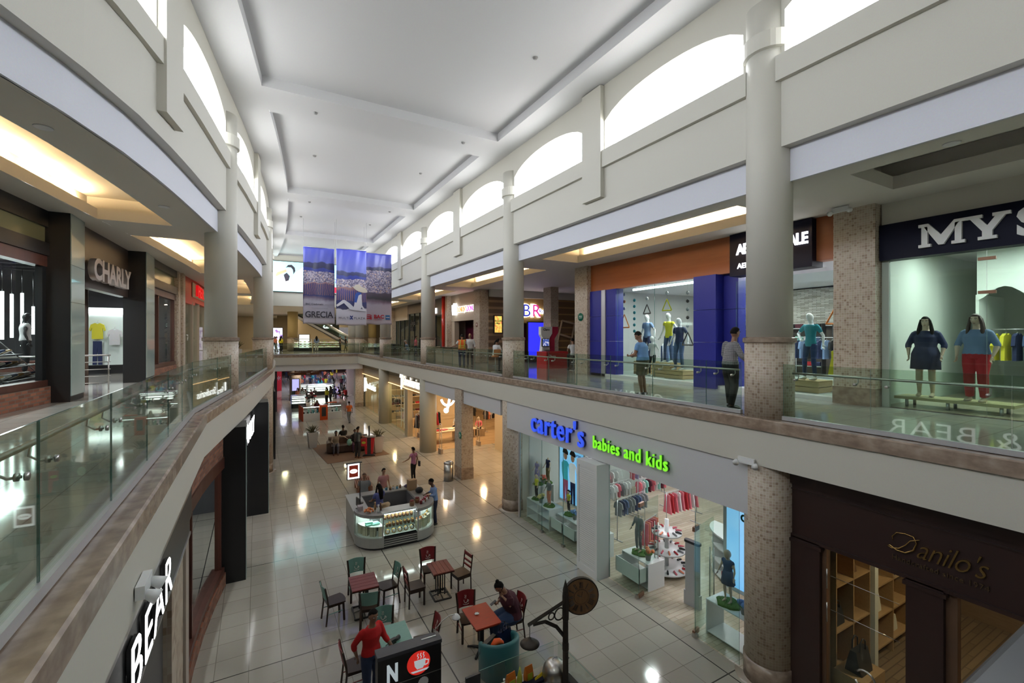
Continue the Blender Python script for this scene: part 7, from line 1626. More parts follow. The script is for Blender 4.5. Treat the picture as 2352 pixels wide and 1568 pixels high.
# people at the tables
mar = cl('cardigan_maroon', (.055, .008, .018)); J = SIT(.46, .13)
J.update(elR=(.27, .13, .85), wrR=(.13, .33, .84), elL=(-.28, .18, .95), wrL=(-.12, .30, 1.08), look=(0, .7, -.72), hup=(0, .72, .70), curlR=.9, curlL=1.3)
J['head'] = (0, .33, 1.26); J['neck'] = (0, .22, 1.15); J['chest'] = (0, .12, .96)
J['shR'] = (.215, .17, 1.08); J['shL'] = (-.215, .17, 1.08)
f_ = figure((5.02, 8.93, 0), pi/2-.05, 'woman in a maroon cardigan and glasses seated at the red table looking at her phone', J, 1.68, 1.75, SK['brown'], mar, .85, cl('jeans_mid', (.03, .06, .14)), 1, None, black, hair_m, 'bun')
o = MB(); o.bev(-.036, .036, -.005, .005, -.075, .075, .008, 1); ph = o.build('mobile_phone', black); ph.location = (4.58, 9.02, .86); ph.rotation_euler = (1.1, 0, pi/2); tag(ph, 'black phone held by the woman in maroon over the red table', 'phone')
mr = dict(elL=(-.25, .07, 1.14), wrL=(-.33, .27, .93), elR=(.30, -.10, 1.17), wrR=(.23, -.10, .93), chest=(0, .03, 1.30), neck=(0, .04, 1.47), head=(0, .07, 1.62), look=(.15, 1, -.02), curlL=.3)
figure((1.84, 8.62, 0), -2.75, 'young man in a bright red long sleeved top and blue jeans beside the teal table', mr, 1.74, 1.12, SK['brown'], cl('top_bright_red', (.50, .008, .010)), .78, cl('jeans_blue', (.03, .045, .10)), 1, None, black, hair_m)
t = empty('camera_body', (2.32, 8.93, .751), .3, 'black camera lying on the teal table by the man in red', 'camera')
m = MB(); m.bev(-.07, .07, -.035, .035, 0, .09, .015, 2); m.build('body', black, t); m = MB(); m.tube([(.02, 0, .045), (.17, .03, .045)], [.036, .042], 14); m.build('lens', black, t); m = MB(); m.tube([(-.07, 0, .02), (-.13, -.05, .005), (-.16, -.02, .005), (-.12, .04, .005), (-.07, .03, .02)], .006, 5); m.build('strap', black, t)
# coffee sign box
t = empty('coffee_sign_box', (2.27, 7.66, 0), -.04, 'black café sign box with red disc and white cup emblem', 'sign')
m = MB(); m.box(-.54, .54, -.11, .11, 0, 1.44); m.build('box', black, t); m = MB(); m.box(-.55, .55, -.12, .12, 1.44, 1.5); m.build('top_cap', M('graphite', (.05, .05, .06), .4), t); m = MB(); m.box(.22, .48, .0, .02, 1.5, 1.51); m.build('label_strip', pure, t)
m = MB(); m.box(-.53, .53, -.125, -.12, .98, .99); m.build('panel_seam', steel, t)
dlit = M('disc_red_lit', (.75, .03, .02), .5, 0, .5); wl_ = M('emblem_lit_white', (.6, .68, .72), .5, 0, .45)
m = MB(); plate(m, [(.14+.20*cos(a), 1.21+.20*sin(a)) for a in [2*pi*i/28 for i in range(28)]], (0, -.112, 0), **SFR, th=.004); m.build('red_disc', dlit, t)
m = MB(); fr_ = dict(**SFR, th=.004)
plate(m, [(.06, 1.26), (.26, 1.26), (.25, 1.17), (.21, 1.11), (.11, 1.11), (.07, 1.17)], (0, -.118, 0), **fr_); plate(m, [(.0, 1.09), (.32, 1.09), (.28, 1.06), (.04, 1.06)], (0, -.118, 0), **fr_)
m.tube([(.25, -.122, 1.24), (.31, -.122, 1.22), (.30, -.122, 1.16), (.24, -.122, 1.15)], .010, 6)
for u in (.12, .17, .22): m.tube([(u, -.122, 1.28), (u+.015, -.122, 1.31), (u-.005, -.122, 1.34), (u+.01, -.122, 1.37)], .008, 6)
m.build('cup_emblem', wl_, t)
text('N', 'lettering', wl_, .40, (-.40, -.114, 1.04), 'S', t, .003, .02, 0, .9, wx=.62); 
m = MB(); plate(m, [(.22+.085*(1+.08*(i % 2))*cos(a), .86+.085*(1+.08*(i % 2))*sin(a)) for i, a in enumerate([2*pi*i/32 for i in range(32)])], (0, -.114, 0), **SFR, th=.004); m.build('badge', pure, t)
t = empty('gooseneck_lamp', (2.74, 7.74, 1.5), 0, 'silver gooseneck lamp with white shade clipped to the black sign box', 'lamp')
m = MB(); m.tube([(0, 0, -.15), (0, 0, .03), (.16, 0, .16), (.30, 0, .22), (.40, 0, .21)], .009, 8); m.build('neck', steel, t); m = MB(); m.lathe([(.02, .06), (.04, .05), (.075, .0), (.078, -.015), (.03, .0)], (.43, 0, .15), 16); m.build('shade', pure, t)
# clock post
iron = M('aged_iron', (.035, .028, .022), .5, .3)
t = empty('clock_post', (4.43, 6.1, 0), 0, 'dark carved wooden post with a bracket arm and pointed tip', 'post')
m = MB(); m.lathe([(.05, 1.0), (.048, 1.6), (.055, 1.62), (.055, 1.72), (.048, 1.74), (.045, 2.1), (.055, 2.12), (.055, 2.5), (.045, 2.54), (.048, 2.6), (.0, 2.78)], n=10, smooth=False); m.build('post', iron, t)
m = MB(); m.tube([(0, 0, 2.42), (-.35, .0, 2.33), (-.72, .0, 2.24)], [(.035, .022)]*3, 4, False); m.tube([(-.62, 0, 2.22), (-.4, 0, 2.2), (-.18, 0, 2.05), (-.03, 0, 1.85)], [(.03, .018)]*4, 4, False); m.build('bracket_arm', iron, t)
for cx_, cz_, r in ((-.12, 2.24, .095), (-.28, 2.25, .055)): m = MB(); m.tube([(cx_+r*cos(a), 0, cz_+r*sin(a)) for a in [2*pi*i/18 for i in range(19)]], .012, 6); m.build('scroll_ring', iron, t)
t = empty('wall_clock', (4.74, 6.1, 2.42), 0, 'round wooden clock with roman numerals beside the post', 'clock')
n_ = V((-.35, -.94, 0)).normalized(); XA_ = V((.94, -.35, 0)); wcl = noisy('clock_wood', [(0, (.09, .045, .02)), (1, (.24, .13, .055))], 4, .5, (6, 6, .8))
def ring(m, r, d0, d1, n=36): m.tube([tuple(n_*d0), tuple(n_*d1)], r, n, False)
m = MB(); ring(m, .31, -.03, .03); m.build('rim', iron, t); m = MB(); ring(m, .29, .03, .034); m.build('dial', wcl, t); m = MB(); ring(m, .125, .034, .037); m.build('dial_ring', iron, t); m = MB(); ring(m, .118, .037, .041); m.build('dial_centre', wcl, t)
rom = ['XII', 'I', 'II', 'III', 'IIII', 'V', 'VI', 'VII', 'VIII', 'IX', 'X', 'XI']
m = MB()
for i, r_ in enumerate(rom):
    a = pi/2-i*pi/6; rd = XA_*cos(a)+V((0, 0, 1))*sin(a); tg = XA_*sin(a)-V((0, 0, 1))*cos(a); k = len(r_)
    for j, c_ in enumerate(r_):
        o_ = (j-(k-1)/2)*.022
        for l0, l1 in ([(0, 0)] if c_ == 'I' else [(-.009, .009), (.009, -.009)] if c_ == 'X' else [(0, -.009), (0, .009)]):
            m.tube([tuple(n_*.037+rd*.145+tg*(o_+l0)), tuple(n_*.037+rd*.245+tg*(o_+l1))], .0045, 4, False)
m.build('numerals', black, t)
m = MB(); m.tube([tuple(n_*.045), tuple(n_*.045+XA_*-.07+V((0, 0, .04)))], .005, 4); m.tube([tuple(n_*.045), tuple(n_*.045+XA_*.02+V((0, 0, .09)))], .004, 4); m.build('hands', black, t)
t = empty('hanging_lamp', (3.74, 6.1, 1.95), 0, 'dark dish lamp hanging by a chain from the bracket arm', 'lamp')
m = MB()
for i in range(9): z = .10+i*.022; m.tube([(.008*cos(a)*(1 if i % 2 else .2), .008*cos(a)*(.2 if i % 2 else 1), z+.014*sin(a)) for a in [2*pi*j/8 for j in range(9)]], .0028, 4)
m.build('chain', black, t); m = MB(); m.lathe([(.0, .10), (.02, .09), (.03, .06), (.10, .03), (.155, -.01), (.15, -.02), (.05, .01)], n=24); m.build('shade', iron, t); m = MB(); m.ell((0, 0, -.02), (.03, .03, .03), 10, 8); m.build('bulb', M('warm_bulb2', (1, .85, .6), .5, 0, 6), t)
# café cart at the bottom edge
t = empty('food_cart', (4.05, 6.1, 0), 0, 'café food cart with glass guard and steel top at the bottom edge', 'cart')
m = MB(); m.box(-1.15, .62, -1.6, .60, 0, .95); m.build('body', dark, t); m = MB(); m.box(-1.15, .62, -1.6, .60, .95, 1.0); m.build('top', steel, t)
m = MB(); m.box(-1.15, -.9, .56, .6, 1.0, 1.33); m.build('black_panel', black, t)
m = MB(); m.box(-.9, .55, .59, .60, .9, 1.35); m.m = [0, 1, 0, 0, 0, 0]; m.build('glass_guard_back', [glc, gl_edge], t); m = MB(); m.box(.61, .62, -1.6, .55, .9, 1.35); m.m = [0, 1, 0, 0, 0, 0]; m.build('glass_guard_side', [glc, gl_edge], t)
m = MB(); m.box(-1.2, -.92, .3, .31, 1.0, 1.34); m.build('white_panel', glc, t)
for i in range(3): m = MB(); m.bev(-.35+i*.27, -.11+i*.27, -.5, .16, 1.0, 1.03, .04, 2); m.build('pan_lid', M('frosted_lid', (.42, .42, .40), .35), t)
m = MB(); m.box(.48, .60, -1.0, .2, 1.0, 1.03); m.build('side_tray', black, t); m = MB(); m.tube([(.52, .15, 1.03), (.52, .15, 1.30), (.56, .15, 1.34)], .012, 6); m.build('support_rod', black, t)
m = MB(); m.box(-.25, .35, .25, .38, 1.0, 1.06); o = m.build('till_drawer', navy, t)
t = empty('cloche', (4.40, 6.36, 1.001), 0, 'shiny steel dome cover with loop handle on a round platter', 'dish cover')
m = MB(); m.lathe([(.0, .27), (.05, .268), (.11, .24), (.165, .17), (.19, .08), (.195, .02), (.205, .015), (.2, .0), (.0, .0)], n=36); m.build('dome', M('polished_steel', (.62, .60, .58), .28, 1), t); m = MB(); m.tube([(-.04, 0, .265), (-.04, 0, .295), (.04, 0, .295), (.04, 0, .265)], .006, 6); m.build('handle', steel, t); m = MB(); m.lathe([(.0, -.0), (.235, .006), (.24, .012), (.0, .004)], n=36); m.build('platter', steel, t); t.scale = (1.15,)*3
def pack(x, y, mt, lab, w=.15, rz=0, lm=None):
    t = empty('snack_bag', (x, y, 1.001), rz, lab, 'snack bag', 'snack bags on the cart'); m = MB(); m.loft([[(-w/2*k, -d, z), (w/2*k, -d, z), (w/2*k, d, z), (-w/2*k, d, z)] for z, k, d in ((0, 1, .04), (.1, 1.02, .045), (.22, 1, .02), (.27, .98, .004))], True, False); m.build('body', mt, t)
    if lm: m = MB(); m.box(-w*.33, w*.33, -.05, -.044, .03, .17); m.build('label', lm, t)
og = M('foil_orange', (.60, .16, .02), .3); yg = M('foil_lime', (.42, .48, .04), .3)
pack(3.62, 6.5, og, 'orange snack bag with lime label left on the cart', .17, .15, yg); pack(3.80, 6.52, yg, 'narrow lime green snack bag between two orange ones', .08, .9); pack(3.96, 6.5, og, 'orange snack bag with lime label right of the green one', .15, .1, yg)
t = empty('water_bottle', (3.47, 6.45, 1.001), 0, 'clear water bottle with white cap on the cart', 'bottle'); m = MB(); m.lathe([(.0, 0), (.033, .005), (.034, .15), (.03, .18), (.014, .22), (.014, .235), (0, .236)], n=16); m.build('body', glc, t); m = MB(); m.cyl((0, 0, 0), .0345, .06, .13, 16); m.build('label', M('bottle_label', (.3, .32, .38), .5), t); m = MB(); m.cyl((0, 0, 0), .017, .232, .255, 12); m.build('cap', pure, t)
m = MB(); m.prism([(-.08, 0), (.07, 0), (.11, .11), (-.06, .09)], -.006, .006, 1); o = m.build('yellow_card', M('card_yellow')); o.location = (4.10, 6.4, 1.002); o.rotation_euler = (-.3, 0, .2); tag(o, 'small yellow printed card standing on the cart', 'card')
for i, (x, mt, lab) in enumerate(((3.86, M('sauce_pink', (.45, .22, .17), .4), 'pinkish sauce bottle at the bottom edge'), (3.95, M('sauce_brown', (.16, .06, .04), .4), 'brown sauce bottle at the bottom edge'), (4.02, M('card_yellow'), 'small yellow squeeze bottle at the bottom edge'))):
    m = MB(); m.lathe([(.0, 0), (.032, .003), (.034, .12), (.015, .15), (.008, .19), (0, .192)], n=14); o = m.build('sauce_bottle', mt); o.location = (x, 6.12-.03*i, 1.001); tag(o, lab, 'bottle', 'sauce bottles')
m = MB(); m.lathe([(.10, 0), (.125, .05), (.11, .10), (.0, .16)], n=24); o = m.build('plastic_dome', glc); o.location = (3.02, 6.0, 1.001); tag(o, 'clear plastic cake dome at the bottom edge left of the cart glass', 'dome')
# ================================================================ sweets kiosk in the middle of the atrium
kst = M('kiosk_aluminium', (.42, .42, .41), .35, .5); kin = M('kiosk_inner', (.16, .16, .17), .5); kwh = M('case_white', (.75, .80, .78), .5)
t = empty('sweets_kiosk', (4.1, 16.0, 0), -.02, 'rounded sweets kiosk with lit glass display cases and steel counters', 'kiosk')
def outline(r0, off=0):
    """rounded outer outline (front is -Y), local coordinates"""
    a0, b0 = 1.33+off, 1.4+off; P = []
    for cx, a1, a2 in ((-.55, pi, 1.5*pi), (.55, 1.5*pi, 2*pi)):
        for i in range(9): a = lerp(a1, a2, i/8); P.append((cx+(a0-.55)*cos(a), -.55+(b0-.55)*sin(a)))
    return P
OP = outline(0)
m = MB(); m.prism([(x*.97, y*.97) for x, y in OP]+[(1.28, 1.3), (-1.28, 1.3)], 0, .07); m.build('black_kick', black, t)
def band(name, z0, z1, mt, k0=0, k1=None, th=.03, off=0.0):
    P = OP[k0:k1] if k1 else OP[k0:]
    m = MB(); R = [[(x*(1+off), y*(1+off), z0), (x*(1+off), y*(1+off), z1), (x*(1+off-th), y*(1+off-th), z1), (x*(1+off-th), y*(1+off-th), z0)] for x, y in P]
    m.loft(R, True, False); return m.build(name, mt, t)
band('lower_skirt', .07, .33, kst, 0, 9); band('lower_skirt', .07, .33, kst, 9)
m = MB()
for i in range(4): m.box(-.56, .56, -1.40+.01*i, -1.34, .09+i*.065, .12+i*.065)
m.build('vent_louvres', kst, t); m = MB(); m.box(-.56, .56, -1.36, -1.33, .07, .36); m.build('vent_back', black, t)
band('curved_glass', .36, 1.02, glc, 0, 8, .006, -.002); band('curved_glass', .36, 1.02, glc, 10, None, .006, -.002)
m = MB(); m.add([(-.56, -1.38, .38), (.56, -1.38, .38), (.56, -1.16, 1.04), (-.56, -1.16, 1.04)], [(0, 1, 2, 3)]); m.build('sloped_glass', glc, t)
band('rim', 1.02, 1.10, kst, 0, 9, .05); band('rim', 1.02, 1.10, kst, 9, None, .05); band('base_rim', .33, .37, kst, 0, 9, .04); band('base_rim', .33, .37, kst, 9, None, .04)
for x, y in ((-.57, -1.37), (.57, -1.37), (-1.31, -.55), (1.31, -.55)): m = MB(); m.box(x-.02, x+.02, y-.02, y+.04, .33, 1.08); m.build('corner_post', kst, t)
m = MB(); m.box(-.58, .58, -1.2, -.72, 1.05, 1.10); m.build('front_counter', M('pale_counter', (.75, .78, .78), .4), t)  # counter top in a plain pale colour
for sg in (-1, 1):
    P = [(sg*.58, -.72), (sg*.58, -1.33)]+[(x, y) for x, y in (OP[:9] if sg < 0 else OP[9:])][::(-1 if sg < 0 else 1)]+[(sg*1.3, -.5), (sg*.85, -.5)]
    m = MB(); m.prism(P if sg > 0 else P, 1.085, 1.115); m.build('corner_counter', kst, t)
    m = MB(); m.box(min(sg*.85, sg*1.31), max(sg*.85, sg*1.31), -.5, 1.3, .07, 1.0); m.build('side_cabinet', kst, t); m = MB(); m.box(min(sg*.83, sg*1.33), max(sg*.83, sg*1.33), -.5, 1.35, 1.0, 1.04); m.build('side_counter', kst, t)
m = MB(); m.box(-.85, .85, .95, 1.3, .07, 1.0); m.build('back_cabinet', kin, t); m = MB(); m.box(-.86, .86, .93, 1.35, 1.0, 1.04); m.build('back_counter', kst, t)
m = MB(); m.box(-.84, .84, -.74, -.70, .07, 1.05); m.box(-.84, -.80, -.7, .94, .07, 1.0); m.box(.80, .84, -.7, .94, .07, 1.0); m.build('inner_panel', kin, t)
m = MB(); m.box(-.56, .56, -.9, -.87, .37, 1.05); m.build('case_back', kwh, t)
for z in (.40, .60, .80): m = MB(); d = (z-.38)*.33; m.box(-.54, .54, -1.33+d, -.9, z, z+.01); m.build('glass_shelf', glc if z > .41 else kwh, t)
for sg, k0, k1 in ((-1, 0, 9), (1, 9, 18)):
    m = MB(); P = [(x*.96, y*.96) for x, y in OP[k0:k1]]+[(sg*.0+sg*.6, -.75)] if sg < 0 else [(x*.96, y*.96) for x, y in OP[k0:k1]]+[(.6, -.75)]
    m.prism(P, .36, .375); m.build('case_floor', kwh, t); m = MB(); m.prism([(x*.93, y*.93) for x, y in OP[k0:k1]]+[(sg*.6, -.75)], .70 if sg < 0 else .62, .71 if sg < 0 else .63); m.build('glass_shelf', kwh if sg < 0 else glc, t)
    m = MB(); m.box(min(sg*.6, sg*1.28), max(sg*.6, sg*1.28), -.60, -.56, .37, 1.08); m.build('case_back', kwh, t)
for sg in (-1, 1): m = MB(); m.tube([(x*.955, y*.955, 1.015) for x, y in (OP[:9] if sg < 0 else OP[9:])], .012, 6); m.build('lamp_strip', M('case_lamp', (.85, 1, .95), .5, 0, 5), t)
m = MB(); m.tube([(-.54, -1.17, 1.03), (.54, -1.17, 1.03)], .012, 6); m.tube([(-.54, -1.34, .42), (-.54, -1.17, 1.0)], .008, 6); m.build('lamp_strip', bpy.data.materials['case_lamp'], t)
for x, y, w in ((-.95, -.9, .5), (0, -1.08, 1.0), (.95, -.9, .5)): area_light('case_lamp_light', (4.1+x, 16+y, 1.04), (w, .12), 5, (.9, 1, .95))
kx, ky = 4.1, 16.0
# goods: boxes, platters, jars
gb = M('gift_box_cream', (.62, .58, .42), .5); rib = M('ribbon_black', (.05, .04, .02), .5)
_bx = None
for sg, cnt in ((-1, 4), (1, 4)):
    for lv in (0, 1):
        for i in range(cnt):
            P = OP[:9] if sg < 0 else OP[9:]; x, y = P[int(1+i*6/(cnt-1))]; a = atan2(y, x)
            if sg > 0 and lv == 1: pass
            loc = (kx+x*.86, ky+y*.86, .377+lv*.155); lab = 'cream gift box on the %s row in the %s curved case of the sweets kiosk' % ('upper' if lv else 'lower', 'left' if sg < 0 else 'right')
            if _bx is None:
                m = MB(); m.box(-.06, .06, -.09, .09, 0, .15); _bx = m.build('gift_box', gb); m = MB(); m.box(-.061, .061, .03, .04, 0, .151); m.build('ribbon', rib, _bx); _bx.location = loc; _bx.rotation_euler = (0, 0, a); tag(_bx, lab, 'gift box', 'gift boxes in the curved cases')
            else: dup(_bx, loc, a, lab, 'gift boxes in the curved cases')
brn_s = M('sweet_brown', (.22, .11, .05), .5); org_s = M('sweet_orange', (.8, .28, .10), .5)
def jar(loc, fill, lid, lab, grp, r=.045, h=.11):
    t = empty('sweet_jar', loc, 0, lab, 'jar', grp); m = MB(); m.lathe([(0, 0), (r*.95, .003), (r, h*.8), (r*.75, h*.9), (0, h*.9)], n=12); m.build('body', fill, t); m = MB(); m.cyl((0, 0, 0), r*.8, h*.9, h*1.08, 12); m.build('lid', lid, t); return t
j0 = jar((kx-.42, ky-1.15, .61), brn_s, gold, 'brown sweet jar on the middle glass shelf of the front case', 'jars in the front case')
for z, y in ((.61, -1.15), (.81, -1.02)):
    for i in range(8):
        if z == .61 and i == 0: continue
        x = -.45+i*.125
        for q in (0, .1): dup(j0, (kx+x+random.uniform(-.01, .01), ky+y+q, z), 0, 'brown sweet jar on the %s glass shelf of the front case' % ('middle' if z < .7 else 'top'), 'jars in the front case')
pl0 = MB(); pl0.tube([(0, 0, .0), (0, .02, .0)], .08, 18); p0 = pl0.build('round_tin', gold); m = MB(); m.tube([(0, -.004, 0), (0, 0, 0)], .05, 16); m.build('tin_label', pure, p0)
for i in range(5):
    loc = (kx-.42+i*.2, ky-1.24, .495); lab = 'round gold tin with white label on the bottom of the front case'
    if i == 0: p0.location = loc; p0.rotation_euler = (-.35, 0, 0); tag(p0, lab, 'tin', 'gold tins in the front case')
    else: dup(p0, loc, 0, lab, 'gold tins in the front case')
for i in range(3): m = MB(); m.bev(-.12, .12, -.07, .07, 0, .05, .02, 2); o = m.build('mint_pouch', M('mint_wrap', (.25, .6, .48), .4)); o.location = (kx-.95+.2*(i % 2), ky-1.0+.12*(i//2)-.03*i, .712+.05*(i//2)); o.rotation_euler = (0, 0, .3-.2*i); tag(o, 'mint green wrapped pouch on the white shelf of the left curved case', 'pouch', 'mint green pouches')
for i in range(7):
    P = OP[10+i] if i < 7 else OP[16]; jj = dup(j0, (kx+P[0]*.84, ky+P[1]*.84, .632), 0, 'jar of sweets on the glass shelf of the right curved case', 'jars in the right case'); remat(jj.children[0], org_s if i < 2 else gold if i % 2 else pure)
cols_ = [redp2, pure, pk, brn_s]
for i in range(9): jj = dup(j0, (kx+.75+.42*(i/9)+.05*(i % 2), ky-1.05+.5*(i/9), 1.116), 0, '%s topped small jar on the right front counter of the kiosk' % ('red', 'white', 'pink', 'brown')[i % 4], 'jars on the right kiosk counter'); remat(jj.children[0], cols_[i % 4]); remat(jj.children[1], redp2)
for i, (x, y) in enumerate(((.45, -1.0), (.68, -.85))): j2 = jar((kx+x, ky+y, 1.116 if i else 1.101), brn_s, redp2, 'large jar with maroon lid at the %s of the kiosk front counter' % ('right end' if i else 'right side'), None, .085, .17)
m = MB()
for i in range(26): a = random.uniform(0, 6.3); q = random.uniform(0, .15); m.ell((q*cos(a), q*sin(a)*.7, .05+random.uniform(0, .12)*(1-q*4)), .035, 6, 5)
o = m.build('wrapped_sweets', org_s); o.location = (kx-.95, ky-.95, 1.10); tag(o, 'heap of orange and white wrapped sweets on the left kiosk counter', 'sweets', kind='stuff')
t2 = empty('biscuit_roll', (kx-.42, ky-.9, 1.12), .5, 'row of pale round biscuits in clear wrap leaning on the kiosk counter', 'biscuits')
for i in range(6): m = MB(); m.tube([(-.02, i*.05-.15, .18-.02*i), (.0, i*.05-.11, .17-.02*i)], .08, 14); m.build('biscuit', M('biscuit_tan', (.55, .40, .25), .6), t2)
for i, (x, y, c, lab) in enumerate(((-.72, -.8, M('kraft', (.40, .24, .12), .6), 'small brown paper bag with twisted top on the left kiosk counter'), (-.58, -.95, tl, 'dark bottle shaped parcel on the left kiosk counter'), (-.68, -1.08, pure, 'white folded price card on the left kiosk counter'))):
    m = MB(); m.loft([[(.04*k*cos(a), .04*k*sin(a), z) for a in [2*pi*j/8 for j in range(8)]] for z, k in ((0, 1), (.12, 1.1), (.18, .5), (.24, .8))]); o = m.build('small_parcel', c); o.location = (kx+x, ky+y, 1.117); tag(o, lab, 'parcel')
m = MB(); m.box(-.15, .15, -.11, .11, 0, .38); o = m.build('cardboard_box', M('cardboard', (.38, .24, .13), .7)); o.location = (kx+.98, ky+.75, 1.041); o.rotation_euler = (0, 0, .15); tag(o, 'tall brown cardboard box on the right kiosk counter', 'box')
m = MB(); m.ell((0, 0, .1), (.15, .12, .12), 12, 8); o = m.build('dark_handbag', kl); o.location = (kx+1.12, ky+.3, 1.035); tag(o, 'black bag beside the woman in the light blue blouse', 'bag')
m = MB(); m.ell((0, 0, .06), (.18, .12, .07), 10, 6); o = m.build('crumpled_cloth', M('navy_red_cloth', (.06, .04, .10), .8)); o.location = (kx+.95, ky+1.1, 1.035); tag(o, 'crumpled navy and white cloth behind the cardboard box', 'cloth')
for i in range(6): jj = dup(j0, (kx+.0+i*.13, ky+1.12+.05*(i % 2), 1.041), 0, 'small jar on the back counter of the sweets kiosk', 'jars on the kiosk back counter'); remat(jj.children[0], [pure, M('jar_blue', (.1, .3, .45), .5), brn_s][i % 3])
t2 = empty('till_monitor', (kx-1.15, ky-.25, 1.041), .2, 'dark till monitor at the left corner of the kiosk', 'monitor'); m = MB(); m.box(-.015, .015, -.16, .16, .08, .36); m.build('panel', black, t2); m = MB(); m.box(-.06, .06, -.08, .08, 0, .015); m.box(-.01, .01, -.02, .02, .015, .1); m.build('stand', black, t2)
m = MB(); m.box(-.07, .07, -.1, .1, 0, .15); o = m.build('tissue_box', M('tissue_lilac', (.42, .38, .42), .6)); o.location = (kx-1.16, ky-.62, 1.041 if False else 1.117); tag(o, 'pale lilac tissue box on the left kiosk counter', 'box')
t2 = empty('kiosk_pole_sign', (kx-1.0, ky+.25, 1.041), 0, 'lit square sign with red panel and white oval on a pole at the kiosk', 'sign')
m = MB(); m.cyl((0, 0, 0), .016, 0, 1.42, 10); m.build('pole', dark, t2); m = MB(); m.cyl((0, 0, 0), .12, 0, .015, 20); m.build('pole_base', dark, t2)
m = MB(); m.box(-.46, .06, -.05, .05, 1.40, 1.43); m.box(-.43, -.41, -.04, .04, .86, 1.40); m.box(-.02, .0, -.04, .04, .86, 1.40); m.box(-.43, 0, -.04, .04, .86, .88); m.build('frame', dark, t2)
m = MB(); m.box(-.41, -.02, -.03, .03, .88, 1.40); m.build('lit_panel', M('sign_panel_white', (1, 1, 1), .5, 0, 1.3), t2); m = MB(); m.box(-.36, -.07, -.036, -.03, .94, 1.34); m.build('red_panel', M('panel_brick_red', (.30, .03, .015), .5, 0, .25), t2)
m = MB(); plate(m, [(-.215+.125*cos(a), 1.14+.075*sin(a)) for a in [2*pi*i/24 for i in range(24)]], (0, -.036, 0), **SFR, th=.004); m.build('oval', M('sign_panel_white'), t2); text('APOLO', 'lettering', M('panel_brick_red'), .055, (-.30, -.041, 1.12), 'S', t2, .001, .001)
figure((kx-.35, ky+.2, 0), .4, 'kiosk seller in a blue shirt with a dark cap standing inside the kiosk', dict(elR=(.24, .12, 1.15), wrR=(.15, .35, 1.05), elL=(-.24, .12, 1.15), wrL=(-.15, .35, 1.05)), 1.62, 1, SK['brown'], cl('shirt_periwinkle', (.12, .14, .38)), .4, CC[9], 1, None, black, hair_m, 'long')
figure((5.62, 15.75, 0), 1.45, 'woman in a light blue blouse and dark trousers at the right side of the kiosk', dict(elR=(.24, .10, 1.18), wrR=(.10, .34, 1.15), elL=(-.24, .10, 1.18), wrL=(-.10, .34, 1.15), chest=(0, .05, 1.3), neck=(0, .08, 1.46), head=(0, .13, 1.6), look=(0, .9, -.4)), 1.66, 1.0, SK['dark'], cl('blouse_light_blue', (.20, .30, .55)), .8, cl('trouser_navy', (.012, .016, .04)), 1, None, black, hair_m, 'short')
figure((6.43, 20.95, 0), .5, 'girl in a pink top and black leggings seen from behind with a shoulder bag', dict(elL=(-.36, -.02, 1.22), wrL=(-.52, .10, 1.12), knR=(.08, .03, .5), anR=(.07, -.02, .08), knL=(-.08, .03, .5), anL=(-.10, -.02, .08)), 1.60, .88, SK['brown'], cl('top_mauve_pink', (.42, .17, .30)), .3, CC[9], 1, None, M('pink_shoe', (.6, .2, .3), .5), hair_m)
m = MB(); m.bev(-.04, .04, -.08, .08, 0, .24, .02, 2); m.tube([(0, 0, .24), (-.12, -.05, .42), (-.3, -.08, .62)], .006, 5); o = m.build('shoulder_bag', kl); o.location = (6.66, 20.8, .72); tag(o, 'small black shoulder bag at the hip of the girl in pink', 'bag')
figure((3.55, 17.75, 0), pi-.3, 'shopper in a grey top standing behind the sweets kiosk', {}, 1.64, 1, SK['brown'], CC[5], .4, CC[0], 1, None, black, hair_b, lod=1)
figure((4.35, 18.1, 0), pi+.2, 'shopper in a pale pink top behind the back counter of the kiosk', {}, 1.62, 1, SK['tan'], cl('cloth_dusty_pink', (.45, .22, .22)), .4, CC[5], 1, None, black, hair_m, lod=1)
# bench, bin, planters, sofa, game terminal
t = empty('slatted_bench', (4.05, 20.6, 0), -.12, 'slatted red brown wooden bench beyond the kiosk sign', 'bench')
bw = noisy('bench_wood', [(0, (.16, .045, .02)), (1, (.28, .09, .04))], 5, .35, (1, 6, 1))
for i in range(9): m = MB(); m.box(-.32+i*.075, -.275+i*.075, -.8, .8, .41, .45); m.build('slat', bw, t)
for y in (-.7, .7): m = MB(); m.box(-.3, .34, y-.05, y+.05, 0, .41); m.build('support', bw, t)
t = empty('litter_bin', (7.9, 20.22, 0), 0, 'round brushed steel litter bin beside the square mosaic pillar', 'bin')
m = MB(); m.cyl((0, 0, 0), .225, .02, .80, 28); m.build('body', steel, t); m = MB(); m.cyl((0, 0, 0), .21, 0, .02, 28); m.build('base', black, t); m = MB(); m.lathe([(.23, .80), (.225, .86), (.19, .90), (.14, .905), (.13, .86)], n=28); m.build('lid', steel, t); m = MB(); m.cyl((0, 0, 0), .13, .80, .862, 24); m.build('opening', black, t)
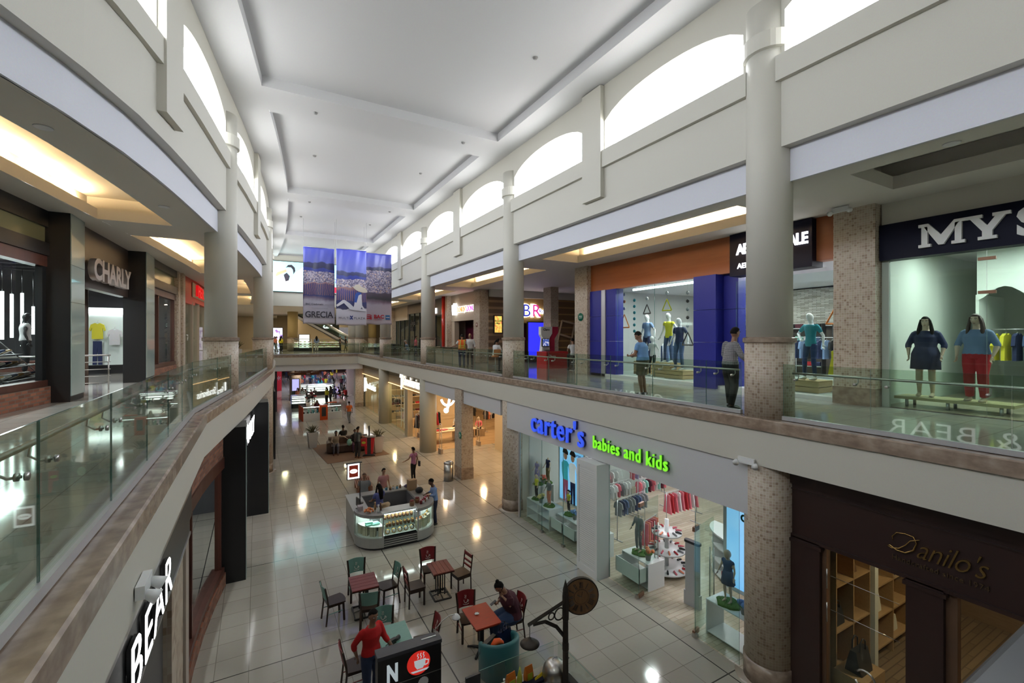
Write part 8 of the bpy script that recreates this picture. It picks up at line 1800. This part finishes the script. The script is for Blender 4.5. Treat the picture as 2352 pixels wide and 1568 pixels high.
def planter(x, y, lab, group='tapered white planters'):
    t = empty('tall_planter', (x, y, 0), .1, lab, 'planter', group); m = MB(); m.loft([[(a*k, b*k, z) for a, b in ((-1, -1), (1, -1), (1, 1), (-1, 1))] for z, k in ((0, .20), (.93, .29), (.95, .29), (.95, .25), (.88, .25))], True, False); m.build('pot', M('planter_white', (.60, .58, .54), .5), t); m = MB(); m.box(-.24, .24, -.24, .24, .86, .885); m.build('soil', brn, t)
    m = MB()
    for i in range(42):
        a = i*2.4; e = .25+.9*random.random(); L = .42; b = V((.1*cos(i), .1*sin(i*1.3), .90)); d = V((cos(a)*cos(e), sin(a)*cos(e), sin(e))); m.tube([tuple(b), tuple(b+V((0, 0, .12))+d*L*.5), tuple(b+V((0, 0, .10))+d*L)], [(.006, .006), (.016, .003), (.002, .001)], 4, False)
    m.build('spiky_leaves', noisy('dracaena_leaf', [(0, (.06, .03, .02)), (.5, (.08, .08, .03)), (1, (.12, .14, .06))], 8, .5), t); return t
planter(2.98, 30.4, 'tall white planter with spiky plant left of the sofa rug'); planter(6.22, 27.3, 'tall white planter with spiky plant right of the game terminal')
m = MB(); m.prism([(3.3, 26.0), (6.7, 26.45), (6.3, 31.3), (2.9, 30.8)], .001, .012); o = m.build('rug', noisy('brown_rug', [(0, (.13, .075, .045)), (1, (.20, .12, .075))], 60, .9)); tag(o, 'brown rectangular rug under the sofa', 'rug')
t = empty('sofa', (4.75, 28.4, 0), -.1, 'worn dark brown leather sofa on the brown rug', 'sofa'); sf = noisy('worn_leather', [(0, (.045, .025, .018)), (1, (.11, .065, .045))], 5, .45)
m = MB(); m.bev(-1.1, 1.1, -.42, .42, .08, .44, .08, 2); m.build('seat', sf, t); m = MB(); m.bev(-1.1, 1.1, .28, .52, .3, .85, .1, 0); m.build('backrest', sf, t)
for q in (-1, 1): m = MB(); m.bev(min(q*.95, q*1.2), max(q*.95, q*1.2), -.45, .45, .08, .66, .1, 1); m.build('armrest', sf, t)
figure((4.02, 28.15, 0), pi-.15, 'man in a beige jacket and grey trousers sitting on the left of the sofa', dict(SIT(.44, 0), elL=(-.45, -.02, .95), wrL=(-.62, .1, .85)), 1.72, 1.05, SK['dark'], cl('jacket_beige', (.32, .25, .18)), .85, cl('trousers_grey', (.09, .09, .11)), 1, None, M('brown_shoe', (.12, .04, .02), .5), hair_m)
figure((4.65, 29.6, 0), .2, 'man in a black t-shirt sitting on the far side of the sofa', SIT(.44, 0), 1.74, 1.1, SK['dark'], CC[9], .4, CC[9], 1, None, black, hair_m, lod=1)
m = MB(); m.bev(4.0, 6.0, 29.35, 30.1, .013, .42, .05, 2); o = m.build('far_sofa_seat', sf); tag(o, 'back to back sofa seat on the far side of the rug', 'sofa')
figure((5.1, 28.3, 0), pi-.1, 'person in dark clothes seated at the right end of the sofa behind the backpack', SIT(.44, 0), 1.66, 1, SK['dark'], CC[9], .8, cl('trouser_plum', (.10, .04, .09)), 1, None, black, hair_m, lod=1)
m = MB(); m.ell((0, 0, .17), (.15, .09, .20), 12, 8); o = m.build('mint_bag', M('mint_fabric', (.25, .55, .45), .7)); o.location = (4.72, 27.85, .46); tag(o, 'mint green bag on the sofa beside the seated man', 'bag')
figure((4.93, 26.5, 0), -.95, 'man in a grey polo shirt with a black backpack using the game terminal', dict(elR=(.24, .16, 1.18), wrR=(.14, .42, 1.10), elL=(-.24, .16, 1.18), wrL=(-.12, .42, 1.12)), 1.76, 1.08, SK['brown'], cl('polo_grey', (.09, .11, .12)), .4, cl('trousers_charcoal', (.03, .03, .035)), 1, None, M('brown_shoe'), hair_m)
t = empty('backpack', (4.74, 26.36, .98), -.95, 'black backpack on the back of the man at the game terminal', 'backpack'); m = MB(); m.ell((0, -.03, .2), (.16, .11, .26), 14, 10); m.build('body', kl, t); m = MB(); m.bev(-.1, .1, -.15, -.1, .03, .2, .02, 1); m.build('pocket', kl, t)
t = empty('game_terminal', (5.62, 26.75, 0), -.3, 'red and black betting terminal with upright screen on a dark foot', 'terminal')
m = MB(); m.loft([[(a*k, b*k*.7, z) for a, b in ((-1, -1), (1, -1), (1, 1), (-1, 1))] for z, k in ((0, .34), (.06, .34), (.12, .22))], True, False); m.build('foot', black, t)
m = MB(); m.loft([[(a*k, b*.16, z) for a, b in ((-1, -1), (1, -1), (1, 1), (-1, 1))] for z, k in ((.12, .10), (1.05, .13))], True, False); m.build('dark_core', dark, t)
for q in (-1, 1): m = MB(); m.loft([[(q*(.10+a*.10*k), b*.17, z) for a, b in ((0, -1), (1, -1), (1, 1), (0, 1))] for z, k in ((.12, 1.0), (1.05, 2.0))], True, False); fix_normals(m.build('red_side', redp, t))
m = MB(); m.bev(-.36, .36, -.22, .22, 1.05, 1.10, .05, 2); m.build('desk', steel, t); m = MB(); m.bev(-.03, .02, -.16, .16, 1.10, 1.72, .02, 0); m.build('screen_case', black, t); m = MB(); m.box(-.034, -.03, -.13, .13, 1.2, 1.66); m.build('screen', M('screen_green', (.10, .22, .18), .3, 0, .4), t)
t2 = empty('red_shopping_bag', (5.25, 26.4, .95), -.4, 'red carrier bag with yellow green oval logo in front of the terminal', 'bag'); m = MB(); m.box(-.15, .15, -.05, .05, -.3, .12); m.build('body', redp, t2); m = MB(); plate(m, [(.11*cos(a), -.1+.07*sin(a)) for a in [2*pi*i/20 for i in range(20)]], (0, -.052, 0), **SFR, th=.003); m.build('oval_logo', M('logo_lime', (.5, .6, .05), .5), t2)
t2 = empty('loop_handles', (5.25, 26.4, 1.07), 0); bpy.data.objects.remove(t2)
m = MB(); 
# ================================================================ beyond the bridge: phone kiosk, carts, crowd
t = empty('phone_accessory_kiosk', (4.7, 40.6, 0), .08, 'white and orange phone accessory kiosk under the far bridge', 'kiosk'); ork = M('kiosk_orange', (.75, .09, .01), .4)
m = MB(); m.box(-1.5, 1.5, -.5, -.1, 0, .6); m.box(-1.5, -1.1, -.1, 1.6, 0, .6); m.box(1.1, 1.5, -.1, 1.6, 0, .6); m.build('white_base', pure, t); m = MB(); m.box(-1.48, 1.48, -.48, -.1, .6, 1.1); m.box(-1.48, -1.12, -.1, 1.58, .6, 1.1); m.box(1.12, 1.48, -.1, 1.58, .6, 1.1); m.build('glass_cases', glc, t)
m = MB(); m.box(-.25, .35, -.52, -.05, 0, 1.2); m.build('orange_tower', ork, t); m = MB(); m.box(-.12, .22, -.53, -.52, .3, 1.05); m.build('tower_niche', dark, t); m = MB(); m.box(-1.53, -1.5, -.5, 1.6, 0, 1.12); m.build('orange_edge', ork, t); m = MB(); m.box(.7, 1.5, 1.4, 1.6, 1.1, 1.16); m.build('orange_rail', ork, t)
for i in range(16):
    c = CC[[9, 2, 8, 5, 4, 2][i % 6]]; m = MB(); m.box(-.06, .06, -.05, .05, 0, .12+.1*(i % 3)); o = m.build('boxed_phone_case', c); x = 4.7-1.4+i*.18; 
    if 4.35 < x < 5.15: x += .8 if i % 2 else -.8
    o.location = (x, 40.32+.08*(x-4.7)+.0, .61 if i % 2 else .85); tag(o, 'boxed phone accessory inside the glass case of the orange kiosk', 'accessory', 'boxed accessories in the orange kiosk'); o.location.z = .605
for y in (40.35,): m = MB(); m.box(3.25, 6.15, y-.04, y+.04, 1.06, 1.08); o = m.build('case_lamp_strip', M('case_lamp')); tag(o, 'thin white lamp strip along the glass case of the orange kiosk', 'lamp')
figure((4.4, 41.4, 0), pi, 'seller with long dark hair in a dark red top inside the orange kiosk', {}, 1.5, 1, SK['tan'], CC[14], .8, CC[9], 1, None, black, hair_m, 'long', lod=1)
figure((6.35, 37.6, 0), .2, 'shopper in an orange top walking past the orange kiosk', dict(knR=(.1, .2, .5), anR=(.1, .1, .08), knL=(-.1, -.05, .5), anL=(-.1, -.3, .12)), 1.72, 1.1, SK['brown'], cl('top_orange', (.75, .16, .03)), .4, CC[5], 1, None, black, hair_m, lod=1)
def lit_cart(x, y, w, d, lab, glow=1.0):
    t = empty('display_cart', (x, y, 0), 0, lab, 'display cart'); m = MB(); m.bev(-w/2, w/2, -d/2, d/2, 0, .4, .15, 2); m.build('base', black, t); m = MB(); m.bev(-w/2, w/2, -d/2, d/2, .4, 1.15, .15, 2); m.build('glass_case', glc, t); m = MB(); m.bev(-w/2, w/2, -d/2, d/2, 1.15, 1.2, .15, 2); m.build('top', steel, t)
    for z in (.45, .68, .9): m = MB(); m.bev(-w/2+.08, w/2-.08, -d/2+.08, d/2-.08, z, z+.02, .1, 2); m.build('glow_shelf', M('glow_shelf'), t)  # shelf surfaces emit to brighten the cart
    m = MB(); m.tube([(-w/2+.05, -d/2+.04, 1.12), (w/2-.05, -d/2+.04, 1.12)], .02, 6); m.build('lamp', M('case_lamp'), t)
    return t
lit_cart(3.5, 48.4, 1.3, 1.0, 'small lit display cart beside the mosaic column beyond the bridge'); lit_cart(6.6, 58.5, 2.8, 1.4, 'bright lit jewellery island in the food court'); lit_cart(4.6, 59.5, 1.2, 1.0, 'small bright cart left of the jewellery island')
t = empty('column', (3.6, 54.2, 0), 0, 'olive mosaic round column under the far bridge', 'column', kind='thing'); m = MB(); m.cyl((0, 0, 0), .56, .5, 3.95, 28); m.build('mosaic_sleeve', mosaic_r, t); m = MB(); m.cyl((0, 0, 0), .6, 0, .5, 28); m.build('stone_plinth', granite, t)
screen(3.45, 51.5, 1.9, .75, 1.3, 'S', 'black totem with small lit screen in front of the olive mosaic column', 'screen', M('screen_pale', (.5, .5, .9), .5, 0, 1.0), z0=0)
t = empty('direction_sign', (0, 50.6, 0), 0, 'brown hanging direction boards with white words under the bridge', 'sign'); wb = M('sign_wood_brown', (.20, .055, .02), .5)
for i, (x0, x1, z, a_, b_) in enumerate(((3.0, 5.9, 3.55, 'Cinemas', 'Supermercado'), (3.3, 6.2, 3.25, 'Ropa de los Niños', 'Foodcourt'), (2.7, 5.6, 2.95, 'Tiendas', 'Salida'))):
    m = MB(); m.box(x0, x1, 0, .08, z, z+.28); m.build('board', wb, t); text(a_, 'lettering', M('logo_w'), .14, (x0+.15, -.01, z+.08), 'S', t, .004, .002); text(b_, 'lettering', M('logo_w'), .14, (x1-1.2, -.01, z+.08), 'S', t, .004, .002)
m = MB()
for x in (3.6, 5.3): m.box(x, x+.03, .03, .06, 3.2, 3.95)
m.build('hanger_rods', black, t)
m = MB(); m.box(2.0, 2.75, 64.9, 65.0, 0, 2.6); t = m.build('red_banner_stand', M('banner_red', (.45, .01, .03), .5, 0, .15)); tag(t, 'tall red banner stand left of the olive column in the food court', 'banner'); text('*', 'flower_emblem', wink, 1.2, (2.15, 64.88, 1.0), 'S', t, .004)
screen(1.2, 70, 2.4, 1.2, 2.6, 'S', 'bright blue lit shop screen at the far left of the food court', 'screen', M('led_blue2', (.15, .25, 1), .5, 0, 1.6), z0=0); screen(11.5, 88, 3.0, 3.5, 1.2, 'S', 'long glowing lilac sign at the far right of the food court', 'sign', M('led_lilac', (.55, .45, 1), .5, 0, 1.5), stand=False, z0=0)
m = MB(); m.box(9.8, 30, 47.2, 60, 0, 3.95); S(m, 'wall_food_court_right', M('food_court_side', (.30, .22, .20), .5)); m = MB(); m.box(-12, 1.6, 46.5, 60, 0, 3.95); S(m, 'wall_food_court_left', M('food_court_dark', (.06, .05, .07), .5))
# crowd: three figures copied with their own clothes
protos = [figure((6.2, 66, 0), 0, 'tmp', dict(anR=(.11, .1, .08), anL=(-.11, -.12, .08)), 1.68, 1.0, SK['brown'], CC[0], .4, CC[9], 1, None, black, hair_m, lod=2), figure((7.1, 63, 0), 2.0, 'tmp', {}, 1.72, 1.12, SK['tan'], CC[2], .8, CC[1], 1, None, black, hair_m, 'long', lod=2), figure((8.2, 69, 0), 3.0, 'tmp', SIT(.45), 1.7, 1, SK['dark'], CC[7], .4, CC[1], 1, None, black, hair_m, lod=2)]
def crowd(x, y, z, k, ci, cj, label, grp):
    p = protos[k]; o = dup(p, (x, y, z), random.uniform(0, 6.3), label, grp)
    for c in o.children:
        if c.name.startswith('shirt'): remat(c, CC[ci])
        if c.name.startswith('trousers'): remat(c, CC[cj])
    return o
tag(protos[0], 'standing person in navy in the middle of the food court crowd', group='people in the food court'); tag(protos[1], 'standing person in white in the middle of the food court crowd', group='people in the food court'); tag(protos[2], 'seated person in red at the food court tables', group='people in the food court')
rs = random.Random(3)
for i in range(52):
    y = rs.uniform(60, 92); fx = rs.uniform(0, 1); x = lerp(2.8+.04*(y-60), 11.5+.16*(y-60), fx); k = rs.choice([0, 0, 1, 1, 1]); ci = rs.randrange(15); cj = rs.choice([0, 1, 5, 9])
    crowd(x, y, 0, k, ci, cj, 'distant standing person in %s at the %s of the food court' % (CN[ci], 'left' if fx < .33 else 'middle' if fx < .66 else 'right'), 'people in the food court')
for i, (x, y, ci) in enumerate(((8.0, 53.2, 9), (8.45, 52.3, 7), (8.6, 55.0, 9), (7.6, 54.5, 0), (4.6, 52.6, 9), (5.1, 52.2, 14), (5.5, 53.6, 9))):
    crowd(x, y, 0, 2, ci, 9, 'seated person in %s at a table beyond the far bridge' % CN[ci], 'people seated beyond the far bridge')
    stool(x, y, 0, .42, [redp, black][i % 2], 'stool under the seated person in %s beyond the bridge' % CN[ci], 'stool')
for i, (x, y, ci, lab) in enumerate(((4.0, 50.2, 2, 'woman with long hair in a white top at the small lit cart'), (6.7, 50.6, 9, 'woman in a long black outfit walking beyond the bridge'), (6.2, 49.6, 6, 'person in a cream top walking beyond the bridge'), (3.6, 50.4, 12, 'person in coral beside the small lit cart'))): crowd(x, y, 0, 1, ci, 9, lab, 'people just beyond the far bridge')
for i, (x, y) in enumerate(((8.1, 53.6), (5.0, 53.0), (7.9, 57))):
    t = empty('food_court_table', (x, y, 0), 0, 'white table top on a steel pole %s beyond the bridge' % ('at the right', 'at the left', 'farther right')[i], 'table'); m = MB(); m.bev(-.4, .4, -.4, .4, .72, .75, .05, 2); m.build('top', pure, t); m = MB(); m.cyl((0, 0, 0), .03, .02, .72, 8); m.cyl((0, 0, 0), .25, 0, .02, 14); m.build('pole', steel, t)
m = MB(); m.cyl((0, 0, 0), .17, 0, .04, 12); m.cyl((0, 0, 0), .15, .04, .7, 12, .03); o = m.build('warning_cone', M('cone_yellow', (.7, .45, .02), .5)); o.location = (8.3, 62, 0); tag(o, 'yellow wet floor cone in the food court', 'cone')
U = 'people on the far upper floor'
for i, (x, y, k, ci, cj, lab) in enumerate(((5.9, 55.8, 1, 11, 2, 'man in a pale shirt and light trousers at the cake counter'), (8.35, 55.5, 0, 9, 9, 'person in a dark coat right of the cake counter'), (9.0, 55.6, 0, 9, 13, 'person in black with a bag right of the cake counter'), (10.9, 60, 0, 13, 13, 'person in olive by the escalator foot'), (12.0, 62, 0, 6, 9, 'person in yellow and black by the escalator foot'), (2.0, 66, 1, 12, 9, 'person in coral at the bright poster'), (2.6, 64, 0, 7, 9, 'child in red near the bright poster'), (1.9, 58, 0, 12, 5, 'person in coral behind the far left balustrade'), (2.35, 57, 1, 6, 9, 'person in yellow by the mustard column'), (11.6, 61, 0, 2, 0, 'person in white beside the escalator'), (5.0, 59.2, 0, 14, 9, 'vendor in maroon behind the cake counter'), (10.6, 43.0, 0, 3, 9, 'person in pink behind the far right balustrade'), (11.0, 45, 0, 7, 9, 'person in red behind the far right balustrade'), (-1.7, 31.5, 0, 12, 9, 'person in coral behind the left column by the plant'), (-1.6, 33, 0, 9, 9, 'person in black behind the left round column'), (11.4, 36.5, 0, 3, 0, 'person in pink beside the dark shop windows'))): crowd(x, y, F2, k, ci, cj, lab, U)
planter(-1.0, 28.2, 'planter with green spiky leaves on the left upper walkway', None).location = (-1.0, 28.2, F2)
m = MB(); m.box(9.8, 10.6, 38.5, 44.5, F2, F2+1.0); o = m.build('snack_island', dark); tag(o, 'dark long snack island on the far right upper walkway', 'counter'); m = MB(); m.box(9.85, 10.55, 38.6, 44.4, F2+1.0, F2+1.3); o = m.build('glass_display', glc); tag(o, 'glass display box on the dark snack island', 'display case')
# fill lights added to brighten the dark ground hall beyond the bridge
for x, y, pw, c in ((5, 52, 160, (1, .85, .7)), (6, 60, 260, (.85, .85, 1)), (8, 70, 350, (.8, .8, 1)), (8, 82, 350, (.8, .75, 1)), (3, 66, 200, (.7, .75, 1)), (14, 72, 250, (1, .6, .6)), (14, 88, 250, (1, .6, .7))): area_light('hall_fill', (x, y, 3.9), (.6, .6), pw, c)
